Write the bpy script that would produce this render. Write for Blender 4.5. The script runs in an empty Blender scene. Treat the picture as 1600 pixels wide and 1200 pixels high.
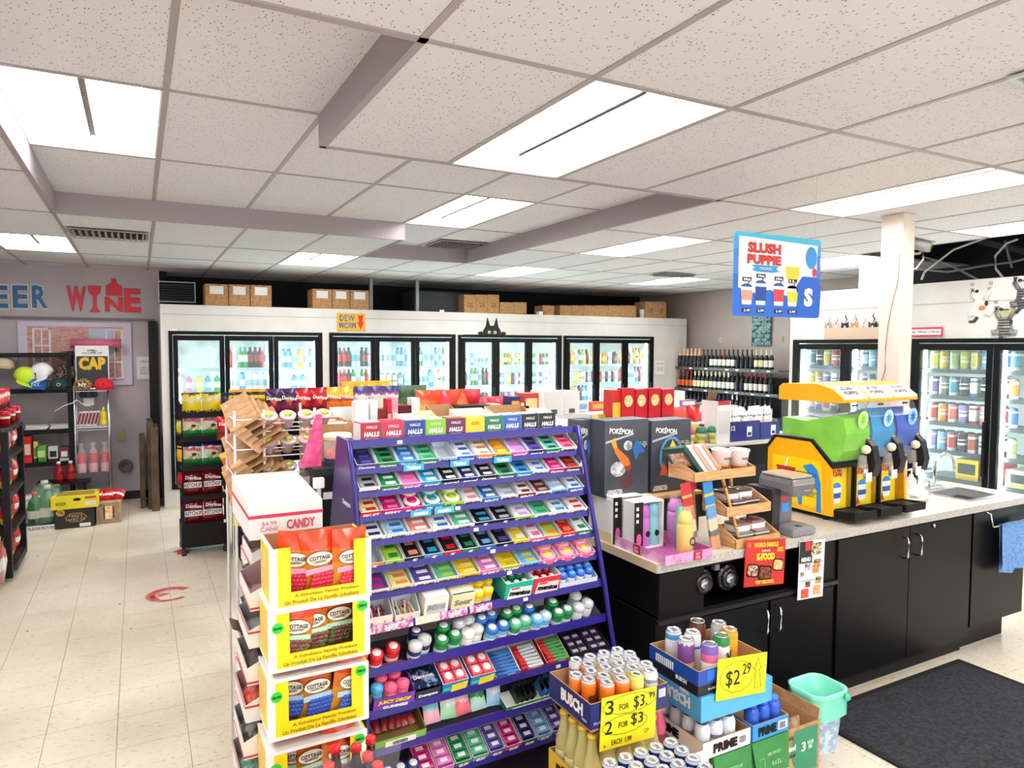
import bpy, bmesh, math, random
from mathutils import Vector, Matrix
random.seed(7)
SC = bpy.context.scene
COL = SC.collection
PI = math.pi
# ------------------------------------------------------------------ camera, world, exposure
CH = 1.9                                   # camera height above the floor
MC = ((0.8818125915, -0.4715882475, 0.0033283912), (-0.0222658669, -0.0486821726, -0.9985661106), (0.4710740755, 0.8804740603, -0.0534288740))
FPX = 1092.4
cam = bpy.data.cameras.new('camera'); cam.sensor_width = 36; cam.lens = FPX / 1600 * 36; cam.clip_start = 0.05
co = bpy.data.objects.new('camera', cam); COL.objects.link(co)
rx, dn, fw = (Vector(r) for r in MC)
m4 = Matrix.Identity(4)
for i in range(3):
    m4[i][0] = rx[i]; m4[i][1] = -dn[i]; m4[i][2] = -fw[i]
m4.translation = (0, 0, CH)
co.matrix_world = m4
SC.camera = co
w = bpy.data.worlds.new('world'); SC.world = w; w.use_nodes = True
w.node_tree.nodes['Background'].inputs[0].default_value = (0.93, 0.97, 1.0, 1)
w.node_tree.nodes['Background'].inputs[1].default_value = 0.9
SC.view_settings.view_transform = 'Standard'; SC.view_settings.look = 'None'
SC.view_settings.exposure = 0.36; SC.view_settings.gamma = 1; SC.view_settings.use_curve_mapping = False
LAMP, STRIP = 17.0, 30.0                    # emission of ceiling lamps and cooler light strips
def sun_window():
    a = bpy.data.lights.new('daylight', 'AREA'); a.shape = 'RECTANGLE'; a.size = 9; a.size_y = 2; a.energy = 85; a.color = (1, .98, .95)
    o = bpy.data.objects.new('daylight', a); COL.objects.link(o); o.location = (2.5, -2.9, 1.6); o.rotation_euler = (PI/2, 0, 0)
sun_window()

# ------------------------------------------------------------------ helpers
def ray(u, v):
    a, b = (u-800)/FPX, (v-600)/FPX
    return Vector([a*MC[0][i] + b*MC[1][i] + MC[2][i] for i in range(3)])
def PY(u, v, y):
    d = ray(u, v); t = y/d[1]; return Vector((d[0]*t, y, CH + d[2]*t))
def PX(u, v, x):
    d = ray(u, v); t = x/d[0]; return Vector((x, d[1]*t, CH + d[2]*t))
def PZ(u, v, z):
    d = ray(u, v); t = (z-CH)/d[2]; return Vector((d[0]*t, d[1]*t, z))
def lin(h):
    h = h.lstrip('#'); c = [int(h[i:i+2], 16)/255 for i in (0, 2, 4)]
    return tuple((x/12.92 if x <= .04045 else ((x+.055)/1.055)**2.4) for x in c) + (1,)
_M = {}
def mat(h, r=.5, m=0.0, e=0.0, a=1.0, tr=0.0, name=None):
    k = (h, r, m, e, a, tr)
    if k in _M: return _M[k]
    M = bpy.data.materials.new(name or 'paint_'+h.strip('#')); M.use_nodes = True
    b = M.node_tree.nodes['Principled BSDF']; c = lin(h)
    b.inputs['Base Color'].default_value = c; b.inputs['Roughness'].default_value = r; b.inputs['Metallic'].default_value = m
    if e: b.inputs['Emission Color'].default_value = c; b.inputs['Emission Strength'].default_value = e
    if a < 1: b.inputs['Alpha'].default_value = a
    if tr: b.inputs['Transmission Weight'].default_value = tr; b.inputs['IOR'].default_value = 1.2
    M.diffuse_color = c
    _M[k] = M; return M
def nodes(M):
    nt = M.node_tree; return nt, nt.nodes, nt.links, nt.nodes['Principled BSDF']
def noisy(h1, h2, scale=20, r=.5, lo=.4, hi=.6, bump=0, detail=4, stretch=(1, 1, 1), coord='Object', m=0.0):
    k = ('n', h1, h2, scale, r, lo, hi, bump, stretch, coord, m)
    if k in _M: return _M[k]
    M = bpy.data.materials.new('mottled_'+h1.strip('#')); M.use_nodes = True
    nt, N, Lk, b = nodes(M)
    tc = N.new('ShaderNodeTexCoord'); mp = N.new('ShaderNodeMapping'); mp.inputs['Scale'].default_value = stretch
    no = N.new('ShaderNodeTexNoise'); no.inputs['Scale'].default_value = scale; no.inputs['Detail'].default_value = detail
    cr = N.new('ShaderNodeValToRGB'); cr.color_ramp.elements[0].position = lo; cr.color_ramp.elements[1].position = hi
    cr.color_ramp.elements[0].color = lin(h1); cr.color_ramp.elements[1].color = lin(h2)
    Lk.new(tc.outputs[coord], mp.inputs[0]); Lk.new(mp.outputs[0], no.inputs[0]); Lk.new(no.outputs['Fac'], cr.inputs[0]); Lk.new(cr.outputs[0], b.inputs['Base Color'])
    if bump:
        bp = N.new('ShaderNodeBump'); bp.inputs['Strength'].default_value = bump; bp.inputs['Distance'].default_value = .003
        Lk.new(no.outputs['Fac'], bp.inputs['Height']); Lk.new(bp.outputs[0], b.inputs['Normal'])
    b.inputs['Roughness'].default_value = r; b.inputs['Metallic'].default_value = m
    _M[k] = M; return M
def bands(cols, axis=2, r=.35, wob=0.0, ns=6.0, m=0.0):
    """printed packaging: constant colour bands along the mesh's own box, [(start 0..1, hex)], edges wobbled by noise"""
    k = ('b', tuple(cols), axis, r, wob, ns, m)
    if k in _M: return _M[k]
    M = bpy.data.materials.new('print_'+cols[0][1].strip('#')); M.use_nodes = True
    nt, N, Lk, b = nodes(M)
    tc = N.new('ShaderNodeTexCoord'); sp = N.new('ShaderNodeSeparateXYZ'); Lk.new(tc.outputs['Generated'], sp.inputs[0])
    src = sp.outputs[axis]
    if wob:
        no = N.new('ShaderNodeTexNoise'); no.inputs['Scale'].default_value = ns; no.inputs['Detail'].default_value = 3; Lk.new(tc.outputs['Generated'], no.inputs[0])
        ma = N.new('ShaderNodeMath'); ma.operation = 'MULTIPLY_ADD'; Lk.new(no.outputs['Fac'], ma.inputs[0]); ma.inputs[1].default_value = wob
        m2 = N.new('ShaderNodeMath'); m2.operation = 'SUBTRACT'; Lk.new(src, m2.inputs[0]); m2.inputs[1].default_value = wob*.5
        Lk.new(m2.outputs[0], ma.inputs[2]); src = ma.outputs[0]
    cr = N.new('ShaderNodeValToRGB'); cr.color_ramp.interpolation = 'CONSTANT'; E = cr.color_ramp.elements
    E[0].position = 0; E[0].color = lin(cols[0][1]); E[1].position = max(cols[1][0], .001); E[1].color = lin(cols[1][1])
    for p, c in cols[2:]:
        e = E.new(p); e.color = lin(c)
    Lk.new(src, cr.inputs[0]); Lk.new(cr.outputs[0], b.inputs['Base Color'])
    b.inputs['Roughness'].default_value = r; b.inputs['Metallic'].default_value = m
    _M[k] = M; return M
def glass(h='#ffffff', a=.12, r=.05):
    """thin clear sheet: mostly see-through with a gloss"""
    k = ('g', h, a, r)
    if k in _M: return _M[k]
    M = bpy.data.materials.new('clear_sheet'); M.use_nodes = True
    nt, N, Lk, b = nodes(M)
    b.inputs['Base Color'].default_value = lin(h); b.inputs['Roughness'].default_value = r
    t = N.new('ShaderNodeBsdfTransparent'); mx = N.new('ShaderNodeMixShader'); mx.inputs[0].default_value = a
    Lk.new(t.outputs[0], mx.inputs[1]); Lk.new(b.outputs[0], mx.inputs[2]); Lk.new(mx.outputs[0], N['Material Output'].inputs[0])
    _M[k] = M; return M

# ---- meshes (cached; shared between alike pieces; materials sit on the objects)
_G = {}
def ringm(w, d, h, t=.0012):
    return multi([(0, -d/2, h/2, w, t, h), (0, d/2, h/2, w, t, h), (-w/2, 0, h/2, t, d, h), (w/2, 0, h/2, t, d, h)], ('ring', round(w, 4), round(d, 4), h))
def mk(name, verts, faces, mi=None, slots=1, smooth=False):
    me = bpy.data.meshes.new(name); me.from_pydata([tuple(v) for v in verts], [], faces)
    for _ in range(slots): me.materials.append(None)
    if mi: me.polygons.foreach_set('material_index', mi)
    if smooth: me.polygons.foreach_set('use_smooth', [True]*len(faces))
    me.update(); return me
def box(w, d, h, b=0.0, c=False):
    """box, origin at the centre of its base (c: at its centre)"""
    k = ('box', round(w, 4), round(d, 4), round(h, 4), b, c)
    if k in _G: return _G[k]
    z0 = -h/2 if c else 0
    if not b:
        v = [(x*w/2, y*d/2, z0+z*h) for z in (0, 1) for y in (-1, 1) for x in (-1, 1)]
        f = [(0, 2, 3, 1), (4, 5, 7, 6), (0, 1, 5, 4), (2, 6, 7, 3), (0, 4, 6, 2), (1, 3, 7, 5)]
        me = mk('box', v, f)
    else:
        bm = bmesh.new(); bmesh.ops.create_cube(bm, size=1)
        for q in bm.verts: q.co = Vector((q.co.x*w, q.co.y*d, (q.co.z+.5)*h + z0))
        bmesh.ops.bevel(bm, geom=bm.edges[:], offset=b, segments=2, affect='EDGES', profile=.6)
        me = bpy.data.meshes.new('box'); bm.to_mesh(me); bm.free(); me.materials.append(None)
    _G[k] = me; return me
def multi(bs, key=None):
    """several boxes as one mesh: (cx, cy, cz, w, d, h) by centres"""
    if key and key in _G: return _G[key]
    V, F = [], []
    for q, (cx, cy, cz, w, d, h) in enumerate(bs):
        if 1 < len(bs) < 40: e = .0002*(q % 4); w += e; d += e; h += e      # overlapping pieces never share a plane
        n = len(V); V += [(cx+x*w/2, cy+y*d/2, cz+z*h/2) for z in (-1, 1) for y in (-1, 1) for x in (-1, 1)]
        F += [tuple(i+n for i in f) for f in [(0, 2, 3, 1), (4, 5, 7, 6), (0, 1, 5, 4), (2, 6, 7, 3), (0, 4, 6, 2), (1, 3, 7, 5)]]
    me = mk('pieces', V, F)
    if key: _G[key] = me
    return me
def tray(w, d, h, fh=None, t=.003):
    """open-topped carton, front wall fh high at -Y, side walls slope from h to fh; origin base centre"""
    fh = h if fh is None else fh
    k = ('tray', round(w, 4), round(d, 4), round(h, 4), round(fh, 4), t)
    if k in _G: return _G[k]
    def ring(w, d, z0, hb, hf): return [(-w/2, -d/2, z0), (w/2, -d/2, z0), (w/2, d/2, z0), (-w/2, d/2, z0), (-w/2, -d/2, hf), (w/2, -d/2, hf), (w/2, d/2, hb), (-w/2, d/2, hb)]
    V = ring(w, d, 0, h, fh) + ring(w-2*t, d-2*t, t, h, fh)
    F = [(3, 2, 1, 0), (0, 1, 5, 4), (1, 2, 6, 5), (2, 3, 7, 6), (3, 0, 4, 7), (8, 9, 10, 11), (9, 8, 12, 13), (10, 9, 13, 14), (11, 10, 14, 15), (8, 11, 15, 12), (4, 5, 13, 12), (5, 6, 14, 13), (6, 7, 15, 14), (7, 4, 12, 15)]
    mi = [0, 0, 0, 0, 0] + [1]*9
    me = mk('carton', V, F, mi, 2); _G[k] = me; return me
def lathe(prof, n=14, mi=None, slots=1, sharp=False, cap=True):
    k = ('lathe', tuple(prof), n, tuple(mi) if mi else None)
    if k in _G: return _G[k]
    V, F, I = [], [], []
    for (r, z) in prof:
        V += [(r*math.cos(2*PI*j/n), r*math.sin(2*PI*j/n), z) for j in range(n)]
    for i in range(len(prof)-1):
        for j in range(n):
            F.append((i*n+j, i*n+(j+1) % n, (i+1)*n+(j+1) % n, (i+1)*n+j)); I.append(mi[i] if mi else 0)
    if cap:
        if prof[0][0] > 1e-4: F.append(tuple(range(n))[::-1]); I.append(mi[0] if mi else 0)
        if prof[-1][0] > 1e-4: F.append(tuple((len(prof)-1)*n+j for j in range(n))); I.append(mi[-1] if mi else 0)
    me = mk('turned', V, F, I, slots, not sharp)
    _G[k] = me; return me
def cyl(r, h, n=16): return lathe(((r, 0), (r, h)), n, sharp=True)
def prism(pts, t=.004, key=None):
    """outline in XZ, faces -Y, thickness t behind"""
    k = ('prism', tuple(pts), t)
    if k in _G: return _G[k]
    n = len(pts)
    V = [(x, 0, z) for x, z in pts] + [(x, t, z) for x, z in pts]
    F = [tuple(range(n)), tuple(range(2*n-1, n-1, -1))] + [(i, i+n, (i+1) % n+n, (i+1) % n) for i in range(n)]
    bm = bmesh.new(); vs = [bm.verts.new(v) for v in V]
    for f in F: bm.faces.new([vs[i] for i in f])
    bmesh.ops.recalc_face_normals(bm, faces=bm.faces[:])
    me = bpy.data.meshes.new('cut_shape'); bm.to_mesh(me); bm.free(); me.materials.append(None)
    _G[k] = me; return me
def ellipse(w, h, n=18, cx=0, cz=0): return [(cx+w/2*math.cos(2*PI*i/n), cz+h/2*math.sin(2*PI*i/n)) for i in range(n)]
def rrect(w, h, r, n=3):
    P = []
    for cx, cz, a in ((w/2-r, h/2-r, 0), (-w/2+r, h/2-r, 90), (-w/2+r, -h/2+r, 180), (w/2-r, -h/2+r, 270)):
        P += [(cx+r*math.cos(math.radians(a+90*i/n)), cz+r*math.sin(math.radians(a+90*i/n))) for i in range(n+1)]
    return P
def tube(pts, r, n=6, closed=False):
    k = ('tube', tuple(tuple(round(c, 4) for c in p) for p in pts), r, n, closed)
    if k in _G: return _G[k]
    P = [Vector(p) for p in pts]; V, F = [], []; L = len(P)
    up = Vector((0, 0, 1))
    for i, p in enumerate(P):
        if closed: t = P[(i+1) % L]-P[i-1]
        else: t = P[min(i+1, L-1)]-P[max(i-1, 0)]
        t.normalize(); a = t.cross(up)
        if a.length < .05: a = t.cross(Vector((1, 0, 0)))
        a.normalize(); b = t.cross(a)
        V += [tuple(p+a*r*math.cos(2*PI*j/n)+b*r*math.sin(2*PI*j/n)) for j in range(n)]
    for i in range(L if closed else L-1):
        q = (i+1) % L
        for j in range(n): F.append((i*n+j, i*n+(j+1) % n, q*n+(j+1) % n, q*n+j))
    if not closed: F += [tuple(range(n))[::-1], tuple((L-1)*n+j for j in range(n))]
    me = mk('tube', V, F, smooth=True); _G[k] = me; return me
def joinm(parts):
    """join (mesh, Matrix) pairs into one mesh, one slot"""
    V, F, S = [], [], []
    for me, M in parts:
        n = len(V); V += [tuple(M @ v.co) for v in me.vertices]; F += [tuple(i+n for i in p.vertices) for p in me.polygons]; S += [p.use_smooth for p in me.polygons]
    me = mk('joined', V, F); me.polygons.foreach_set('use_smooth', S); return me
TR = Matrix.Translation
def bag(w, h, t, seed=0, crimp=.03, nx=7, nz=9):
    """filled pillow bag standing up, front at -Y, origin at base centre"""
    k = ('bag', round(w, 4), round(h, 4), round(t, 4), seed, crimp)
    if k in _G: return _G[k]
    rd = random.Random(seed*7+1); V, F = [], []
    for s in (-1, 1):
        for j in range(nz):
            v = j/(nz-1)
            for i in range(nx):
                u = i/(nx-1)*2-1; e = max(0, 1-abs(u)**2.6); g = max(0, math.sin(PI*min(1, max(0, (v-.03)/.94))))**.55
                edge = (i in (0, nx-1)) or (j in (0, nz-1))
                y = s*t/2*e*g*(1 if edge else rd.uniform(.86, 1.08)) + (rd.uniform(-1, 1)*.003 if edge else 0)
                x = u*w/2*(1-.07*math.sin(PI*v)) + (0 if edge else rd.uniform(-1, 1)*.002)
                V.append((x, y if not edge else s*.0006, v*h))
    n = nx*nz
    for q in (0, 1):
        for j in range(nz-1):
            for i in range(nx-1):
                a = q*n+j*nx+i; f = (a, a+1, a+1+nx, a+nx); F.append(f if q == 0 else f[::-1])
    me = mk('bag', V, F, smooth=True); _G[k] = me; return me
def letters(s, w=None, h=.05, t=.001, bold=0.0, shear=0.0, lim=None):
    """flat lettering on the XZ plane facing -Y, centred; w: width to fill"""
    k = ('txt', s, w, h, t, bold, shear)
    if k in _G: return _G[k]
    cu = bpy.data.curves.new('lettering', 'FONT'); cu.body = s; cu.resolution_u = 2; cu.align_x = 'CENTER'; cu.extrude = .01; cu.offset = bold; cu.shear = shear; cu.space_line = .85
    ob = bpy.data.objects.new('tmp_lettering', cu)
    me = ob.to_mesh().copy(); ob.to_mesh_clear()
    bpy.data.objects.remove(ob); bpy.data.curves.remove(cu)
    xs = [v.co.x for v in me.vertices] or [0, 1]; ys = [v.co.y for v in me.vertices] or [0, 1]
    cx, cy = (min(xs)+max(xs))/2, (min(ys)+max(ys))/2
    sy = h/max(1e-5, max(ys)-min(ys)); sx = (w/(max(xs)-min(xs))) if w else sy
    for v in me.vertices:
        v.co = Vector(((v.co.x-cx)*sx, -t*(v.co.z/.01*.5+.5), (v.co.y-cy)*sy))
    me.materials.clear(); me.materials.append(None)
    _G[k] = me; return me

# ---- objects
def setm(o, m):
    ms = m if isinstance(m, (list, tuple)) else [m]*max(1, len(o.material_slots))
    for s, x in zip(o.material_slots, ms): s.link = 'OBJECT'; s.material = x
def O(name, me, m, parent=None, loc=(0, 0, 0), rot=(0, 0, 0), sc=None):
    o = bpy.data.objects.new(name, me); COL.objects.link(o)
    o.parent = parent; o.location = loc; o.rotation_euler = rot
    if sc: o.scale = sc
    setm(o, m); return o
def tag(o, label, cat, group=None):
    o['label'] = label; o['category'] = cat
    if group: o['group'] = group
    return o
def T(name, label, cat, loc=(0, 0, 0), rz=0.0, group=None, rot=None):
    o = bpy.data.objects.new(name, None); COL.objects.link(o); o.empty_display_size = .02
    o.location = loc; o.rotation_euler = rot or (0, 0, rz)
    return tag(o, label, cat, group)
def S(name, me, m, parent=None, loc=(0, 0, 0), rot=(0, 0, 0), label=None):
    o = O(name, me, m, parent, loc, rot)
    if parent is None: o['kind'] = 'structure'
    if label: o['label'] = label
    return o
def E(name, parent, loc=(0, 0, 0), rot=(0, 0, 0)):
    o = bpy.data.objects.new(name, None); COL.objects.link(o); o.parent = parent; o.location = loc; o.rotation_euler = rot; o.empty_display_size = .02; return o
def txt(parent, s, m, loc, w=None, h=.05, rot=(0, 0, 0), bold=0.0, shear=0.0, name='lettering'):
    return O(name, letters(s, w, h, .001, bold, shear), m, parent, loc, rot)
ORD = 'first second third fourth fifth sixth seventh eighth ninth tenth eleventh twelfth thirteenth fourteenth fifteenth sixteenth seventeenth eighteenth nineteenth twentieth'.split()
ORD += ['twenty-'+x for x in ORD[:9]]
WHITE, BLACK, KRAFT = mat('#f4f4f2', .5), mat('#121114', .45), noisy('#b08256', '#c39768', 30, .85)
CHROME = mat('#cfd2d6', .2, 1.0); GREY = mat('#8b8b8e', .5)
# ------------------------------------------------------------------ the setting
ZL, ZH = 2.83, 2.975
GX = [-2.35, -1.74, -1.12, -.50, .13, .78, 1.41, 2.06, 2.66, 3.25, 3.87, 4.45, 5.07, 5.70, 6.33, 6.93, 7.55, 8.3]
GY = [-3, -1.65, -.4, .82, 2.04, 3.33, 4.57, 5.88, 7.15, 8.33, 9.4, 10.4]
def high(x, y):
    return (-.5 < x < .78 and 2.04 < y < 5.88) or (-.5 < x < 3.25 and 3.33 < y < 5.88) or (2.06 < x < 3.25 and 5.88 < y < 7.15)
def floor_mat():
    M = bpy.data.materials.new('vinyl_tile'); M.use_nodes = True; nt, N, Lk, b = nodes(M)
    g = N.new('ShaderNodeNewGeometry'); mp = N.new('ShaderNodeMapping'); mp.inputs['Scale'].default_value = (9, 26, 9)
    Lk.new(g.outputs['Position'], mp.inputs[0])
    n1 = N.new('ShaderNodeTexNoise'); n1.inputs['Scale'].default_value = 3; n1.inputs['Detail'].default_value = 5; Lk.new(mp.outputs[0], n1.inputs[0])
    n2 = N.new('ShaderNodeTexNoise'); n2.inputs['Scale'].default_value = 1.1; n2.inputs['Detail'].default_value = 3; Lk.new(g.outputs['Position'], n2.inputs[0])
    c1 = N.new('ShaderNodeValToRGB'); c1.color_ramp.elements[0].position = .30; c1.color_ramp.elements[1].position = .42
    c1.color_ramp.elements[0].color = lin('#bfb29f'); c1.color_ramp.elements[1].color = lin('#ece0ce')
    c2 = N.new('ShaderNodeValToRGB'); c2.color_ramp.elements[0].position = .35; c2.color_ramp.elements[1].position = .65
    c2.color_ramp.elements[0].color = lin('#e4dfd8'); c2.color_ramp.elements[1].color = lin('#ffffff')
    mx = N.new('ShaderNodeMix'); mx.data_type = 'RGBA'; mx.blend_type = 'MULTIPLY'; mx.inputs[0].default_value = 1
    Lk.new(n1.outputs['Fac'], c1.inputs[0]); Lk.new(n2.outputs['Fac'], c2.inputs[0]); Lk.new(c1.outputs[0], mx.inputs[6]); Lk.new(c2.outputs[0], mx.inputs[7]); Lk.new(mx.outputs[2], b.inputs['Base Color'])
    b.inputs['Roughness'].default_value = .38; return M
def ceil_mat():
    M = bpy.data.materials.new('mineral_tile'); M.use_nodes = True; nt, N, Lk, b = nodes(M)
    g = N.new('ShaderNodeNewGeometry'); mp = N.new('ShaderNodeMapping'); mp.inputs['Rotation'].default_value = (0, 0, .5); mp.inputs['Scale'].default_value = (60, 34, 40)
    Lk.new(g.outputs['Position'], mp.inputs[0])
    vo = N.new('ShaderNodeTexVoronoi'); vo.inputs['Scale'].default_value = 1.15; Lk.new(mp.outputs[0], vo.inputs[0])
    c = N.new('ShaderNodeValToRGB'); c.color_ramp.elements[0].position = .12; c.color_ramp.elements[1].position = .22
    c.color_ramp.elements[0].color = lin('#7c7270'); c.color_ramp.elements[1].color = lin('#dedee1')
    Lk.new(vo.outputs['Distance'], c.inputs[0]); Lk.new(c.outputs[0], b.inputs['Base Color'])
    b.inputs['Roughness'].default_value = .9; return M
FM, CM = floor_mat(), ceil_mat()
fl = S('floor', box(11.5, 14.5, .05), mat('#5b5147', .8), None, (3.1, 4.0, -.056))
FT = .308
def sees(x, y, z, mg=0):
    d = Vector((x, y, z-CH)); c = [sum(MC[i][j]*d[j] for j in range(3)) for i in range(3)]
    if c[2] < .2: return False
    u, v = 800+FPX*c[0]/c[2], 600+FPX*c[1]/c[2]
    return -mg < u < 1600+mg and -mg < v < 1200+mg
me_t = box(FT-.0022, FT-.0022, .006)
rest = []
i0 = -8
for i in range(-8, 27):
    for j in range(-22, 21):
        x, y = -.13+FT*(i+.5), 4.0+FT*(j+.5)
        if not (-2.4 < x < 8.2 and -2.9 < y < 9.9): continue
        vis = sees(x, y, 0, 40) and ((x < .75 and y < 9.3) or (x > 2.4 and y < 2.55) or (x > 5.2 and y < 3.6 and x < 6.8))
        if vis and x > -1.6: O('floor_tile', me_t, FM, fl, (x-3.1, y-4.0, .05))
        else: rest.append((x-3.1, y-4.0, .053, FT-.0022, FT-.0022, .006))
o = O('floor_tiles', multi(rest), FM, fl); o['kind'] = 'stuff'
# ceiling
ce = S('ceiling', multi([(3.0, 3.7, ZL+.6, 10.9, 13.6, .05)]), mat('#35322f', .9))
LIGHTS = {(3, 5): 1, (2, 8): 1, (6, 8): 1, (7, 6): 1, (6, 4): 1, (10, 4): 1, (10, 6): 1, (10, 8): 1, (14, 8): 1, (14, 6): 1, (13, 4): 1, (6, 2): 1, (2, 4): 1, (2, 2): 1, (10, 2): 1, (6, 1): 1, (14, 2): 1}
bars_ = []
for a in range(len(GX)-1):
    for c in range(len(GY)-1):
        x0, x1, y0, y1 = GX[a], GX[a+1], GY[c], GY[c+1]; xm, ym = (x0+x1)/2, (y0+y1)/2
        z = ZH if high(xm, ym) else ZL
        if xm > 6.33 and .6 < ym < 4.6: continue       # open plenum above the beer cooler
        if xm > .1 and ym > 10: continue
        if (a, c) in LIGHTS: continue
        dark = ym > 9.2 and xm > .1
        O('ceiling_tile', box(x1-x0-.022, y1-y0-.022, .016), CM, ce, (xm, ym, z-.002))
        w_, d_ = x1-x0, y1-y0
for a in range(len(GX)):
    for c in range(len(GY)-1):
        y0, y1 = GY[c], GY[c+1]; ym = (y0+y1)/2
        zs = {ZH if high(GX[a]+s, ym) else ZL for s in (-.1, .1)}
        for z in ([ZL] if len(zs) == 2 else zs):
            if GX[a] > 6.4 and .6 < ym < 4.6: continue
            bars_.append((GX[a], ym, z-.002, .026, y1-y0, .006))
for c in range(len(GY)):
    for a in range(len(GX)-1):
        x0, x1 = GX[a], GX[a+1]; xm = (x0+x1)/2
        zs = {ZH if high(xm, GY[c]+s) else ZL for s in (-.1, .1)}
        if xm > 6.33 and 1 < GY[c] < 4.5: continue
        for z in ([ZL] if len(zs) == 2 else zs): bars_.append((xm, GY[c], z-.003, x1-x0, .026, .006))
O('ceiling_grid_bar', multi(bars_), mat('#a59d9b', .5), ce)
BM = mat('#a39a9e', .6)
zc, hh = (ZL+ZH)/2, ZH-ZL+.02
for (xa, ya, xb, yb) in [(-.5, 2.04, -.5, 5.88), (-.5, 5.88, 2.06, 5.88), (2.06, 5.88, 2.06, 7.15), (2.06, 7.15, 3.25, 7.15), (3.25, 3.33, 3.25, 7.15), (.78, 3.33, 3.25, 3.33), (.78, 2.04, .78, 3.33), (-.5, 2.04, .78, 2.04)]:
    S('trim_1', box(max(.03, xb-xa+.03), max(.03, yb-ya+.03), hh), BM, ce, ((xa+xb)/2, (ya+yb)/2, ZL-.008))
EM = mat('#fdfcfb', .5, 0, LAMP, name='lamp_glow'); PANW = mat('#f6f3ee', .4)
def troffer(a, c, k):
    x0, x1, y0, y1 = GX[a], GX[a+1], GY[c], GY[c+1]; z = ZH if high((x0+x1)/2, (y0+y1)/2) else ZL
    w_, d_ = x1-x0-.03, y1-y0-.03
    t = T('ceiling_light', LL[(a, c)], 'light', ((x0+x1)/2, (y0+y1)/2, z))
    V, F = [], []
    i, dz = .06, .07
    V = [(-w_/2, -d_/2, 0), (w_/2, -d_/2, 0), (w_/2, d_/2, 0), (-w_/2, d_/2, 0), (-w_/2+i, -d_/2+i*1.8, dz), (w_/2-i, -d_/2+i*1.8, dz), (w_/2-i, d_/2-i*1.8, dz), (-w_/2+i, d_/2-i*1.8, dz)]
    F = [(0, 1, 5, 4), (1, 2, 6, 5), (2, 3, 7, 6), (3, 0, 4, 7), (4, 5, 6, 7)]
    O('housing', mk('pan', V, F), PANW, t)
    for s in (-1, 1): O('lamp_panel', box((w_-2*i)/2-.02, d_-2*i*1.8-.02, .004), EM, t, (s*(w_-2*i)/4, 0, dz-.012))
    O('louver_bar', multi([(-.012, 0, dz-.02, .004, d_-.24, .016), (.012, 0, dz-.02, .004, d_-.24, .016), (0, 0, dz-.015, .02, d_-.24, .004)]), mat('#9a9a98', .4), t)
    O('rim', multi([(0, -d_/2, 0, w_+.01, .012, .008), (0, d_/2, 0, w_+.01, .012, .008), (-w_/2, 0, 0, .012, d_, .008), (w_/2, 0, 0, .012, d_, .008)]), PANW, t)
LL = {(3, 5): 'square white ceiling light in the raised ceiling, beside its side step', (2, 8): 'low ceiling light in front of the painted beer letters', (6, 8): 'ceiling light above the first bank of cooler doors', (7, 6): 'ceiling light touching the end of the long grey beam', (6, 4): 'big bright ceiling light at the edge of the lowered panel',
      (10, 4): 'long ceiling light in front of the square post', (10, 6): 'ceiling light just behind the hanging drinks sign', (10, 8): 'ceiling light before the third bank of cooler doors', (14, 8): 'ceiling light before the wine wall, behind the dark vent', (14, 6): 'ceiling light partly hidden behind the square post', (13, 4): 'ceiling light above the security camera and cables',
      (6, 2): 'added unseen ceiling light over the shop entrance aisle', (2, 4): 'added unseen ceiling light over the red snack rack', (2, 2): 'added unseen ceiling light by the entrance wall', (10, 2): 'added unseen ceiling light over the black floor mat', (6, 1): 'added unseen ceiling light closest to the shop windows', (14, 2): 'added unseen ceiling light over the far end of the till side'}  # these six are added lamps out of view
for k, (a, c) in enumerate(LIGHTS): troffer(a, c, k)
# walls
WG = noisy('#bbb2b8', '#c3bbc0', 1.5, .8); WT = noisy('#bcaea8', '#c4b8b2', 1.2, .8); DK = mat('#14151b', .8)
S('wall_left', box(.1, 13, 3.4), WG, None, (-2.45, 3.6, 0))
S('wall_back', box(2.75, .12, 3.0), WG, None, (-1.12, 9.86, 0))
S('wall_back', box(8.4, .1, 3.4), DK, None, (4.35, 10.6, 0))
S('wall_back', box(.1, 1.0, 3.0), DK, None, (.29, 10.35, 0))
S('wall_right', box(.1, 13.3, 3.4), WT, None, (8.42, 3.9, 0))
S('trim_2', box(2.6, .03, .03), mat('#7d7578', .7), None, (-1.1, 9.79, 2.2))
S('baseboard_back', box(2.6, .02, .1), mat('#17161a', .5), None, (-1.1, 9.79, 0))
fr = S('wall_front', multi([(3, -3, .3, 11, .1, .6), (3, -3, 2.85, 11, .1, .5)]), WG)
for x in (-2.3, .4, 3.1, 5.8, 8.3): S('window_1', box(.08, .1, 2.0), mat('#3a3a3c', .4, .5), fr, (x, -3, .6))
PO = S('trim_3', box(.13, .16, ZL-.005), mat('#d9cdc2', .7), None, (4.71, 3.085, 0))
PO.name = 'pillar'
# wiring on the pillar
tag(O('cable', tube([(4.64, 3.02, 2.54), (4.64, 3.03, 2.35), (4.63, 3.06, 2.2), (4.638, 3.09, 2.05), (4.635, 3.1, 1.9), (4.64, 3.1, 1.75), (4.6, 3.12, 1.6), (4.52, 3.15, 1.5), (4.5, 3.15, 1.25)], .003), mat('#8a6a58', .6)), 'thin brown cable hanging down the square post', 'cable')
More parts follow.
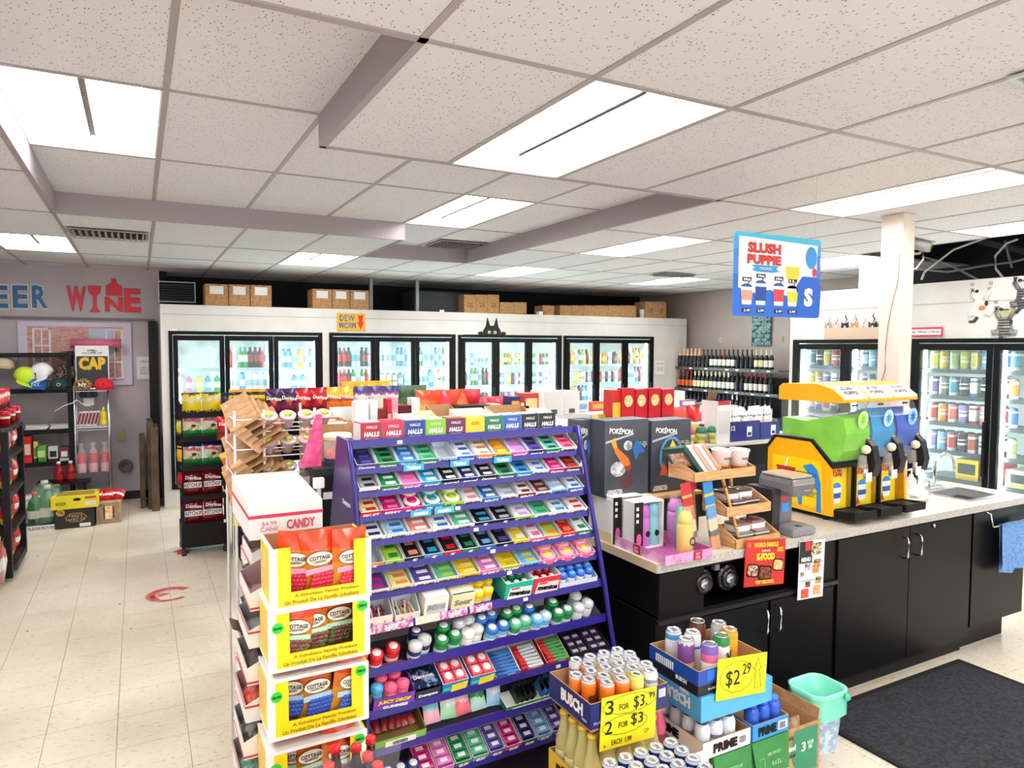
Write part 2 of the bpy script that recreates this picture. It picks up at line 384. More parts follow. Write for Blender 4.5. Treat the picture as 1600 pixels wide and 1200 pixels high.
# ------------------------------------------------------------------ coolers
PAN = noisy('#dcd9d3', '#e9e7e2', 2.5, .3, .3, .7); BLKF = mat('#0b0b0d', .5); GL = glass('#d8f2f4', .10, .06)
LED = mat('#eaffff', .5, 0, STRIP, name='cooler_strip_glow'); SHELF = mat('#b4c6ca', .4); SHELFD = mat('#4b5258', .4, .2); INW = mat('#f2fafa', .6)
def cooler(t, W, H, D, banks, z0, z1, shelves, shm, backm, open_side=None):
    """parts of a walk-in cooler in its own frame: x along the front, y into it. banks: (x0, x1, doors)"""
    bs = [(W/2, 0, (z1+H)/2, W, .08, H-z1), (W/2, 0, z0/2, W, .08, z0)]
    xs = [0] + [v for b in banks for v in (b[0], b[1])] + [W]
    for i in range(0, len(xs), 2):
        if xs[i+1]-xs[i] > .002: bs.append(((xs[i]+xs[i+1])/2, 0, (z0+z1)/2, xs[i+1]-xs[i], .08, z1-z0))
    O('front_panel', multi(bs), PAN, t, (0, .04, 0))
    O('side_panel', box(.05, D-.08, H), PAN, t, (.025, D/2+.04, 0)); O('side_panel', box(.05, D-.08, H), PAN, t, (W-.025, D/2+.04, 0))
    O('back_panel', box(W-.1, .04, H-.1), backm, t, (W/2, D-.02, .05)); O('roof_panel', box(W-.1, D-.09, .04), PAN, t, (W/2, D/2+.03, H-.04))
    O('cooler_floor', box(W-.1, D-.14, .04), INW, t, (W/2, D/2+.04, z0-.04))
    O('header_joint', box(W, .004, .008), mat('#b9b5ae', .6), t, (W/2, -.002, z1+.19*(H-z1)/.31))
    for (x0, x1, n) in banks:
        O('door_frame', multi([((x0+x1)/2, 0, z1-.02, x1-x0, .06, .04), ((x0+x1)/2, 0, z0+.03, x1-x0, .06, .06), (x0+.02, 0, (z0+z1)/2, .04, .06, z1-z0), (x1-.02, 0, (z0+z1)/2, .04, .06, z1-z0)]), BLKF, t, (0, .01, 0))
        dw = (x1-x0-.08)/n; a, b = z0+.07, z1-.05; h = b-a
        for i in range(n):
            cx = x0+.04+dw*(i+.5)
            d = O('door', multi([(0, 0, h-.03, dw-.01, .045, .06), (0, 0, .04, dw-.01, .045, .08), (-dw/2+.03, 0, h/2, .05, .045, h), (dw/2-.03, 0, h/2, .05, .045, h)], ('dr', round(dw, 4), round(h, 4))), BLKF, t, (cx, -.02, a))
            O('glass_pane', box(dw-.1, .006, h-.12), GL, d, (0, 0, .07))
            O('door_handle', multi([(dw/2-.045, -.04, h*.45, .02, .02, .5)], ('hd', round(dw, 4))), mat('#2a2a2e', .3, .5), d)
            O('light_strip', box(.02, .03, h-.1), LED, t, (cx-dw/2+.035, .09, a+.05))
            if i == n-1: O('light_strip', box(.02, .03, h-.1), LED, t, (cx+dw/2-.035, .09, a+.05))
            for z in shelves:
                O('shelf', multi([(0, .30, -.006, dw-.03, .40, .012), (0, .095, -.012, dw-.03, .012, .04)], ('sh', round(dw, 4))), shm, t, (cx, .02, z))
BKC = noisy('#c4d6da', '#fbffff', 3.0, .6, .3, .5)
back = T('walk_in_cooler', 'long white walk-in cooler with twelve black framed glass doors', 'cooler', (.24, 9.1, 0))
B4 = [(.08, 1.855, 3), (1.945, 3.715, 3), (3.76, 5.48, 3), (5.52, 7.27, 3)]
cooler(back, 7.99, 2.38, 1.0, B4, .2, 2.07, [.45, .76, 1.05, 1.33, 1.62], SHELF, BKC)
right = T('beer_cooler', 'white beer cooler with glass doors behind the counter and square post', 'cooler', (6.8, 5.75, 0), -PI/2)
cooler(right, 4.4, 2.53, .95, [(.06, 1.47, 2), (1.49, 3.02, 2), (3.06, 4.34, 2)], .13, 1.99, [.40, .64, .9, 1.175, 1.435, 1.69], SHELFD, INW)
BOT = {}
def bottle_mesh(k):
    P = {'soda': ((.03, 0), (.034, .01), (.034, .075), (.031, .09), (.034, .105), (.034, .145), (.014, .19), (.013, .2), (.0145, .202), (.0145, .22), (.001, .221)),
         'can': ((.028, 0), (.034, .008), (.034, .145), (.027, .158), (.027, .163), (.024, .16), (.001, .16)),
         'wine': ((.036, 0), (.038, .005), (.038, .19), (.03, .215), (.0145, .24), (.0135, .30), (.0155, .302), (.0155, .32), (.001, .321)),
         'cham': ((.042, 0), (.044, .006), (.044, .15), (.036, .20), (.018, .25), (.0165, .31), (.019, .315), (.016, .335), (.001, .336)),
         'jug': ((.04, 0), (.044, .01), (.044, .12), (.03, .16), (.018, .18), (.018, .2), (.001, .201))}[k]
    if k == 'can': return lathe(P, 12, (0, 0, 0, 1, 1, 1, 1), 2)
    n = len(P)-1
    return lathe(P, 10)
def drink(k, cols, loc, label, group, name='bottle', cat='bottle', sc=1.0):
    m = bands(cols, 2, .25)
    me = bottle_mesh(k)
    ms = [m, CHROME] if k == 'can' else m
    o = O(name, me, ms, None, loc, (0, 0, random.uniform(0, 6)), (sc, sc, sc)); return tag(o, label, cat, group)
def pal(a, lab, cap, l0=.3, l1=.62): return ((0, a), (l0, lab), (l1, a), (.9, cap))
SODA = {'red': pal('#7a1016', '#d8202a', '#e02030'), 'clear': pal('#cfe6ea', '#6fb7d8', '#eaf4f6'), 'green': pal('#2e8a4c', '#e6efe0', '#2e8a4c'), 'orange': pal('#e98a2a', '#f6d84a', '#e98a2a'), 'dark': pal('#201a1c', '#8a2028', '#1a1a1a'),
        'yellow': pal('#e8d64a', '#f7f2c0', '#d8b820'), 'white': pal('#eef2f2', '#a8c4d4', '#f4f4f4'), 'blue': pal('#5ea6d8', '#e0eef4', '#2866b0'), 'pink': pal('#d86a9a', '#f4dce4', '#d03a7a'), 'cream': pal('#e6dcae', '#4a4630', '#8a8444', .42, .5), 'purple': pal('#7a5aa8', '#d8cce8', '#5a3a90')}
DOORS = []                                   # (x of the door's middle, half width)
for (x0, x1, n) in B4:
    dw = (x1-x0-.08)/n
    for i in range(n): DOORS.append(.24+x0+.04+dw*(i+.5))
ROWN = {1.62: 'top', 1.33: 'second', 1.05: 'third', .76: 'fourth'}
plan = [  # per door: {shelf: (kind, colours)}
 {1.33: ('carton', ['white', 'pink', 'yellow', 'blue', 'green']), 1.05: ('soda', ['white', 'yellow', 'blue', 'white', 'green']), .76: ('soda', ['blue', 'white', 'yellow', 'green', 'white'])},
 {1.62: ('soda', ['red', 'white', 'green', 'green', 'dark', 'dark']), 1.33: ('jug', ['white', 'white', 'blue', 'white', 'white'])},
 {1.62: ('jug', ['white', 'blue', 'blue', 'white', 'yellow']), 1.33: ('carton', ['blue', 'white', 'blue', 'blue', 'white'])},
 {1.62: ('soda', ['dark', 'dark', 'red', 'dark', 'clear', 'clear']), 1.33: ('soda', ['green', 'red', 'red', 'dark', 'green', 'white'])},
 {1.62: ('soda', ['blue', 'clear', 'white', 'white', 'clear', 'blue']), 1.33: ('carton', ['cream', 'cream', 'cream', 'cream', 'blue', 'clear'])},
 {1.62: ('soda', ['clear', 'green', 'clear', 'white', 'clear', 'blue']), 1.33: ('jug', ['cream', 'clear', 'clear', 'blue', 'white'])},
 {1.62: ('can', ['white', 'clear', 'white', 'blue', 'white', 'clear']), 1.33: ('soda', ['dark', 'dark', 'clear', 'green', 'green', 'clear']), 1.05: ('can', ['dark', 'red', 'blue', 'white', 'green', 'dark'])},
 {1.62: ('can', ['yellow', 'cream', 'yellow', 'green', 'orange', 'white']), 1.33: ('can', ['white', 'purple', 'blue', 'white', 'yellow', 'dark']), 1.05: ('can', ['red', 'white', 'dark', 'pink', 'purple', 'white'])},
 {1.62: ('can', ['green', 'white', 'green', 'white', 'red', 'green']), 1.33: ('can', ['white', 'blue', 'green', 'white', 'purple', 'white']), 1.05: ('can', ['green', 'white', 'green', 'white', 'blue', 'green'])},
 {1.62: ('jug', ['yellow', 'dark', 'orange', 'white', 'green']), 1.33: ('can', ['white', 'dark', 'white', 'yellow', 'yellow', 'cream']), 1.05: ('jug', ['blue', 'blue', 'orange', 'cream', 'dark'])},
 {1.62: ('carton', ['yellow', 'yellow', 'orange', 'white', 'dark']), 1.33: ('can', ['dark', 'white', 'red', 'white', 'dark', 'white']), 1.05: ('can', ['white', 'clear', 'white', 'white', 'clear', 'white'])},
 {1.62: ('soda', ['orange', 'cream', 'dark', 'white', 'orange', 'cream']), 1.33: ('jug', ['red', 'white', 'clear', 'white', 'blue'])}]
KN = {'soda': 'soda bottle', 'jug': 'short wide bottle', 'can': 'drink can', 'carton': 'drink carton'}
for di, rows in enumerate(plan):
    for z, (k, cs) in rows.items():
        cs = (cs + cs[:2]) if k != 'carton' else cs
        n = len(cs)
        for i, c in enumerate(cs):
            x = DOORS[di] - .21 + .42*i/(n-1)
            lab = f"{c} {KN[k]}, {ORD[i]} along the {ROWN[z]} shelf behind the {ORD[di]} cooler door"
            if k == 'carton':
                o = O('drink_carton', joinm([(box(.062, .062, .17), Matrix()), (prism(((-.031, 0), (.031, 0), (0, .03)), .062), TR((0, -.031, .17))), (box(.012, .062, .012), TR((0, 0, .19)))]) if 'ct' not in _G else _G['ct'], bands(SODA[c], 2, .4), None, (x, 9.26, z))
                _G['ct'] = o.data; tag(o, lab, 'carton', 'drinks in the wall cooler')
            else: drink(k, SODA[c], (x, 9.25, z), lab, 'drinks in the wall cooler', 'drink_can' if k == 'can' else 'drink_bottle', 'can' if k == 'can' else 'bottle', 1.2 if k in ('jug', 'soda') else 1.12)
# cans in the beer cooler
CANC = {'lime': '#c9d63a', 'yellow': '#e3cf3c', 'pale green': '#b9d48a', 'violet': '#7c62b4', 'grey': '#8d9296', 'teal': '#3d9fc0', 'black': '#26262b', 'white': '#f0f0ee', 'orange': '#ee9a2c', 'coral': '#ee6f62', 'lilac': '#a993d6', 'sky': '#7fc6e6', 'red': '#cc3338', 'brick': '#b04a30', 'blue': '#2f6fc4', 'rose': '#e79aa6'}
rowsR = {0: {1.69: ['teal', 'black', 'yellow', 'red', 'rose', 'white'], 1.435: ['lime', 'orange', 'violet', 'white', 'red', 'lime'], 1.175: ['white', 'blue', 'red', 'black', 'teal', 'lilac']},
         1: {1.69: ['white', 'sky', 'teal', 'white', 'blue', 'sky'], 1.435: ['violet', 'black', 'rose', 'white', 'red', 'teal']},
         2: {1.69: ['lime', 'yellow', 'pale green', 'lime', 'yellow', 'sky', 'blue'], 1.435: ['violet', 'grey', 'teal', 'black', 'white', 'black', 'white'], 1.175: ['brick', 'orange', 'coral', 'lilac', 'white', 'rose', 'red'], .9: ['lilac', 'sky', 'red', 'black', 'brick', 'white', 'white']},
         3: {1.69: ['teal', 'pale green', 'sky', 'white', 'teal'], 1.435: ['orange', 'sky', 'red', 'white', 'rose'], 1.175: ['blue', 'blue', 'teal', 'black', 'sky'], .9: ['pale green', 'white', 'pale green', 'white', 'grey']}}
dyR = [4.9, 4.22]
for d, rows in rowsR.items():
    bx0, bx1 = ((.06, 1.47), (1.49, 3.02))[d//2]; dw = (bx1-bx0-.08)/2
    cx = bx0+.04+dw*(d % 2+.5)
    for z, cs in rows.items():
        n = len(cs)
        for dep in range(3 if d == 2 else (1 if z < 1.69 else 2)):
            for i, c in enumerate(cs):
                lx = cx-dw/2+.085+(dw-.15)*i/(n-1)
                h = CANC[c]; h2 = '#f2f2ee' if c not in ('white',) else random.choice(['#3a3a40', '#c04848', '#5a8ac0'])
                o = O('drink_can', bottle_mesh('can'), [bands(((0, h), (.38, h2), (.5, h), (.62, h2), (.68, h)) if (i % 2) else ((0, h2), (.2, h), (.75, h2), (.86, h)), 2, .25), CHROME], None, (6.8+.16+.078*dep, 5.75-lx, z), (0, 0, i*1.3), (1.08, 1.08, 1.14))
                tag(o, f"{c} tall can, {ORD[i]} along the {['top', 'second', 'third', 'fourth'][[1.69, 1.435, 1.175, .9].index(z)]} shelf, {['front', 'middle', 'back'][dep]} row, {ORD[d]} beer door", 'can', 'cans in the beer cooler')
def carton(px, w, h, d, cols, label, loc, rz=0, txt_=None):
    t = T('beer_case', label, 'box', loc, rz)
    O('carton', box(w, d, h, .004), mat(cols[0], .4), t)
    O('front_print', prism(rrect(w*.8, h*.5, .01), .002), mat(cols[1], .4), t, (0, -d/2-.001, h*.55))
    O('side_stripe', box(w+.002, d+.002, h*.16), mat(cols[2], .4), t, (0, 0, h*.06))
    if txt_: txt(t, txt_, WHITE, (0, -d/2-.002, h*.6), w*.5, h*.22)
    return t
for (Y, z, w, h, cols, lab) in [(3.78, .64, .2, .2, ('#f1d21c', '#141414', '#d8b018'), 'yellow can case on the shelf behind the counter tap'), (3.57, .64, .16, .2, ('#c8203a', '#e84a50', '#8a1020'), 'red can case beside the yellow one behind the tap'),
                                (3.98, .40, .22, .18, ('#2456b8', '#e9eef4', '#e8c828'), 'blue can case under the yellow one in the beer cooler'), (3.68, .40, .26, .18, ('#d8203a', '#f0e8e8', '#2a50a0'), 'red and blue can case at the bottom of beer cooler'),
                                (3.2, .40, .4, .22, ('#e03a5a', '#f6a0b0', '#b01838'), 'big pink-red case in the last visible beer door'), (3.24, .9-.26, .4, .16, ('#f4f2ee', '#2a2a2c', '#e8c040'), 'white case with a round black mark above the pink-red case'),
                                (5.35, .9, .3, .18, ('#d03030', '#f0f0f0', '#a01818'), 'red case in the first beer door'), ]:
    carton(0, w, h, .3, cols, lab, (7.08, Y, z), -PI/2)
# wine wall
wr = T('wine_shelf', 'dark metal shelving full of wine bottles on the beige wall', 'shelf', (8.1, 8.0, 0), -PI/2)
zs = [PX(1150, 577, 7.96).z, PX(1150, 613, 7.96).z, PX(1150, 648, 7.96).z, .75]
for z in zs: O('shelf', multi([(0, .05, -.01, 2.15, .36, .02), (0, -.125, -.01, 2.15, .012, .045)]), mat('#5a5b60', .45, .3), wr, (0, 0, z))
for x in (-1.07, 0, 1.07): O('upright', box(.03, .03, 1.5), mat('#2a2a2d', .5), wr, (x, .2, 0))
O('back_board', box(2.15, .01, 1.45), mat('#3b3a3d', .7), wr, (0, .215, 0))
tags_ = multi([(x, -.135, -.012, .06, .003, .022) for x in (-.7, -.35, .1, .3, .62, .9)], 'tg')
for z in zs[:3]: O('price_tag', tags_, WHITE, wr, (0, 0, z))
wk = {'orange-labelled': ('#1c1210', '#e0602a', '#c02a1a'), 'gold-necked': ('#1a1414', '#2a2020', '#e8b088'), 'white-labelled': ('#15161a', '#f0eee6', '#1a1a1c'), 'cream-labelled': ('#18201a', '#e9dfb8', '#ddd6b0'), 'black': ('#121216', '#232329', '#16161a'), 'pale-capped': ('#1a2018', '#e8e6dc', '#e8e6da'), 'red-capped': ('#1a1012', '#e6e0d8', '#8a1a24'), 'blue': ('#141c3a', '#9a9aa8', '#20305a')}
rows = [['gold-necked']*6 + ['black']*2 + ['white-labelled']*2 + ['red-capped']*2 + ['white-labelled']*2 + ['black']*4 + ['cream-labelled']*2 + ['pale-capped']*2,
        ['orange-labelled']*4 + ['cream-labelled']*4 + ['pale-capped']*5 + ['white-labelled']*1 + ['black']*2 + ['red-capped']*5 + ['black'],
        ['orange-labelled']*2 + ['black']*4 + ['white-labelled']*3 + ['blue']*4 + ['pale-capped']*2 + ['black']*3 + ['white-labelled']*4]
for r, row in enumerate(rows):
    for i, kname in enumerate(row):
        a, b, c = wk[kname]
        k = 'cham' if (r == 0 and i < 6) else 'wine'
        cols = ((0, a), (.16, b), (.48, a), (.74, c)) if k == 'wine' else ((0, a), (.2, b), (.35, a), (.62, c))
        drink(k, cols, (8.0, 8.99-.091*i, zs[r]), f"{kname} wine bottle, {ORD[i]} from the cooler along the {['top', 'middle', 'lower'][r]} wine shelf", 'bottles on the wine shelf', 'wine_bottle', 'bottle', .93)
t = T('wall_sign', 'teal stone-patterned wall hanging above the wine bottles', 'wall hanging', PX(1191, 512, 8.36) + Vector((-.005, 0, 0)), -PI/2)
O('panel', box(.37, .01, .55, c=True), noisy('#2f4a4e', '#8fb0b2', 14, .6, .45, .55), t, (0, -.01, 0))
for j in range(9):
    O('stone', multi([((-.12+.12*((i+j % 2*.5))), -.018, -.24+.06*j, .09, .008, .035) for i in range(2 + (j % 2 == 0))]), noisy('#6f9496', '#a5c2c2', 20, .6), t)
t = T('thermostat', 'small white thermostat beside the top wine shelf', 'thermostat', PX(1086, 567, 8.3), -PI/2)
O('case', box(.12, .03, .12, c=True), WHITE, t); O('dial', box(.05, .006, .05, c=True), mat('#555a5c'), t, (0, -.018, 0))
t = T('wall_socket', 'cream wall plate above the sparkling wine', 'socket', PX(1126, 531, 8.365), -PI/2); O('plate', box(.05, .01, .09, c=True), mat('#d9cfae'), t); O('slot', box(.012, .012, .03, c=True), GREY, t)
t = T('wall_socket', 'beige wall plate near the beer cooler corner', 'socket', PX(1222, 531, 8.365), -PI/2); O('plate', box(.05, .01, .09, c=True), mat('#b8a894'), t); O('slot', box(.012, .012, .03, c=True), GREY, t)
# stickers and notes on the coolers
def paper(name, u0, v0, u1, v1, Y, label, cat, m=WHITE, lines=(), lm=None, th=.004, plane='Y'):
    if plane == 'Y':
        a, b = PY(u0, v0, Y), PY(u1, v1, Y); c = (a+b)/2; w_, h_ = abs(b.x-a.x), abs(a.z-b.z); rz = 0
    else:
        a, b = PX(u0, v0, Y), PX(u1, v1, Y); c = (a+b)/2; w_, h_ = abs(b.y-a.y), abs(a.z-b.z); rz = -PI/2
    t = T(name, label, cat, c, rz); O('sheet', box(w_, th, h_, c=True), m, t)
    for (s, fx, fz, fw, fh, col) in lines:
        txt(t, s, mat(col), (fx*w_, -th/2-.001, fz*h_), fw*w_, fh*h_)
    return t, w_, h_
t, w_, h_ = paper('poster', 526, 489, 571, 517, 9.09, 'yellow hand-lettered bait sign with a red arrow on the cooler', 'sign', mat('#f4b62c'), [('DEW', -.14, .22, .52, .34, '#2a3a5a'), ('WORM', -.14, -.2, .6, .36, '#2a3a5a')])
txt(t, 'DEW', mat('#3f86c8'), (-.14*w_, -.0055, .22*h_), .48*w_, .28*h_); txt(t, 'WORM', mat('#3f86c8'), (-.14*w_, -.0055, -.2*h_), .55*w_, .3*h_)
O('arrow', prism(((-.035, .09), (.035, .09), (.02, -.0), (.045, -.0), (0, -.1), (-.045, -.0), (-.02, -.0)), .002), mat('#e0352c'), t, (.33*w_, -.005, 0))
p = PY(769, 523, 9.09)
t = T('cat_sign', 'black cut-out of a peeking cat above the seventh cooler door', 'sign', p)
O('head', prism(((-.14, 0), (-.14, .06), (-.1, .12), (-.075, .25), (-.03, .13), (.03, .13), (.075, .25), (.1, .12), (.14, .06), (.14, 0)), .01), mat('#141416', .6), t)
for s in (-1, 1):
    O('eye', prism(ellipse(.05, .045), .002), mat('#f4f0da'), t, (s*.045, -.004, .035)); O('pupil', prism(ellipse(.018, .03), .002), mat('#141416'), t, (s*.04, -.006, .033))
    O('paw', prism(ellipse(.09, .05), .012), mat('#1c1c1f', .6), t, (s*.18, -.006, .02))
paper('notice', 1024, 564, 1038, 585, 9.09, 'small white notice with pink text on the cooler end panel', 'notice', WHITE, [('NOTICE', 0, .3, .8, .12, '#c04a5a'), ('PLEASE\nCLOSE', 0, -.1, .7, .3, '#c04a5a')])
for i, (u, v) in enumerate(((271, 517), (522, 519), (720, 523), (884, 524))):
    p = PY(u, v, 9.075); t = tag(O('price_sticker', box(.08, .003, .025), WHITE, None, p), f"small white sticker at the top corner of the {ORD[i]} door bank", 'sticker')
paper('notice', 687, 484, 694, 490, 9.11, 'little white box label standing on the long cooler top', 'sign')
paper('notice', 1422, 512, 1473, 526, 6.79, 'red opening-hours strip on the beer cooler front', 'sign', mat('#e23a50'), [], None, .004, 'X')
t, w_, h_ = paper('hours_strip', 1423, 515, 1470, 523, 6.785, 'white hours strip stuck on the red band', 'sign', WHITE, [('Sun  7:00 am - 11:00 pm', 0, 0, .9, .5, '#2a2a2a')], None, .003, 'X')
def cat_sticker(u, v, s, cols, label, stripes=False, ang=0):
    p = PX(u, v, 6.795); t = T('cat_sticker', label, 'sticker', p, -PI/2, None, (0, ang, -PI/2)); a, b, c = (mat(x) for x in cols)
    O('body', prism([(-.05*s, .08*s), (-.06*s, .0), (-.075*s, -.06*s), (-.05*s, -.1*s), (0, -.115*s), (.05*s, -.1*s), (.075*s, -.06*s), (.06*s, 0), (.05*s, .08*s), (0, .095*s)], .002), a, t)
    O('head', prism([(-.055*s, -.01*s), (-.06*s, .03*s), (-.055*s, .07*s), (-.03*s, .045*s), (0, .05*s), (.03*s, .045*s), (.055*s, .07*s), (.06*s, .03*s), (.055*s, -.01*s), (.03*s, -.035*s), (-.03*s, -.035*s)], .002), c if stripes else a, t, (0, -.0015, .1*s))
    for x in (-1, 1):
        O('paw', tube([(x*.04*s, -.002, .06*s), (x*.075*s, -.002, .12*s), (x*.07*s, -.002, .165*s)], .02*s), a, t); O('paw', tube([(x*.045*s, -.002, -.07*s), (x*.085*s, -.002, -.08*s), (x*.09*s, -.002, -.045*s)], .02*s), a, t)
        O('claw_marks', multi([(x*.08*s+.012*s*q, -.002, .20*s, .003, .001, .03*s) for q in (-1, 0, 1)]), b, t)
    O('ear_patch', prism(ellipse(.035*s, .03*s), .002), b, t, (-.035*s, -.003, .135*s)); O('patch', prism(ellipse(.06*s, .045*s), .002), c, t, (.015*s, -.003, -.02*s)); O('patch', prism(ellipse(.03*s, .05*s), .002), b, t, (.05*s, -.003, .02*s))
    O('tail', tube([(-.02*s, -.002, -.1*s), (-.05*s, -.002, -.14*s), (-.09*s, -.002, -.14*s)], .014*s), b, t)
    if stripes: O('stripe', multi([(0, -.004, z*s, (.10 if z < .05 else .06)*s, .001, .009*s) for z in (-.085, -.06, -.035, -.01, .015, .04, .13)]), b, t)
cat_sticker(1532, 478, 1.0, ('#f0ece4', '#3a2e2a', '#d87a4a'), 'white cat sticker with dark and orange patches on the cooler')
cat_sticker(1570, 507, 1.0, ('#8f8f8c', '#3a3a3c', '#b8b890'), 'grey striped cat sticker just over the beer cooler doors', True)
cat_sticker(1600, 462, 1.0, ('#6a6a70', '#2a2a2e', '#d0d0d0'), 'dark grey cat sticker cut by the picture edge', True)
for i, (u, c) in enumerate(((1294, '#a89a8c'), (1306, '#d8b8a8'), (1320, '#2e2a2e'), (1335, '#d98a5a'), (1349, '#e4e0d8'), (1363, '#4a4444'), (1374, '#4a4444'))):
    p = PX(u, 511, 6.795); t = T('cat_sticker', f"{['taupe', 'pinkish', 'black', 'orange', 'white', 'dark brown curled', 'dark brown'][i]} cat sticker in the row of cats over the beer doors", 'sticker', p, -PI/2, 'row of cat stickers')
    O('body', prism(ellipse(.10, .085), .002), mat(c), t); O('ear', prism(((-.045, .01), (-.045, .062), (-.02, .04), (.02, .04), (.045, .062), (.045, .01)), .002), mat(c), t, (0, -.001, 0))
    O('tail', tube([(0, -.002, .03), (.025, -.002, .08), (.0, -.002, .12), (.015, -.002, .14)], .006), mat(c), t); O('leg', multi([(x, -.001, -.06, .006, .001, .045) for x in (-.012, .012)]), mat('#8a6a58'), t); O('chest', prism(ellipse(.02, .03), .002), WHITE if c != '#e4e0d8' else GREY, t, (0, -.003, 0))
a, b = PX(1288, 513, 6.79), PX(1376, 530, 6.79)
tag(O('decal', box(abs(a.y-b.y), .002, a.z-b.z, c=True), mat('#cdb49c'), None, (a+b)/2, (0, 0, -PI/2)), 'plain tan decal band under the row of cat stickers', 'sticker')
# things on top of the long cooler
def kraft(u0, v0, u1, v1, Y, label, d=.3, lab=True, name='cardboard_box', m=None, marks=None):
    a, b = PY(u0, v0, Y), PY(u1, v1, Y); W_, H_ = b.x-a.x-.004, a.z-b.z
    t = T(name, label, 'box', ((a.x+b.x)/2, Y+d/2, b.z)); O('carton', box(W_, d, H_, .004), m or KRAFT, t)
    O('tape', box(W_*.12, d+.002, .002), mat('#c9a56a', .3), t, (0, 0, H_))
    if lab: O('shipping_label', box(W_*.6, .003, H_*.38, c=True), WHITE, t, (0, -d/2-.001, H_*.72))
    if marks: txt(t, marks, mat('#5a3a22'), (0, -d/2-.002, H_*.45), W_*.5, H_*.25)
    return t
L3 = ['first', 'second', 'third']
for g, (us, v0, v1) in enumerate((((320, 357, 391, 425), 443, 476), ((488, 519, 547, 577), 451, 485))):
    for i in range(3): kraft(us[i], v0+i, us[i+1], 477.5+(us[i]-320)*.0285, 9.12, f"brown shipping carton with white label, {L3[i]} in the {['wall-end', 'next'][g]} trio on the cooler", .32)
for i, (u0, u1) in enumerate(((725, 744), (744, 762), (762, 780))): kraft(u0, 460, u1, 489.5, 9.14, f"tall handled carton, {L3[i]} of three beyond the metal posts", .28, False, marks='THIS\nSIDE')
for i, (u0, u1) in enumerate(((781, 803), (803, 823))): kraft(u0, 472, u1, 490, 9.14, f"low tan carton, {L3[i]} of two beside the tall handled cartons", .28, False)
for i, (u0, u1) in enumerate(((848, 866), (875, 893), (893, 912), (912, 931), (931, 950), (950, 970), (970, 994))): kraft(u0, 477, u1, 493+i*.4, 9.16, f"flat brown carton, {ORD[i]} in the long row near the cooler's end", .26, False)
for i, (u0, u1) in enumerate(((1008, 1025), (1025, 1041))): kraft(u0, 471, u1, 497, 9.14, f"tall brown carton, {L3[i]} of two at the cooler's wall end", .28, False, marks='UP')
p = PY(1003, 496.5, 9.2); tag(O('paper_cups', lathe(((.035, 0), (.045, .13), (.047, .135), (.001, .136)), 12), WHITE, None, p), 'white stack of paper cups on the cooler top', 'cup')
tag(O('small_box', box(.09, .08, .05), WHITE, None, PY(844, 492, 9.2)), 'tiny white box beside the long row of cartons', 'box')
t = T('vent_grille', 'white framed dark vent grille on top of the cooler corner', 'vent', PY(277, 473, 9.5)); O('frame', multi([(0, 0, .01, .4, .02, .012), (0, 0, .25, .4, .02, .012), (-.2, 0, .13, .012, .02, .25), (.2, 0, .13, .012, .02, .25)]), mat('#c9c9cb'), t)
for j in range(7): O('slat', box(.39, .03, .008), mat('#4a4a50'), t, (0, .01, .03+.03*j), (.5, 0, 0))
for i, (u, v) in enumerate(((579.5, 487), (651.5, 489))):
    p = PY(u, v, 9.3); tag(O('metal_post', box(.045, .045, ZL-2.38-.01), mat('#8a8c90', .4, .4), None, (p.x, 9.3, 2.381)), f"grey metal post, {L3[i]} of two standing on the cooler", 'post')
p = PY(690, 486, 9.3); tag(O('ceiling_duct', box(.9, .5, .3), mat('#2a2c33', .6), None, (p.x+.05, 9.6, 2.381)), 'dark grey duct box between the posts and cartons', 'duct')

# the open plenum above the beer cooler
t = T('air_unit', 'white boxed air unit above the beer cooler beside the square post', 'air unit', (7.05, 4.8, 2.531)); O('case', box(.3, .3, .29, .01), WHITE, t); O('grille', multi([(-.152, 0, .1+.04*i, .004, .28, .012) for i in range(3)]), GREY, t)
S('wall_right', box(.05, 6.0, .95), mat('#3a3a3f', .8), None, (8.3, 2.6, 2.52))  # extra dark panel: the shade of the open gap is put into its colour
t = T('roof_brace', 'grey metal brace running across the open ceiling gap', 'brace', (7.9, 3.9, 2.9)); O('beam', box(.06, 1.8, .06, c=True), mat('#6b6c72', .5, .3), t, (0, 0, 0), (.35, 0, 0)); O('beam', box(.06, .06, .8, c=True), mat('#6b6c72', .5, .3), t, (-.05, -.2, 0))
for i, (pts, c, lab) in enumerate(((((1440, 437), (1445, 425), (1490, 390), (1550, 368), (1580, 360)), '#d8d8d6', 'long white cable sweeping over the beer cooler'), (((1567, 434), (1556, 420), (1555, 400), (1573, 380), (1590, 374)), '#dededc', 'white looped cable above the beer cooler'),
        (((1430, 420), (1480, 425), (1540, 415), (1580, 410), (1600, 405)), '#8a8a8c', 'grey cable lying along the cooler top'), (((1570, 376), (1576, 400), (1581, 418)), '#9a9a9c', 'thin grey cable hanging into the ceiling gap'), (((1440, 400), (1480, 412), (1530, 438)), '#a8a8aa', 'pale cable crossing behind the security camera'))):
    tag(O('cable', tube([PX(u, v, 7.0+.06*i+.03*(j % 2)) for j, (u, v) in enumerate(pts)], .011), mat(c, .5), None), lab, 'cable')
tag(O('red_duct', lathe(((.22, 0), (.22, 1.2)), 20), mat('#5a1a26', .4), None, (7.45, 2.1, 2.76), (-PI/2, 0, 0)), 'dark red round duct seen in the open ceiling gap', 'duct')
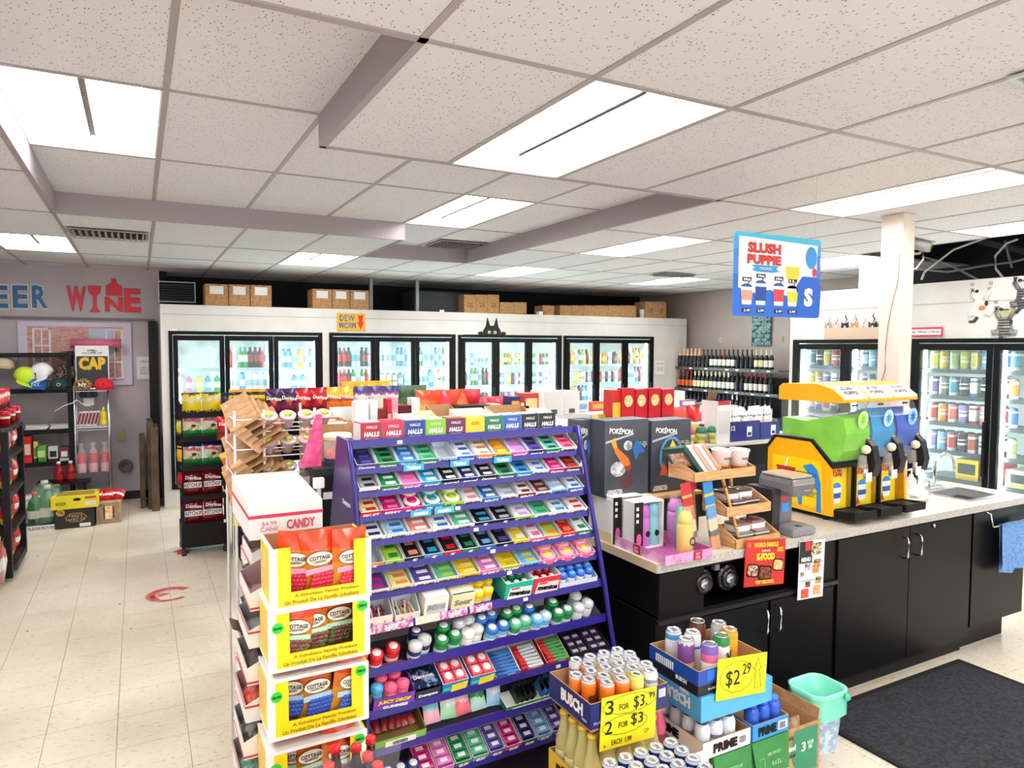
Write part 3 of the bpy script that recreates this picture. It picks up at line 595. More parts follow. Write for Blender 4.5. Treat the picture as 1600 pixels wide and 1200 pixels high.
# security camera on the post
t = T('security_camera', 'grey bullet security camera with antenna on the square post', 'camera', (4.776, 3.05, 2.555)); C_ = mat('#9b9a96', .4, .2)
O('wall_plate', lathe(((.03, 0), (.03, .015), (.001, .016)), 12), mat('#6a6a68', .4), t, (0, 0, 0), (0, PI/2, 0)); O('arm', tube([(0, 0, 0), (.1, -.02, .01), (.13, -.02, .05)], .01), C_, t)
b = O('body', lathe(((.034, 0), (.038, .01), (.038, .15), (.03, .165), (.001, .166)), 14), C_, t, (.07, .06, .10), (1.9, 0, .45)); O('lens', lathe(((.024, 0), (.024, .006), (.001, .007)), 12), mat('#222226', .1), b, (0, 0, .163)); O('sun_shield', multi([(0, .042, .09, .07, .004, .17)]), C_, b)
O('antenna', tube([(.07, .03, .11), (.07, .03, .2)], .004), mat('#2a2a2c'), t); O('lead', tube([(.13, 0, .09), (.17, 0, .05), (.18, 0, -.02), (.13, .02, -.09), (.03, .05, -.1)], .006), mat('#e6e4de'), t)
# ------------------------------------------------------------------ corner by the painted wall
def block(name, label, u0, v0, u1, v1, Y, d, m, cat='box', th=0, sink=None, bev=.003):
    a, b = PY(u0, v0, Y), PY(u1, v1, Y); z = b.z if sink is None else sink
    t = T(name, label, cat, ((a.x+b.x)/2, Y+d/2, z)); O('body', box(b.x-a.x, d, a.z-z, bev), m, t)
    return t, b.x-a.x, a.z-z
t = T('beer_lettering', 'big blue hand-cut beer lettering with cream edges on the wall', 'lettering', (0, 9.795, 0))
for ch, u0, u1 in (('B', -45, -16), ('E', -13, 15), ('E', 17, 46), ('R', 47, 77)):
    a, b = PY(u0, 443, 9.79), PY(u1, 484, 9.79); c = (a+b)/2; wd, hg = b.x-a.x, a.z-b.z
    o = txt(t, ch, mat('#e6e2b8'), (c.x, -.002, c.z), wd, hg, bold=.05, name='letter_edge'); o = txt(t, ch, mat('#1f68ac'), (c.x, -.006, c.z), wd*.86, hg*.88, bold=.03, name='letter')
t = T('wine_lettering', 'red cut-out wine lettering with a glass and bottle in it', 'lettering', (0, 9.795, 0)); RD = mat('#e0213f', .5); GO = mat('#7a6a4a')
for ch, u0, u1, v0, v1 in (('W', 104, 135, 447, 486), ('N', 164, 192, 464, 487), ('E', 194, 220, 451, 488)):
    a, b = PY(u0, v0, 9.79), PY(u1, v1, 9.79); c = (a+b)/2; txt(t, ch, GO, (c.x, -.002, c.z), (b.x-a.x)*1.05, (a.z-b.z)*1.05, bold=.05, name='letter_edge'); txt(t, ch, RD, (c.x, -.006, c.z), b.x-a.x, a.z-b.z, bold=.045, name='letter')
a, b = PY(138, 447, 9.79), PY(158, 487, 9.79); c = (a+b)/2; hw, hg = (b.x-a.x)/2, a.z-b.z
gp = [(-hw, hg/2), (hw, hg/2), (hw*.9, hg*.25), (hw*.3, hg*.12), (hw*.3, -hg*.3), (hw*.9, -hg*.5), (-hw*.9, -hg*.5), (-hw*.3, -hg*.3), (-hw*.3, hg*.12), (-hw*.9, hg*.25)]
O('glass_letter', prism(gp, .004), RD, t, (c.x, -.008, c.z)); O('glass_edge', prism([(x*1.12, z*1.06) for x, z in gp], .003), GO, t, (c.x, -.004, c.z))
a, b = PY(166, 435, 9.79), PY(190, 462, 9.79); c = (a+b)/2; hw, hg = (b.x-a.x)/2, (a.z-b.z)/2
gp = [(-hw, -hg), (hw, -hg), (hw, hg*.1), (hw*.35, hg*.5), (hw*.3, hg), (-hw*.3, hg), (-hw*.35, hg*.5), (-hw, hg*.1)]
O('bottle_letter', prism(gp, .004), RD, t, (c.x, -.008, c.z)); O('bottle_edge', prism([(x*1.12, z*1.05) for x, z in gp], .003), GO, t, (c.x, -.004, c.z))
# window poster: flat print of a shuttered window on a brick yard
a, b = PY(27, 502, 9.77), PY(207, 601, 9.77); c = (a+b)/2; W_, H_ = b.x-a.x, a.z-b.z
t = T('window_poster', 'wall poster of an open white shuttered window onto pink brickwork', 'poster', (c.x, 9.77, c.z))
O('border', box(W_, .02, H_, c=True), mat('#d3c9dc', .5), t)
def brickm():
    M = bpy.data.materials.new('brick_print'); M.use_nodes = True; nt, N, Lk, bs = nodes(M)
    tc = N.new('ShaderNodeTexCoord'); mp = N.new('ShaderNodeMapping'); mp.inputs['Rotation'].default_value = (PI/2, 0, 0); br = N.new('ShaderNodeTexBrick'); br.inputs['Scale'].default_value = 14
    br.inputs['Color1'].default_value = lin('#c98d84'); br.inputs['Color2'].default_value = lin('#e0b9a8'); br.inputs['Mortar'].default_value = lin('#8a6460'); Lk.new(tc.outputs['Object'], mp.inputs[0]); Lk.new(mp.outputs[0], br.inputs[0]); Lk.new(br.outputs[0], bs.inputs['Base Color']); return M
O('brick_print', box(W_*.84, .004, H_*.86, c=True), brickm(), t, (0, -.012, 0)); O('sky_print', box(W_*.22, .002, H_*.5, c=True), mat('#b9c4d6'), t, (W_*.22, -.015, H_*.16))
O('foliage_print', prism(ellipse(.2, .12), .002), noisy('#7a4a44', '#a9665a', 40), t, (-.1, -.016, -.02))
for s, x in ((-1, -W_*.30), (1, W_*.34)):
    O('shutter', multi([(x-.08, 0, 0, .02, .004, H_*.8), (x+.08, 0, 0, .02, .004, H_*.8)] + [(x, 0, z*H_*.26, .17, .004, .016) for z in (-1.5, -.5, .5, 1.5)] + [(x, 0, 0, .012, .004, H_*.8)]), mat('#ece6f2', .5), t, (0, -.018, 0))
t, w_, h_ = paper('price_list', 213, 557, 243, 592, 9.78, 'white price list taped to the wall beside the cooler', 'notice', mat('#e4e2e6'), [('PRICES', 0, .28, .55, .1, '#4a4a52'), ('CANS  2.99\nBOX   9.99\nPACK  4.99', 0, -.12, .6, .36, '#55555c')])
bk = T('black_shelving', 'black metal shelf unit of caps and groceries against the wall', 'shelf', (-1.35, 9.52, 0)); BKM = mat('#19191b', .5)
for x in (-.68, .66):
    for y in (-.17, .17): O('post', box(.045, .03, 1.83), BKM, bk, (x, y, 0))
for z in (.12, .575, .94, 1.40, 1.8): O('shelf', multi([(0, 0, -.01, 1.36, .36, .02), (0, -.18, -.012, 1.36, .012, .05)]), BKM, bk, (0, 0, z))
def cap(loc, c, label, rot=(0, 0, 0), brim=None, s=1.0, emb=None, ec='#f4f4f4'):
    t = T('baseball_cap', label, 'cap', loc, 0, 'caps on show', rot)
    m = c if not isinstance(c, str) else mat(c, .8)
    O('crown', lathe(((.093*s, 0), (.094*s, .03*s), (.086*s, .07*s), (.06*s, .1*s), (.03*s, .115*s), (.001, .118*s)), 16), m, t)
    n = 9; V = [(.075*s*math.sin(-1.25+2.5*i/(n-1)), -.06*s*math.cos(-1.25+2.5*i/(n-1)), .004) for i in range(n)] + [(.085*s*math.sin(-1.25+2.5*i/(n-1)), -.07*s-.09*s*math.cos((-1.25+2.5*i/(n-1)))**.7, .002-.012*math.sin(-1.25+2.5*i/(n-1))**2) for i in range(n)]
    V += [(x, y, z+.005) for x, y, z in V]; F = []
    for i in range(n-1): F += [(i, i+1, n+i+1, n+i), (2*n+i, 3*n+i, 3*n+i+1, 2*n+i+1), (n+i, n+i+1, 3*n+i+1, 3*n+i)]
    O('brim', mk('brim', V, F), mat(brim, .7) if brim else m, t); O('top_button', lathe(((.008, 0), (.006, .005), (.001, .006)), 8), m, t, (0, 0, .117*s))
    if emb:
        e = txt(t, emb, mat(ec), (0, -.094*s, .05*s), None, .04*s, (-.2, 0, 0), bold=.02, name='emblem')
    return t
leo = noisy('#2a1f16', '#b08848', 60, .8, .45, .5)
cap(PY(4, 575, 9.42)+Vector((0, 0, 0)), '#cdb99c', 'beige cap at the far end of the cap shelf', s=1.15)
cap(PY(37, 592, 9.4), '#d6f23a', 'neon yellow cap tipped on its side on the black shelf', (.5, .35, .5), s=1.2, brim='#c8e430')
cap(PY(68, 586, 9.4), '#f2f2f2', 'white cap with a black patch on the black shelf', (.45, -.3, -.5), s=1.2, emb='7', ec='#161616')
cap(PY(58, 607, 9.36), '#2a6fc0', 'blue cap with white letters below the white one', s=1.05, emb='NY')
cap(PY(93, 607, 9.36), '#1c3b36', 'dark green cap with a pale crest on the black shelf', s=1.0, emb='O', ec='#9ab0a8')
t = T('fur_hat', 'speckled dark furry hat at the end of the black shelf', 'hat', PY(103, 590, 9.46)); O('crown', lathe(((.09, 0), (.1, .04), (.09, .11), (.06, .15), (.001, .165)), 14), noisy('#1c1815', '#7a6a58', 50, .9, .48, .54, .5), t); O('flap', box(.17, .02, .05, .008), noisy('#1c1815', '#7a6a58', 50, .9, .48, .54, .5), t, (0, -.1, -.0))
cap(PY(130, 608, 9.27), leo, 'leopard print cap with white letters on the chrome rack', emb='NY', s=1.02)
cap(PY(162, 608, 9.27), '#d31f2f', 'red cap with a dark leaf emblem on the chrome rack', emb='*', ec='#5a0f14', s=1.1)
cr = T('chrome_rack', 'narrow chrome wire rack under the cap sign', 'rack', (-.475, 9.35, 0)); CHW = mat('#c4c7cc', .25, .9)
for x in (-.165, .165):
    for y in (-.14, .14): O('post', lathe(((.011, 0), (.011, 1.45)), 8), CHW, cr, (x, y, 0))
for z in (.30, .42, .97, 1.41): O('wire_shelf', multi([(0, y, 0, .33, .006, .012) for y in (-.14, .14)] + [(x, 0, .0, .006, .28, .012) for x in (-.165, .165)] + [(0, -.12+.03*k, 0, .33, .004, .004) for k in range(9)] + [(0, -.14, -.03, .33, .005, .005)]), CHW, cr, (0, 0, z))
a, b = PY(117, 540, 9.5), PY(171, 590, 9.5)
t = T('cap_sign', 'white and charcoal cap sign standing on the chrome rack', 'sign', ((a.x+b.x)/2, 9.48, 1.425)); sw, sh = b.x-a.x, a.z-1.425
O('board', box(sw, .01, sh), WHITE, t); O('dark_field', box(sw*.93, .004, sh*.72), mat('#3b3b3a'), t, (0, -.007, .01)); txt(t, 'CAP', mat('#f2c42e'), (0, -.011, sh*.56), sw*.8, sh*.32, bold=.06); txt(t, 'BASEBALL\nAND SUMMER CAPS', mat('#3a3a3a'), (0, -.007, sh*.85), sw*.6, sh*.12)
p = PY(151, 530, 9.7); t = T('pink_roll', 'rolled pink sheet lying above the cap sign', 'roll', (p.x, 9.62, 1.83)); O('roll', lathe(((.055, -.26), (.055, .26)), 18), mat('#d7708a', .35), t, (0, 0, .09), (0, PI/2, 0)); O('bracket', multi([(-.2, 0, .015, .02, .06, .04), (.2, 0, .015, .02, .06, .04)]), BKM, t)
# pedestal shelf for the roll: the black unit's top bar carries on behind the sign
t = T('navy_beanie', 'navy bundled cap inside the chrome rack', 'cap', PY(139, 633, 9.33)); O('crown', lathe(((.085, 0), (.095, .03), (.08, .07), (.001, .09)), 12), noisy('#28344e', '#44587a', 40, .9), t, (0, 0, .09)); O('brim', box(.14, .06, .006), mat('#28344e'), t, (0, -.08, .09)); O('stand', box(.1, .05, .09), WHITE, t)
for i in range(6):
    t = T('blister_pack', f"white and maroon blister pack, {ORD[i]} of the slanted packs on the chrome rack", 'pack', (-.62+.034*i, 9.25+.02*(i % 2), .985), 0, 'packs on the chrome rack', (0, .25, 0)); O('card', box(.03, .02, .17), WHITE if i % 2 else mat('#e9e4e0'), t); O('tool', box(.02, .01, .13), mat('#7a1f26'), t, (0, -.012, .02))
t = T('mustard_bottle', 'yellow squeeze bottle on the chrome rack', 'bottle', (-.36, 9.25, .978)); O('bottle', lathe(((.03, 0), (.038, .01), (.038, .07), (.028, .1), (.034, .13), (.025, .17), (.012, .18)), 12), mat('#ecd018', .3), t); O('nozzle', lathe(((.014, 0), (.012, .02), (.004, .04)), 8), mat('#f4ea9a'), t, (0, 0, .18)); O('label', lathe(((.0385, 0), (.0385, .045)), 12, cap=False), mat('#f6e44a'), t, (0, 0, .02))
for i in range(3):
    t = T('cup_stack', f"bagged stack of red and pink cups, {L3[i]} of three on the chrome rack", 'cups', (-.59+.115*i, 9.28, .428), 0, 'bagged cup stacks'); O('cups', lathe(tuple((.042+.003*(k % 2), .018*k) for k in range(14)), 14), bands(((0, '#f0a8b8'), (.55, '#e4123c')), 2, .3), t, (0, 0, 0)); O('bag_wrap', lathe(((.05, 0), (.052, .2), (.03, .29), (.01, .31), (.035, .36)), 10, cap=False), glass('#ffffff', .18, .15), t)
for i in range(3):
    t = T('glass_cup', f"small clear cup, {L3[i]} of three on the bottom of the chrome rack", 'cup', (-.58+.105*i, 9.28, .308), 0, 'clear cups'); O('cup', lathe(((.03, 0), (.04, .09), (.037, .09), (.028, .004), (.001, .004)), 12), mat('#cfcbd6', .15, 0, 0, .7), t)
block('display_tray', 'grey printed tray under the bagged cup stacks', 119, 740, 170, 760, 9.17, .02, mat('#5d5a64'))
tag(O('string_loop', tube([PY(u, v, 9.18) for u, v in ((85, 643), (100, 634), (112, 630), (120, 625), (127, 630), (133, 634), (142, 634))], .005), mat('#e8e6e2', .3), None), 'white plastic strap sticking out of the chrome rack', 'strap')
for i, (u0, u1) in enumerate(((36, 74), (74, 107))):
    a, b = PY(u0, 660, 9.38), PY(u1, 672, 9.38); t = T('paper_stack', f"white paper pile, {L3[i]} from the snack rack on the black shelving", 'paper', ((a.x+b.x)/2, 9.52, .951), .05*i, None)
    for k in range(3): O('sheet', box(b.x-a.x-.02, .24, .012), mat('#efeeea'), t, (.01*(k % 2), 0, .013*k), (0, 0, .06*k))
for i, (u0, v0, u1, v1, c, n, lab) in enumerate(((36, 682, 50, 723, '#c8191f', 'snack_box', 'tall red box on the lower black shelf'), (52, 690, 60, 722, '#c8c060', 'snack_box', 'cream striped box beside the tall red box'), (56, 697, 73, 722, '#5fae3a', 'soap_pack', 'green soap pack on the lower black shelf'), (75, 698, 91, 722, '#dcdce0', 'patterned_pack', 'black and white patterned pack on the lower shelf'), (93, 699, 108, 721, '#7a2a3a', 'tea_box', 'maroon and white box at the end of the lower shelf'))):
    t, W_, H_ = block(n, lab, u0, v0, u1, v1, 9.36, .16, mat(c, .4), 'box', sink=.586)
    O('front_print', prism(rrect(W_*.7, H_*.4, .004), .002), mat(['#e8d0c0', '#4a7a3a', '#c8e890', '#26262a', '#efe6e6'][i]), t, (0, -.082, H_*.5)); O('base_band', box(W_+.002, .162, H_*.2), mat(['#e02a30', '#2a4a2a', '#3f8a2a', '#26262a', '#d8d4d4'][i]), t)
def jug(x, y, z, c, lab, s=1, capc='#f4f4f4', nm='drink_jug', g=None):
    t = T(nm, lab, 'bottle', (x, y, z), 0, g); O('bottle', lathe(tuple((r*s, h*s) for r, h in ((.045, 0), (.052, .01), (.052, .12), (.045, .16), (.02, .2), (.018, .22))), 12), mat(c, .15), t); O('bottle_cap', lathe(((.02*s, 0), (.02*s, .025*s), (.001, .026*s)), 10), mat(capc), t, (0, 0, .215*s)); O('label', lathe(((.053*s, 0), (.053*s, .06*s)), 12, cap=False), mat('#d8d4cc' if c != '#8a1018' else '#a01820', .4), t, (0, 0, .04*s)); return t
st_ = T('low_table', 'low black table behind the soda bottles and boxes', 'table', (-.75, 9.1, 0)); O('top', box(.5, .3, .02), BKM, st_, (0, 0, .38))
for x in (-.2, .2):
    for y in (-.12, .12): O('leg', box(.025, .025, .38), BKM, st_, (x, y, 0))
jug(-.79, 9.02, .4, '#8a1018', 'dark red juice jug nearer the wall corner', .95); jug(-.68, 9.02, .4, '#8a1018', 'dark red juice jug beside the chrome rack', .95)
GRN = '#1f7a3a'
for i, (x, y, s, cc) in enumerate(((-.97, 8.62, 1.35, '#e05a4a'), (-.86, 8.62, 1.6, '#d8e0d8'), (-.9, 8.78, 1.7, '#cfd8d0'), (-.79, 8.75, 1.5, '#2a8a4a'))):
    jug(x, y, .065, [GRN, GRN, '#2f8a4a', '#2c6f6a'][i], ['green soda bottle with an orange cap in the white crate', 'tall green soda bottle in the white crate', 'green soda bottle at the back of the crate', 'teal green bottle by the dark carton'][i], s, cc, 'soda_bottle')
t = T('bottle_crate', 'white printed crate tray holding green soda bottles', 'crate', (-.9, 8.68, 0)); O('tray', tray(.3, .38, .06, .06), [WHITE, GREY], t); txt(t, 'PLEASE RETURN', mat('#2a2a2a'), (0, -.192, .03), .24, .03)
tag(O('film_wrap', lathe(((.17, .06), (.175, .2), (.16, .34), (.08, .44), (.03, .47)), 14, cap=False), glass('#e8f2ee', .15, .2), None, (-.89, 8.7, 0)), 'torn clear film over the green soda bottles', 'wrap')
t = T('beer_carton', 'black carton with gold outlined lettering on the floor', 'box', (-.615, 8.63, 0)); O('carton', box(.355, .3, .205, .004), mat('#211c1a', .4), t)
O('badge', prism(ellipse(.2, .11, 6), .002), mat('#b08a50'), t, (.01, -.152, .11)); O('badge_field', prism(ellipse(.18, .095, 6), .002), mat('#211c1a'), t, (.01, -.153, .11)); txt(t, "MIKE'S\nHARD ER", mat('#c8a878'), (.01, -.155, .11), .17, .07); O('price_spot', prism(ellipse(.08, .07), .002), mat('#d8b23a'), t, (-.125, -.152, .17)); txt(t, '7%', BLACK, (-.125, -.155, .17), .05, .035); O('label', box(.1, .002, .035), WHITE, t, (.09, -.152, .01))
t = T('yellow_carton', 'flat yellow carton lying on the black carton', 'box', (-.61, 8.63, .206)); O('carton', box(.42, .34, .13, .004), mat('#f0e020', .4), t); O('handle_hole', prism(ellipse(.07, .03), .002), BLACK, t, (.02, -.172, .095)); O('barcode_label', multi([(.1+.012*k, -.172, .05, .008, .002, .045) for k in range(8)]), WHITE, t); O('red_print', box(.1, .002, .02), mat('#d04a2a'), t, (.14, -.172, .1)); txt(t, 'BEER', BLACK, (-.12, -.173, .06), .09, .03); O('top_print', box(.34, .22, .001), mat('#a8983a'), t, (0, 0, .13))
t = T('tan_carton', 'tan carton with a bright food photo beside the black one', 'box', (-.31, 8.67, 0)); O('carton', box(.23, .28, .225, .004), noisy('#a88a6a', '#b89c7c', 20, .8), t); O('photo_print', prism(rrect(.07, .14, .01), .002), noisy('#f6b060', '#fff4d0', 30), t, (0, -.146, .12)); O('dark_print', box(.1, .002, .13), mat('#4a2a1a'), t, (.0, -.141, .055)); txt(t, 'BREAD', mat('#4a3826'), (-.06, -.142, .2), .06, .018)
for i in range(5): tag(O('candy_bag', bag(.1, .12, .06, i, nx=5, nz=6), bands(((0, '#c8182a'), (.4, '#f0e8e0'), (.6, '#c8182a')), 2, .25, .2), None, (-.41+.045*i, 8.66+.03*(i % 2), .228), (-.5, .2*(i-2), 0)), f"red and white sweet bag, {ORD[i]} in the heap on the tan carton", 'bag', 'bags on the tan carton')
for i, (u0, v0, u1, Y) in enumerate(((217, 684, 226, 9.2), (229, 660, 239, 9.1), (234, 668, 247, 8.98))):
    a, b = PY(u0, v0, Y), PY(u1, v0, Y); t = T('folding_table', f"folded brown table, {['shortest and closest to the wall', 'tallest, in the middle', 'widest, beside the cooler'][i]}", 'table', ((a.x+b.x)/2, Y+.22, 0), 0, None)
    O('tabletop', box((b.x-a.x), .55, a.z, .006), noisy('#4c3a2c', '#63503c', 6, .6), t); O('edge_strip', box(.006, .552, a.z*.96), mat('#2c211a'), t, ((b.x-a.x)/2-.004, 0, .01))
S('gap_shade', box(.1, .06, 2.2), mat('#141316', .7), None, (.17, 9.74, 0))  # dark strip painted as the shade in the gap beside the cooler
tag(O('wall_fan', lathe(((.07, 0), (.08, .02), (.08, .05), (.05, .055), (.045, .04), (.001, .04)), 20), mat('#6d696f', .4), None, (-.16, 9.795, .42), (PI/2, 0, 0)), 'grey round fan hanging low on the wall beside the chrome rack', 'fan')
tag(O('price_holder', box(.08, .02, .1), mat('#b0a060'), None, (-.2, 9.76, .74)), 'small yellowish holder on the wall behind the chrome rack', 'sign')
# red snack rack at the picture's edge
lr = T('snack_rack', 'black gondola end rack filled with red snack bags', 'rack', (-1.25, 7.2, 0))
for (x, y) in ((.3, .38), (.22, .0), (.3, -.42), (-.4, .38), (-.4, -.42)): O('post', box(.05, .05, 1.18 if y else 1.3), BKM, lr, (x, y, .03))
for z in (.06, .38, .68, .98, 1.2):
    pts = [(-.45, .42), (.2, .42), (.31, .36), (.34, .2), (.34, -.3), (.28, -.44), (-.45, -.44)]
    bm = bmesh.new(); vs = [bm.verts.new((x, y, 0)) for x, y in pts]; f = bm.faces.new(vs[::-1]); r_ = bmesh.ops.extrude_face_region(bm, geom=[f]); bmesh.ops.translate(bm, vec=(0, 0, .05 if z < .1 else .03), verts=[v for v in r_['geom'] if isinstance(v, bmesh.types.BMVert)]); bmesh.ops.recalc_face_normals(bm, faces=bm.faces[:]); me = bpy.data.meshes.new('shelf'); bm.to_mesh(me); bm.free(); me.materials.append(None)
    O('shelf', me, BKM, lr, (0, 0, z))
RB = [bands(((0, '#8a0f18'), (.25, '#e8c83a'), (.45, '#c8182a'), (.8, '#7a0a14')), 2, .2, .35, 7), bands(((0, '#b0141e'), (.3, '#f0e6e0'), (.5, '#d02030'), (.85, '#901018')), 2, .2, .3, 5), bands(((0, '#c8aa28'), (.3, '#a01420'), (.7, '#2a1a1a')), 2, .2, .4, 6)]
k = 0
for z in (.11, .41, .71, 1.01):
    for y in (-.34, -.2, -.05, .1, .24, .36):
        o = O('snack_bag', bag(.13, .22, .06, k % 5), RB[k % 3], None, (-.98 - .02*(k % 2), 7.2+y, z), (0, .08, -PI/2+.15*math.sin(k))); tag(o, f"red snack bag, {ORD[int((y+.36)/.14)]} from the near end, {['bottom', 'second', 'third', 'top'][[.11, .41, .71, 1.01].index(z)]} tier, red rack", 'bag', 'bags on the red snack rack'); k += 1
for i in range(6): tag(O('snack_tub', lathe(((.035, 0), (.045, .1), (.046, .12), (.001, .125)), 12), bands(((0, '#b0141e'), (.5, '#f4ece6'), (.65, '#c8182a')), 2, .3), None, (-1.1+.12*(i % 2), 6.88+.14*i, 1.232)), f"red and white snack tub, {ORD[i]} from the near end on top of the red rack", 'tub', 'tubs on the red snack rack')
for i in range(5): tag(O('snack_tub', lathe(((.05, 0), (.055, .12), (.05, .16), (.001, .165)), 12), bands(((0, '#7a0f18'), (.3, '#e04a3a'), (.6, '#f0d8d0'), (.8, '#c8182a')), 2, .3, .2), None, (-1.06, 6.95+.15*i, 1.355), (0, 0, i)), f"tall red tub, {ORD[i]} from the near end, upper row on the red rack", 'tub', 'tubs on the red snack rack')
o = T('carry_bag', 'pink and white bag hanging low on the red rack', 'bag', (-.99, 6.62, .05)); O('bag', bag(.2, .34, .1, 3), bands(((0, '#d8a8a8'), (.3, '#f4eeea'), (.6, '#c86a6a')), 2, .3, .3), o, (0, 0, 0), (0, 0, -1.2)); O('loop', tube([(0, .03, .34), (.0, .05, .4), (0, 0, .42), (0, -.03, .34)], .005), WHITE, o)
t = T('red_stool', 'red round plastic lid tub behind the snack rack', 'tub', (-1.33, 8.9, .12)); O('tub', lathe(((.14, 0), (.16, .1), (.17, .2), (.15, .2)), 18), mat('#c01820', .3), t); O('tub_handle', tube([(-.15, 0, .18), (-.1, -.12, .1), (.1, -.12, .1), (.15, 0, .18)], .006), mat('#e8e8e8'), t)
t = T('cleaner_tub', 'white and blue printed tub low beside the snack rack', 'tub', (-1.0, 8.75, .0)); O('tub', lathe(((.1, 0), (.11, .12), (.11, .28), (.1, .3), (.001, .3)), 16), bands(((0, '#f0f0f2'), (.3, '#3a5aa8'), (.5, '#c02a3a'), (.7, '#f0f0f2')), 2, .3, .2), t); O('lid', lathe(((.112, 0), (.112, .03), (.001, .032)), 16), WHITE, t, (0, 0, .295))
# floor decals
t = T('floor_arrow', 'red arrow decal on the floor by the chip rack', 'decal', PZ(286, 861, .002)); O('arrow', prism(((-.05, -.1), (.05, -.1), (.05, 0), (.09, 0), (0, .1), (-.09, 0), (-.05, 0)), .001), mat('#c8383a', .5), t, (0, 0, 0), (-PI/2, 0, 0))
p = PZ(265, 928, .002); t = T('floor_decal', 'worn round red decal on the vinyl floor', 'decal', p)
V = []; F = []; n = 30
for i in range(n+1):
    a_ = .5+i/n*4.9; r0, r1 = (.10 if i < 22 else .125), .165
    V += [(r0*math.cos(a_), r0*math.sin(a_), 0), (r1*math.cos(a_), r1*math.sin(a_), 0)]
for i in range(n): F.append((2*i, 2*i+1, 2*i+3, 2*i+2))
O('ring', mk('ring', V, F), noisy('#c23a36', '#d98a78', 14, .5, .3, .75), t, (0, 0, 0)); O('patch', prism(((-.13, -.05), (-.02, -.02), (0, .02), (-.06, .05), (-.13, .06)), .0005), noisy('#c23a36', '#e0a898', 30), t, (0, 0, 0), (-PI/2, 0, 0))
for i, (u, v) in enumerate(((187, 944), (205, 982), (59, 869), (150, 871), (43, 986))): tag(O('floor_scuff', prism(ellipse(.02, .012, 8), .001), mat('#2a2420'), None, PZ(u, v, .001), (-PI/2, 0, .5*i)), ['dark speck beside the middle floor joint', 'black scuff near the floor joint below the red decal', 'dark speck near the red snack rack', 'dark speck in the middle of the aisle', 'brown speck close to the snack rack foot'][i], 'mark')
# ------------------------------------------------------------------ chip rack and gondolas
def chipmat(kind):
    return {'ruffle': bands(((0, '#1d6b32'), (.2, '#2c8a44'), (.3, '#e8ecdc'), (.62, '#f4f2ea'), (.74, '#2a2470')), 2, .28, .12, 4), 'ketchup': bands(((0, '#5f0c18'), (.25, '#9c1424'), (.38, '#7a0e1c'), (.8, '#8a1020')), 2, .2, .2, 6),
            'yellow': bands(((0, '#2a2a2e'), (.15, '#e8d21e'), (.6, '#d8d6c0'), (.75, '#efd81a'), (.9, '#38383c')), 2, .3, .5, 9), 'nacho': bands(((0, '#f2b41c'), (.35, '#f6c428'), (.8, '#1c1a1a'), (.9, '#f2a81c')), 2, .3, .06, 3),
            'purple': bands(((0, '#4a1030'), (.3, '#7a1a3a'), (.5, '#3a1a4a'), (.85, '#5a2a6a')), 2, .22, .3, 6), 'red': bands(((0, '#7a0e1a'), (.35, '#b01424'), (.6, '#d81c2c'), (.9, '#a81020')), 2, .22, .2, 5),
            'corn': bands(((0, '#d8401a'), (.3, '#f07820'), (.5, '#c8401c'), (.66, '#f8c028'), (.9, '#f4ae20')), 2, .25, .15, 4), 'floral': bands(((0, '#2f7a5a'), (.2, '#eae8c8'), (.55, '#f0eef6'), (.66, '#9a4a9a'), (.78, '#3a3478')), 2, .3, .35, 7),
            'olive': bands(((0, '#cfd8a0'), (.3, '#5a7850'), (.5, '#35543a'), (.8, '#4a6a4a')), 2, .4, .4, 8), 'orange': bands(((0, '#f09a50'), (.4, '#f26a30'), (.6, '#ee4a28'), (.85, '#f04e30')), 2, .3, .3, 6), 'berry': bands(((0, '#f0d8d8'), (.3, '#e0304a'), (.7, '#e84a5a')), 2, .3, .3, 6),
            'gold': bands(((0, '#c87a1a'), (.4, '#f2a41c'), (.7, '#f4ba38')), 2, .25, .3, 7), 'plum': bands(((0, '#7a1a6a'), (.5, '#9a2a8a')), 2, .2, .2), 'lemon': bands(((0, '#d8c020'), (.4, '#f2e03a'), (.7, '#c8b430')), 2, .3, .5, 9)}[kind]
def chip(kind, w_, h_, loc, label, group, seed=0, tilt=0, rz=0, text=None, text2=None, t_=.07, cat='bag', tc='#f6f2ea'):
    t = T('chip_bag', label, cat, loc, 0, group, (-tilt, 0, rz)); O('bag', bag(w_, h_, t_, seed), chipmat(kind), t)
    if kind == 'ruffle': O('chip_picture', prism(ellipse(w_*.62, h_*.28), .002), noisy('#e8dca8', '#8fa060', 30, .5, .5, .6), t, (0, -t_*.52, h_*.42)); O('dip_picture', prism(ellipse(w_*.25, h_*.12), .002), mat('#26302a'), t, (.01, -t_*.53, h_*.45))
    if kind == 'ketchup': O('white_band', box(w_*.86, .002, h_*.2, c=True), WHITE, t, (-.005, -t_*.5, h_*.42))
    if kind in ('nacho', 'purple', 'red'): O('flash_print', prism(((-w_*.2, h_*.1), (w_*.02, -h_*.09), (w_*.2, h_*.1)), .002), mat('#ee4a2a'), t, (0, -t_*.5, h_*.5))
    if text: txt(t, text, mat(tc), (0, -t_*.53, h_*(.66 if kind != 'ketchup' else .68)), w_*.78, h_*.13, (0, .1, 0), bold=.04)
    if text2: txt(t, text2, BLACK, (-.005, -t_*.515, h_*.42), w_*.8, h_*.14, bold=.02)
    return t
ck = T('chip_rack', 'narrow black rack of chip bags at the end of the snack aisle', 'rack', (.505, 7.05, 0))
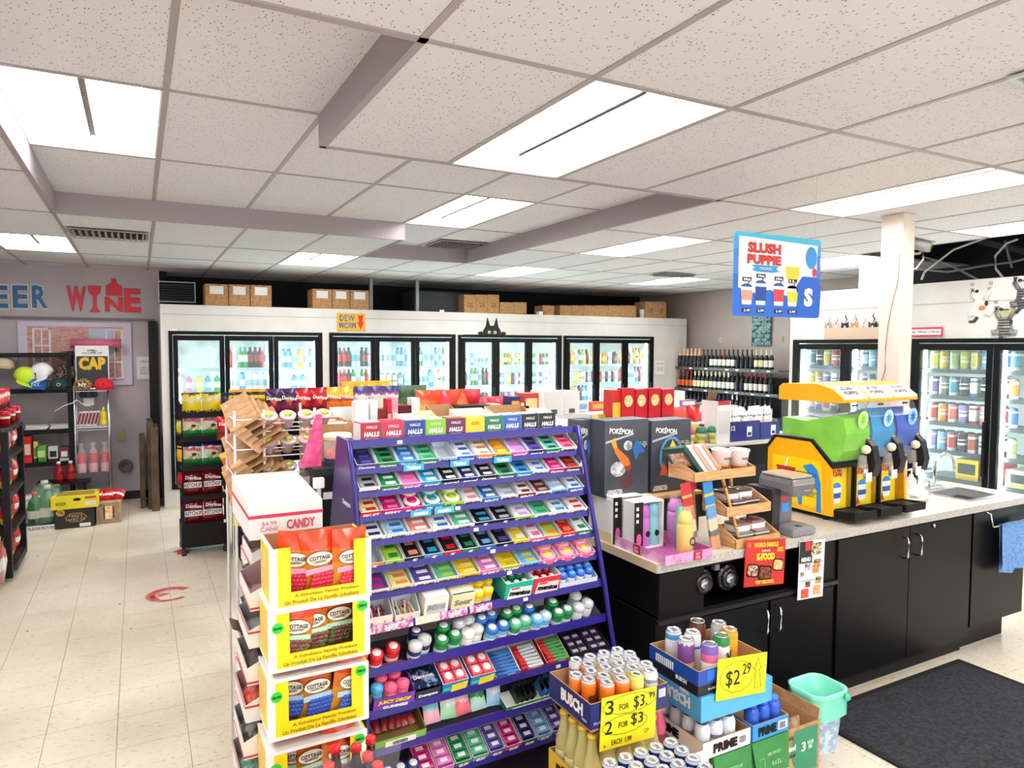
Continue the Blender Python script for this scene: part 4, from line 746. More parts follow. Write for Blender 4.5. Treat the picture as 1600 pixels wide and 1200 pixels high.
for x in (-.175, .175):
    for y in (-.16, .16): O('post', box(.018, .018, 1.28), BKM, ck, (x, y, .1))
    for y in (-.16, .16): O('caster', lathe(((.02, 0), (.022, .01), (.022, .05), (.01, .07)), 10), mat('#2b2b2e', .4), ck, (x, y, 0))
for i, z in enumerate((.26, .52, .79, 1.05, 1.27)): O('shelf', multi([(0, 0, -.01, .36, .33, .015), (0, -.175, .005, .37, .012, .05)]), BKM, ck, (0, 0, z))
O('base_box', box(.39, .36, .2, .006), BKM, ck, (0, 0, .07)); O('price_tag', box(.02, .002, .03), WHITE, ck, (.17, -.182, .27))
for z in (.4, .7, 1.0): O('side_wire', multi([(s*.18, 0, z, .006, .32, .006) for s in (-1, 1)]), BKM, ck)
kinds = [('ketchup', 'CHIPS', 'KETCHUP', 'dark red ketchup chip bag'), ('ketchup', 'CHIPS', 'KETCHUP', 'dark red ketchup chip bag'), ('ruffle', 'Ruffles', None, 'purple, white and green chip bag'), ('ruffle', 'Ruffles', None, 'purple, white and green chip bag'), ('yellow', None, None, 'yellow patterned chip bag')]
for i, z in enumerate((.27, .53, .80, 1.06, 1.275)):
    kd, a_, b_, nm = kinds[i]
    for s in (0, 1):
        h_ = .245 if i < 4 else .2
        chip(kd, .17, h_, (.42+.165*s, 6.93, z), f"{nm}, {['wall-side', 'aisle-side'][s]} one on the {['bottom', 'second', 'third', 'fourth', 'top'][i]} tier of the black rack", 'bags on the black chip rack', i*2+s, .12, 0, 'Doritos' if kd == 'ketchup' else a_, b_, .08, 'bag', '#e8305a' if kd == 'ruffle' else '#f4eeea')
chip('yellow', .12, .19, (.70, 6.98, 1.275), 'black snack bag squeezed beside the yellow bags on the rack', None, 4, .1, .3).children[0].material_slots[0].material = mat('#1c1c22', .2)
for i in range(3): t = T('hanging_bag', f"small bag hanging off the side of the chip rack, {L3[i]} from the top", 'bag', (.31, 6.9, 1.1-.24*i)); O('bag', bag(.09, .14, .04, i), chipmat(('yellow', 'nacho', 'red')[i]), t, (0, 0, 0), (0, 0, -1.2))
# snack aisle gondola
def gond(name, label, x0, x1, y0, y1, zs, m, side=None):
    t = T(name, label, 'shelf', ((x0+x1)/2, (y0+y1)/2, 0)); w_, d_ = x1-x0, y1-y0
    O('base', box(w_, d_, .12), m, t); O('back_board', box(w_, .03, zs[-1]-.14), side or m, t, (0, 0, .12))
    for s in (-1, 1): O('upright', box(.03, d_*.95, zs[-1]-.15), m, t, (s*(w_/2-.015), 0, .12))
    for z in zs: O('shelf', multi([(0, 0, -.012, w_, d_, .02), (0, -d_/2-.004, -.014, w_, .01, .035)]), m, t, (0, 0, z))
    return t
gond('snack_gondola', 'black snack gondola carrying a long row of chip bags', .76, 3.35, 6.5, 7.1, (.4, .8, 1.24), BKM)
row = [('nacho', 'Doritos', 'golden nacho chip bag', 374), ('nacho', 'Doritos', 'golden nacho chip bag', 402), ('purple', 'Doritos', 'dark purple chip bag', 428), ('purple', 'Doritos', 'dark purple chip bag', 452), ('red', 'Doritos', 'bright red chip bag', 474), ('red', 'Doritos', 'bright red chip bag', 500), ('corn', 'Fritos', 'orange corn chip bag', 522), ('corn', 'Fritos', 'orange corn chip bag', 541), ('floral', 'Ruffles', 'violet and white chip bag', 565), ('floral', 'Ruffles', 'violet and white chip bag', 590), ('floral', 'Ruffles', 'violet and white chip bag', 612), ('olive', None, 'green herb chip bag', 636), ('olive', None, 'green herb chip bag', 656)]
for i, (kd, tx, nm, u) in enumerate(row):
    p = PY(u, 640, 6.6); hh_ = .27
    chip(kd, .165, hh_, (p.x, 6.62, 1.242), f"{nm}, {ORD[i]} along the top of the snack gondola", 'bags along the snack gondola', i, .05, 0, tx, None, .08, 'bag', '#f8f4ec' if kd != 'nacho' else '#2a2020')
for i, u in enumerate((545, 562, 580, 598)): p = PY(u, 620, 6.95); chip('gold', .15, .18, (p.x, 6.92, 1.37), f"gold chip bag, {ORD[i]} behind the violet bags on the gondola", 'gold bags at the back of the gondola', i, .2, .2*(-1)**i)
tag(O('bag_riser', box(2.5, .2, .12), BKM, None, (2.05, 6.98, 1.245)), 'black riser board behind the chip bags', 'riser')
for i, (u, kd) in enumerate(((662, 'orange'), (676, 'orange'), (690, 'berry'), (706, 'orange'), (722, 'orange'), (738, 'berry'), (752, 'berry'), (766, 'berry'), (776, 'berry'))):
    p = PY(u, 655, 5.9); chip(kd, .16, .23 if i < 6 else .15, (p.x, 5.85+.06*(i % 2), 1.285), f"{'orange' if kd == 'orange' else 'pink-red'} crinkled snack bag, {ORD[i]} in the heap past the green bags", 'heap of orange and red bags', i+3, .25*(-1)**i, .5*math.sin(i*2.1), None, None, .09)
t = T('dip_tray', 'black display box in front of the pink-red snack bags', 'box', PY(750, 655, 5.55) * 1); p0_ = PY(750, 648, 5.55); t.location = (p0_.x, 5.62, 1.285); O('carton', box(.42, .2, .1), mat('#151517', .4), t); O('white_label', box(.05, .002, .05), WHITE, t, (-.06, -.102, .03)); O('white_mark', prism(((-.02, .02), (.02, .02), (0, -.02)), .002), WHITE, t, (.05, -.102, .06))
gond('middle_gondola', 'grocery gondola in the middle aisle with boxes on top', 1.3, 5.3, 5.35, 6.1, (.4, .85, 1.28), mat('#e6e4e0', .5))
tag(O('herb_shelf', box(.75, .3, .03), mat('#4a3a28'), None, (2.72, 5.9, 1.283)), 'brown beaded shelf tray under the orange snack bags', 'tray')
G2 = 1.2855
def grocery(u0, v0, u1, Y, d, cols, nm, lab, base=G2, cat='box', pic=None, tx=None, tcol='#ffffff', grp=None, rz=0):
    a, b = PY(u0, v0, Y), PY(u1, v0, Y); w_, h_ = (b.x-a.x)*.97, a.z-base
    t = T(nm, lab, cat, ((a.x+b.x)/2, Y+d/2, base), rz, grp); O('carton', box(w_, d, h_), mat(cols[0], .4), t)
    if len(cols) > 1: O('front_print', prism(rrect(w_*.8, h_*.55, min(w_, h_)*.08), .002), mat(cols[1], .4), t, (0, -d/2-.002, h_*.5))
    if pic: O('picture', prism(ellipse(w_*.55, h_*.32), .002), noisy(pic[0], pic[1], 40, .5), t, (0, -d/2-.004, h_*.42))
    if tx: txt(t, tx, mat(tcol), (0, -d/2-.005, h_*.8), w_*.7, h_*.14, bold=.03)
    return t
for i, (u0, v0, u1, cols, lab) in enumerate(((770, 632, 783, ('#e8d0b0', '#2a4a8a'), 'tan and navy small carton behind the throat drop boxes'), (784, 634, 797, ('#24386a', '#f0b060'), 'navy carton with an orange picture, lower one'), (798, 620, 813, ('#24386a', '#f0b060'), 'navy carton with an orange picture, taller one'), (814, 630, 828, ('#f0d8c0', '#d04030'), 'cream carton with a red panel by the dark door post'), (819, 615, 842, ('#d8443a', '#f2e0a0'), 'red and yellow cracker carton before the coolers'), (842, 618, 856, ('#e2cfc0', '#8a6a9a'), 'beige patterned carton beside white cartons'))):
    grocery(u0, v0, u1, 5.45, .15, cols, 'grocery_carton', lab)
for i, (u0, u1, v0) in enumerate(((850, 882, 612), (882, 906, 612), (878, 905, 625))):
    if i < 2:
        t = grocery(u0, v0, u1, 5.35+.02*i, .25, ('#f2f1ee',), 'white_carton', f"big white shipping carton, {['first', 'second'][i]} of two over the black drop boxes"); O('barcode', multi([(-.03+.008*k, -.128, .03, .004, .002, .04) for k in range(8)]), mat('#2a2a2a'), t)
# near display gondola behind the gum rack
gond("near_gondola", "white edged gondola right behind the purple gum rack", .84, 2.3, 3.19, 3.8, (.4, .8, 1.34), mat("#3a3a3e", .5))
G1 = 1.3455
def opentray(u0, v0, u1, Y, d, cols, lab, items=None, base=G1, name='display_box', icol=None, front=.6):
    a, b = PY(u0, v0, Y), PY(u1, v0, Y); w_, h_ = (b.x-a.x)*.98, a.z-base
    t = T(name, lab, 'box', ((a.x+b.x)/2, Y+d/2, base)); O('tray', tray(w_, d, h_, h_*front, .004), [cols[0] if not isinstance(cols[0], str) else mat(cols[0], .5), cols[1] if not isinstance(cols[1], str) else mat(cols[1], .7)], t)
    return t, w_, h_
KI = mat('#b98e62', .85)
t, w_, h_ = opentray(488, 664, 556, 3.2, .3, (KRAFT, KI), 'open kraft carton behind the pink card, full of wrapped bars', front=1.0)
for i in range(5): tag(O('wrapped_bar', bag(.2, .06, .03, i, nx=5, nz=4), mat(['#f4ece4', '#e8dcd0', '#e8645a', '#f0e6da', '#efe2d2'][i], .3), None, (t.location.x-.01, 3.27+.045*i, G1+h_-.045), (-.9, 0, .1*i)), f"{['white', 'cream', 'red', 'ivory', 'pale'][i]} wrapped bar in the open kraft carton", 'bar', 'bars in the kraft carton')
for i, (u0, v0, u1, Y, d, cols, lab) in enumerate(((640, 652, 668, 3.3, .2, ('#f6f4f0', '#ffffff'), 'white open tray just behind the lime drop box'), (668, 648, 700, 3.5, .25, ('#f3f1ec', '#f6e0c0'), 'white tray with a cut handle behind the plum drop box'), (690, 638, 730, 3.62, .25, (KRAFT, KI), 'brown open carton standing higher behind the drop boxes'), (735, 646, 790, 3.4, .3, ('#f8f6f2', '#f2ecd8'), 'long white tray of pale snacks behind the yellow drop box'), (790, 640, 850, 3.45, .28, ('#f6f4f0', KI), 'white carton with a brown inside behind the blue box'), (856, 644, 888, 3.3, .25, ('#f8f6f2', '#f4f0e8'), 'white tray next to the round white tub'), (850, 650, 878, 3.62, .1, (KRAFT, KI), 'low brown carton edge behind the round tub'))):
    opentray(u0, v0, u1, Y, d, cols, lab)
random.seed(3)
for i in range(16):
    u = 672+11.3*i+random.uniform(-3, 3); Y = 3.35+random.uniform(0, .2); p = PY(u, 655, Y)
    tag(O('snack_packet', bag(.07, .08, .03, i % 4, nx=5, nz=5), mat(['#f4ecd0', '#bfe0ea', '#f6e49a', '#ffffff', '#e8c49a', '#f8f4ee'][i % 6], .3), None, (p.x, Y, 1.30+.01*(i % 3)), (-.5, .3*math.sin(i), i)), f"small {['cream', 'pale blue', 'yellow', 'white', 'tan', 'ivory'][i % 6]} snack packet, {ORD[i]} along the trays behind the drop boxes", 'packet', 'packets behind the drop boxes')
t = T('round_tub', 'round white plastic tub with a blue label behind the black drop box', 'tub', PY(878, 668, 3.2)); t.location.z = G1; O('tub', lathe(((.05, 0), (.06, .02), (.06, .13), (.045, .16), (.001, .165)), 16), mat('#f6f6f4', .3), t); O('label', lathe(((.061, .02), (.061, .06)), 16, cap=False), mat('#6ac0e0'), t)
for i, (u0, v0, u1, c, c2, lab) in enumerate(((555, 628, 576, '#f4f3f0', '#ffffff', 'white upright card before the violet chip bags'), (578, 626, 590, '#f6f5f2', '#e8e8e8', 'narrow white card next to the white upright card'), (590, 640, 604, '#8a1a20', '#f0eae4', 'dark red and white carton in the card row'), (605, 624, 612, '#d02030', '#f4b0b8', 'slim red card edge'), (612, 622, 622, '#f4a0b4', '#f6f0e8', 'pink and cream slim carton'), (624, 634, 643, '#6a1a2a', '#f0607a', 'dark berry juice cartons with black tops'), (643, 622, 656, '#f4f4f2', '#fafafa', 'tall white blank card beside the berry cartons'), (480, 645, 519, '#fbfbfa', '#ffffff', 'wide bright white carton above the fruit cups'), (519, 638, 553, '#efecea', '#2a2a2e', 'white box with bold black print beside the white carton'))):
    grocery(u0, v0, u1, 3.95+.02*i, .08, (c, c2), 'display_card', lab, base=1.2)
tag(O('card_table', box(1.65, .5, 1.19, .01), mat('#dcdad5', .5), None, (1.45, 4.2, 0)), 'white display table carrying the upright cards', 'table')
t = T('pink_card', 'hot pink sloping header card beside the kraft carton', 'card', PY(487, 700, 2.96)); O('card', prism(((-.05, -.1), (.04, -.1), (.045, .12), (.02, .12)), .006), noisy('#ee3f86', '#f26a9e', 30, .5), t, (0, 0, .02))
# candy jar on the black stand, and its white pole sign
st = T('display_stand', 'tall black display stand between the fruit cups and the gum rack', 'stand', (.745, 3.09, 0)); O('column', box(.155, .16, 1.36, .004), mat('#141416', .35), st); O('ledge', box(.19, .2, .03), mat('#2a2a2a', .4), st, (0, 0, 1.345)); O('price_card', box(.05, .003, .03), WHITE, st, (-.03, -.083, 1.24))
t = T('candy_jar', 'clear plastic jar of red sweets with a white lid', 'jar', (.775, 3.09, 1.377)); O('jar', lathe(((.055, 0), (.06, .01), (.06, .1), (.05, .115)), 16), glass('#ffffff', .25, .1), t); O('sweets', lathe(((.04, .005), (.052, .03), (.05, .06), (.02, .08), (.001, .082)), 10), noisy('#d8282a', '#f06a4a', 40, .4, bump=.6), t); O('lid', lathe(((.062, 0), (.062, .022), (.058, .028), (.001, .028)), 18), mat('#efe2c4', .4), t, (0, 0, .108)); O('base_label', lathe(((.0605, 0), (.0605, .03)), 16, cap=False), mat('#28324e'), t)
t = T('sign_clip', 'white plastic pole clip standing before the black stand', 'clip', PY(498, 760, 2.72)); t.location.z = 1.0; O('pole', cyl(.009, .36, 10), mat('#e9e7e2'), t); O('clip_head', box(.04, .03, .04, .004), mat('#f4f3f0'), t, (0, 0, .35)); O('claw', tube([(0, 0, .1), (.03, -.01, .08), (.035, -.01, .03), (.01, 0, .0)], .009), mat('#1b1b1d', .3), t); O('foot', box(.1, .08, .02), mat('#1b1b1d'), t, (0, 0, -.01)); O('riser', box(.06, .05, 1.0), mat('#1b1b1d'), t, (0, 0, -1.0))
# fruit cup rack
wr_ = T('cup_rack', 'white wire rack of clear fruit cups and kraft dividers', 'rack', (.51, 3.32, 0)); WW = mat('#e6e4e2', .35)
for x in (-.03, .19):
    for y in (-.12, .2): O('wire_post', cyl(.006, 1.62, 6), WW, wr_, (x, y, 0))
for y in (-.12, .2): O('wire_post', cyl(.006, 1.62, 6), WW, wr_, (-.15, y, 0))
for k, z in enumerate((1.18, 1.30, 1.415, 1.525)):
    O('wire_shelf', multi([(.08, -.12, z, .23, .005, .005), (.08, .02, z, .23, .005, .005), (-.03, .04, z, .005, .32, .005), (.19, .04, z, .005, .32, .005), (.08, -.12, z+.035, .23, .004, .004)]), WW, wr_)
for k, z in enumerate((1.33, 1.45, 1.58)): O('side_wire', multi([(-.15, .04, z, .005, .32, .005), (-.09, -.12, z, .12, .005, .005)]), WW, wr_)
cupp = ((.024, 0), (.034, .05), (.037, .055), (.037, .06))
for k, z in enumerate((1.185, 1.305, 1.42, 1.53)):
    for i in range(4 if k == 3 else 3):
        t = T('fruit_cup', f"clear cup of mixed fruit sweets, {ORD[i]} on the {['lowest', 'second', 'third', 'top'][k]} wire shelf", 'cup', (.51-.005+.079*i, 3.24, z+.012), 0, 'fruit cups', (.55, 0, 0)); O('cup', lathe(cupp, 14, cap=False), mat('#e8d8dc', .15, 0, 0, .45), t)
        O('cup_filling', lathe(((.0235, 0), (.032, .045), (.001, .05)), 12), noisy('#8a4050', '#d8a0a0', 60, .4, .4, .6), t, (0, 0, .002)); O('film_lid', lathe(((.037, 0), (.034, .005), (.001, .006)), 14), mat('#d8b8c0', .15), t, (0, 0, .058)); O('fruit', lathe(((.018, 0), (.016, .008), (.001, .014)), 8), noisy('#e8e04a', '#7ab83a', 80, .4), t, (.003*(i-1), 0, .062))
for k, (z, y) in enumerate(((1.50, 3.42), (1.34, 3.36), (1.2, 3.34))):
    for i in range(5): 
        tag(O('kraft_divider', box(.13, .42, .004), KRAFT if i % 2 else noisy('#9a7048', '#b0855c', 20, .8), None, (.40+.03*i+(.02*k if 0 else 0), 3.38-.005*i, z+.1-.018*i), (.25, -.5, -.12)), f"slanted kraft cardboard sheet, {ORD[i]} of the {['top', 'middle', 'lower'][k]} fan beside the fruit cups", 'cardboard', 'kraft sheets beside the fruit cups')
    t = T('wood_lath', f"pale wooden front strip of the {['top', 'middle', 'lower'][k]} cardboard fan", 'strip', (.40, 3.2, z-.02), 0, None, (0, .75, 0)); O('lath', box(.16, .012, .05), mat('#dcb48c', .6), t)
# orange snack bags hanging at the aisle side
for i in range(7):
    p = PY(368+4*(i % 2)+2*i, 705+22*(i // 1) * .62, 4.6+.0*i); t = T('hanging_chips', f"orange cheese snack bag, {ORD[i]} from the top of the hanging strip", 'bag', (p.x, 4.6+.05*(i % 2), p.z-.1), 0, 'hanging orange bags', (0, .35*(-1)**i, .2)); O('bag', bag(.13, .17, .05, i), bands(((0, '#d8741a'), (.35, '#f0a83a'), (.55, '#c8641a'), (.8, '#f2b04a')), 2, .25, .4, 7), t)
tag(O('clip_strip', box(.02, .012, 1.55), mat('#e6e6e6'), None, (PY(385, 700, 4.68).x, 4.72, 0)), 'pale vertical strip carrying the hanging orange bags', 'strip')
tag(O('sale_tag', box(.11, .003, .07), mat('#e8c81e'), None, PY(378, 822, 4.55), (0, .15, 0)), 'yellow two-line sale tag clipped on the orange bags', 'tag')
for i, (u, kd) in enumerate(((355, 'red'), (372, 'red'))): p = PY(u, 688, 6.3); chip(kd, .15, .2, (p.x, 6.35, p.z-.0), f"red chip bag, {L3[i]} on the shelf below the golden nacho bags", None, i, .05, 0, 'Doritos')
tag(O('lower_snack_shelf', multi([(0, 0, 0, .7, .3, .02), (0, -.15, .0, .7, .01, .05)]), mat('#e8c884'), None, (1.02, 6.35, PY(360, 690, 6.3).z-.012)), 'pale yellow edged shelf under the red chip bags', 'shelf')
p = PY(364, 740, 5.2); t = T('blue_pouch', 'blue and white pouch hanging by the aisle side', 'pouch', (p.x, 5.2, p.z)); O('hang_wire', box(.006, .006, 1.25), mat('#d8d8da'), t, (0, .03, -p.z+.02)); O('pouch', bag(.09, .22, .04, 2), bands(((0, '#e8eef4'), (.4, '#2a6ac0'), (.8, '#3a80d8')), 2, .3, .2), t)
# ------------------------------------------------------------------ purple gum rack
RZ = math.radians(1.9); RO = Vector((.702, 2.62, 0))
KZ = [1.527, 1.43, 1.347, 1.258, 1.168, 1.073, .976, .857, .70, .555, .42, .27, .12]
KY = [0, -.041, -.074, -.088, -.111, -.125, -.139, -.152, -.164, -.19, -.205, -.22, -.235]
KW = [1.043, 1.034, 1.033, 1.042, 1.044, 1.057, 1.068, 1.085, 1.103, 1.115, 1.125, 1.135, 1.145]
PUR = mat('#2f2389', .28); PURD = mat('#3a1f66', .3)
gr = T('gum_rack', 'tall purple metal gum rack with twelve sloping shelves', 'rack', RO, RZ)
for k, (z, y, w_) in enumerate(zip(KZ, KY, KW)):
    s = O('shelf', multi([(w_/2, .075, 0, w_, .15, .006)], ('gs', k)), mat('#24202c', .5), gr, (0, y+.004, z-.004 if k == 0 else z-.014), (0 if k == 0 else .45, 0, 0))
    hgt = .03 if k < 7 else .034
    O('shelf_rail', multi([(w_/2, 0, 0, w_, .008, hgt)], ('gr', k)), PUR, gr, (0, y, z), (-.12, 0, 0))
    if k % 3 == 0 or k in (3, 4, 5, 7): O('price_tag', box(.022, .002, .014, c=True), WHITE, gr, (.2+.07*k, y-.006, z-.004))
V = [(0, KY[k]-.006, KZ[k]+.018) for k in range(13)]
def side(x, sgn, wk):
    pts = [(KY[k]-.008, KZ[k]+.016) for k in range(13)] + [(-.26, 0), (.36, 0), (.34, .8), (.13, 1.545)]
    n = len(pts); xs = lambda z: (x + (wk(z) if wk else 0))
    Vv = [(xs(z), y, z) for y, z in pts] + [(xs(z)+.012*sgn, y, z) for y, z in pts]
    F = [tuple(range(n)), tuple(range(2*n-1, n-1, -1))] + [(i, i+n, (i+1) % n+n, (i+1) % n) for i in range(n)]
    bm = bmesh.new(); vs = [bm.verts.new(v) for v in Vv]
    for f in F: bm.faces.new([vs[i] for i in f])
    bmesh.ops.recalc_face_normals(bm, faces=bm.faces[:]); me = bpy.data.meshes.new('side'); bm.to_mesh(me); bm.free(); me.materials.append(None); return me
def wk(z):
    for k in range(12):
        if KZ[k+1] <= z <= KZ[k]: return KW[k+1] + (KW[k]-KW[k+1])*(z-KZ[k+1])/(KZ[k]-KZ[k+1])
    return KW[0] if z > 1.5 else KW[-1]
O('side_panel', side(0, -1, None), PURD, gr)
e0 = [(0, KY[k]-.012, KZ[k]+.016) for k in range(13)] + [(0, -.26, 0)]
O('edge_trim', joinm([(tube([(p[0]-.006, p[1], p[2]) for p in e0], .011, 4), Matrix())]), mat('#3c2c84', .3), gr)
O('edge_trim', joinm([(tube([(wk(p[2])+.008, p[1]+.0, p[2]) for p in e0], .012, 4), Matrix())]), mat('#2e2288', .3), gr)
O('back_board', box(1.03, .01, 1.5), mat('#b9b6c0', .6), gr, (.52, .28, .03), (.06, 0, 0))
O('side_rail', tube([(1.05, .13, 1.53), (1.1, .3, .7), (1.14, .34, .05)], .012, 5), mat('#332796', .3), gr)
for s, z, y in (('Dentyne', 1.30, .02), ('Clorets', 1.19, .03), ('Trident', 1.08, .05), ('STRIDE', .96, .06)): txt(gr, s, mat('#e8e0ea'), (-.0135, y-.02, z), .10, .026, (0, 0, -PI/2), bold=.03, name='side_lettering')
def place(k, x, up=0, back=0, tilt=.45):
    """world location and rotation on shelf k, x along it, back = distance up the slope"""
    L_ = Vector((x, KY[k]+.006, KZ[k]-.012)); c, s = math.cos(tilt), math.sin(tilt)
    L_ += Vector((0, back*c - up*s, back*s + up*c))
    return RO + Matrix.Rotation(RZ, 3, 'Z') @ L_
HEX = {'violet': '#5a4a9a', 'green': '#1f8a4a', 'blue': '#2f6fc0', 'mint': '#58b88a', 'pale blue': '#a8cfe8', 'orange': '#ee8a3a', 'yellow': '#f0c81e', 'pink': '#e070b8', 'navy': '#242a66', 'black': '#1c1c22', 'white': '#ecebea', 'cyan': '#2a9ad0', 'magenta': '#cc1f78', 'brown': '#7a2a1e', 'red': '#d4242c', 'grey': '#9fa4ac', 'teal': '#2c9aa0', 'lime': '#a4cc3a', 'salmon': '#f08a78', 'cream': '#efe0a0', 'lilac': '#b892d8', 'olive': '#a8b02a', 'rose': '#ee6f9a', 'silver': '#c8ccd4', 'sky': '#6ab4e4'}
# (outer carton, pack body, pack accent, wordmark)
R1 = [('violet', 'navy', 'violet', 'Dentyne'), ('green', 'green', 'black', 'Dentyne'), ('cyan', 'blue', 'pale blue', 'Trident'), ('green', 'mint', 'green', 'Dentyne'), ('pale blue', None, None, 'Trident'), ('blue', 'white', 'blue', 'Trident'), ('orange', 'white', 'orange', 'Trident'), ('yellow', 'orange', 'yellow', 'TROPICAL'), ('pink', 'lilac', 'pink', 'excel'), ('navy', 'violet', 'navy', 'excel'), ('green', 'mint', 'navy', 'excel'), ('white', 'rose', 'red', 'STRAWBERRY')]
R2 = [('white', 'grey', 'black', 'excel'), ('green', 'green', 'white', 'excel'), ('pink', 'pink', 'rose', 'excel'), ('cyan', 'cyan', 'white', 'excel'), ('black', 'black', 'white', 'excel'), ('navy', 'navy', 'white', 'excel'), ('black', 'black', 'silver', 'Dentyne'), ('green', 'green', 'black', 'Dentyne'), ('cyan', 'cyan', 'navy', 'Dentyne'), ('white', 'silver', 'blue', 'Trident'), ('magenta', 'magenta', 'rose', 'Dentyne'), ('brown', 'brown', 'red', 'Dentyne')]
R3 = [('red', 'cream', 'red', 'FRUIT'), ('magenta', 'magenta', 'rose', 'BERRY'), ('magenta', 'T', 'magenta', 'Mentos'), ('cyan', 'T', 'teal', 'Mentos'), ('lime', 'T', 'lime', 'Mentos'), ('white', 'white', 'salmon', 'MINTS'), ('blue', 'blue', 'white', 'MINTS'), ('white', 'silver', 'grey', 'MINTS'), ('brown', 'white', 'brown', 'MINTS'), ('white', 'brown', 'grey', 'MINTS'), ('sky', 'pale blue', 'white', 'MINTS'), ('blue', 'white', 'blue', 'MINTS')]
R4 = [('white', 'white', 'navy', 'ICE'), ('white', 'pale blue', 'blue', 'ICE'), ('white', 'salmon', 'white', 'ICE'), ('white', 'white', 'blue', 'ICE'), ('white', 'mint', 'white', 'ICE'), ('black', 'black', 'cyan', '5'), ('black', 'black', 'grey', '5'), ('lime', 'white', 'lilac', 'ICE'), ('white', 'mint', 'green', 'ICE'), ('white', 'white', 'cyan', 'ICE'), ('white', 'white', 'red', 'ICE')]
R5 = [('orange', None, None, '5'), ('lime', 'lime', 'green', '5'), ('black', 'black', 'salmon', '5'), ('cyan', 'black', 'cyan', '5'), ('red', 'black', 'red', '5'), ('green', 'black', 'green', '5'), ('blue', 'black', 'sky', '5'), ('black', 'black', 'violet', '5'), ('yellow', 'yellow', 'white', 'tic'), ('rose', 'white', 'rose', 'tic'), ('orange', 'lime', 'orange', 'tic'), ('red', 'red', 'orange', 'tic'), ('green', 'white', 'green', 'tic')]
R6 = [('white', 'violet', 'magenta', 'MAYNARDS'), ('cream', 'cream', 'orange', 'HONEY'), ('white', 'violet', 'white', 'GRAPE'), ('cream', 'mint', 'lime', 'MELON'), ('yellow', 'yellow', 'cream', 'LEMON'), ('pink', 'pink', 'white', 'BUBBLE'), ('olive', 'yellow', 'olive', 'TAPE'), ('sky', 'sky', 'yellow', 'TAPE'), ('rose', 'T', 'rose', 'TAPE'), ('rose', 'T', 'rose', 'TAPE'), ('rose', 'T', 'rose', 'TAPE')]
SHN = ['top', 'second', 'third', 'fourth', 'fifth', 'sixth', 'seventh', 'eighth', 'ninth', 'tenth', 'eleventh', 'twelfth']
def packs(k, x, w_, body, acc, n, nm, lab, grp, d=.12, ph=.014):
    bw, bd = w_-.012, (d-.012)/n
    for j in range(n):
        o = T('gum_pack', f"{(['front', 'middle', 'back'] if n == 3 else ['front', 'back'])[j]} {lab}", 'pack', place(k, x, .012+.006*0, .008+bd*(j+.5)), 0, grp, (.45, 0, RZ))
        O('wrapper', box(bw, bd-.002, .022, .002), mat(HEX[body], .25), o); O('print_band', box(bw*.62, bd*.45, .0226), mat(HEX[acc], .3), o, (bw*.08, 0, 0))
for k, row in ((1, R1), (2, R2), (3, R3), (4, R4), (5, R5), (6, R6)):
    n = len(row); W_ = KW[k]-.02
    for i, (outer, body, acc, wm) in enumerate(row):
        w_ = W_/n-.003; x = .01+W_*(i+.5)/n; fh = .034
        t = T('gum_tray', f"{outer} gum tray, {ORD[i]} from the yellow cartons, {SHN[k]} shelf of purple rack", 'box', place(k, x, .003, .067), 0, f"gum trays on the {SHN[k]} shelf", (.45, 0, RZ))
        O('tray', tray(w_, .13, .045, .036, .0025), [mat(HEX[outer], .35), mat('#d9e2ec', .5)], t)
        dark = outer in ('white', 'cream', 'yellow', 'pale blue', 'silver', 'sky', 'lime')
        txt(t, wm, mat('#2a2a50' if dark else '#f6f4f0'), (0, -.0665, .02), min(w_*.8, .016*len(wm)+.01), .015, bold=.03, shear=.2)
        if body == 'T':
            for j in (0, 1):
                o = T('candy_tin', f"{['lower', 'upper'][j]} round {acc} tin in the {ORD[i]} tray of the {SHN[k]} gum shelf", 'tin', place(k, x, .012+.012*j, .035+.05*j), 0, f"round tins in {outer} trays", (.45, 0, RZ)); O('tin', lathe(((w_*.43, 0), (w_*.45, .004), (w_*.45, .024), (w_*.43, .03)), 16), mat(HEX[acc], .2), o); O('tin_lid', lathe(((w_*.42, 0), (w_*.36, .004), (.001, .004)), 16), mat('#f0ead6' if acc != 'rose' else '#f4a0b8', .25), o, (0, 0, .03)); O('print_disc', lathe(((w_*.24, 0), (w_*.24, .001), (.001, .001)), 12), mat(HEX[acc] if acc != 'rose' else '#e8d84a', .3), o, (0, 0, .0345))
        elif body: packs(k, x, w_-.006, body, acc, 3 if k != 5 else 2, 'gum_pack', f"{body} gum pack with {acc} print, {ORD[i]} tray, {SHN[k]} shelf", f"packs in the {ORD[i]} tray of the {SHN[k]} shelf")
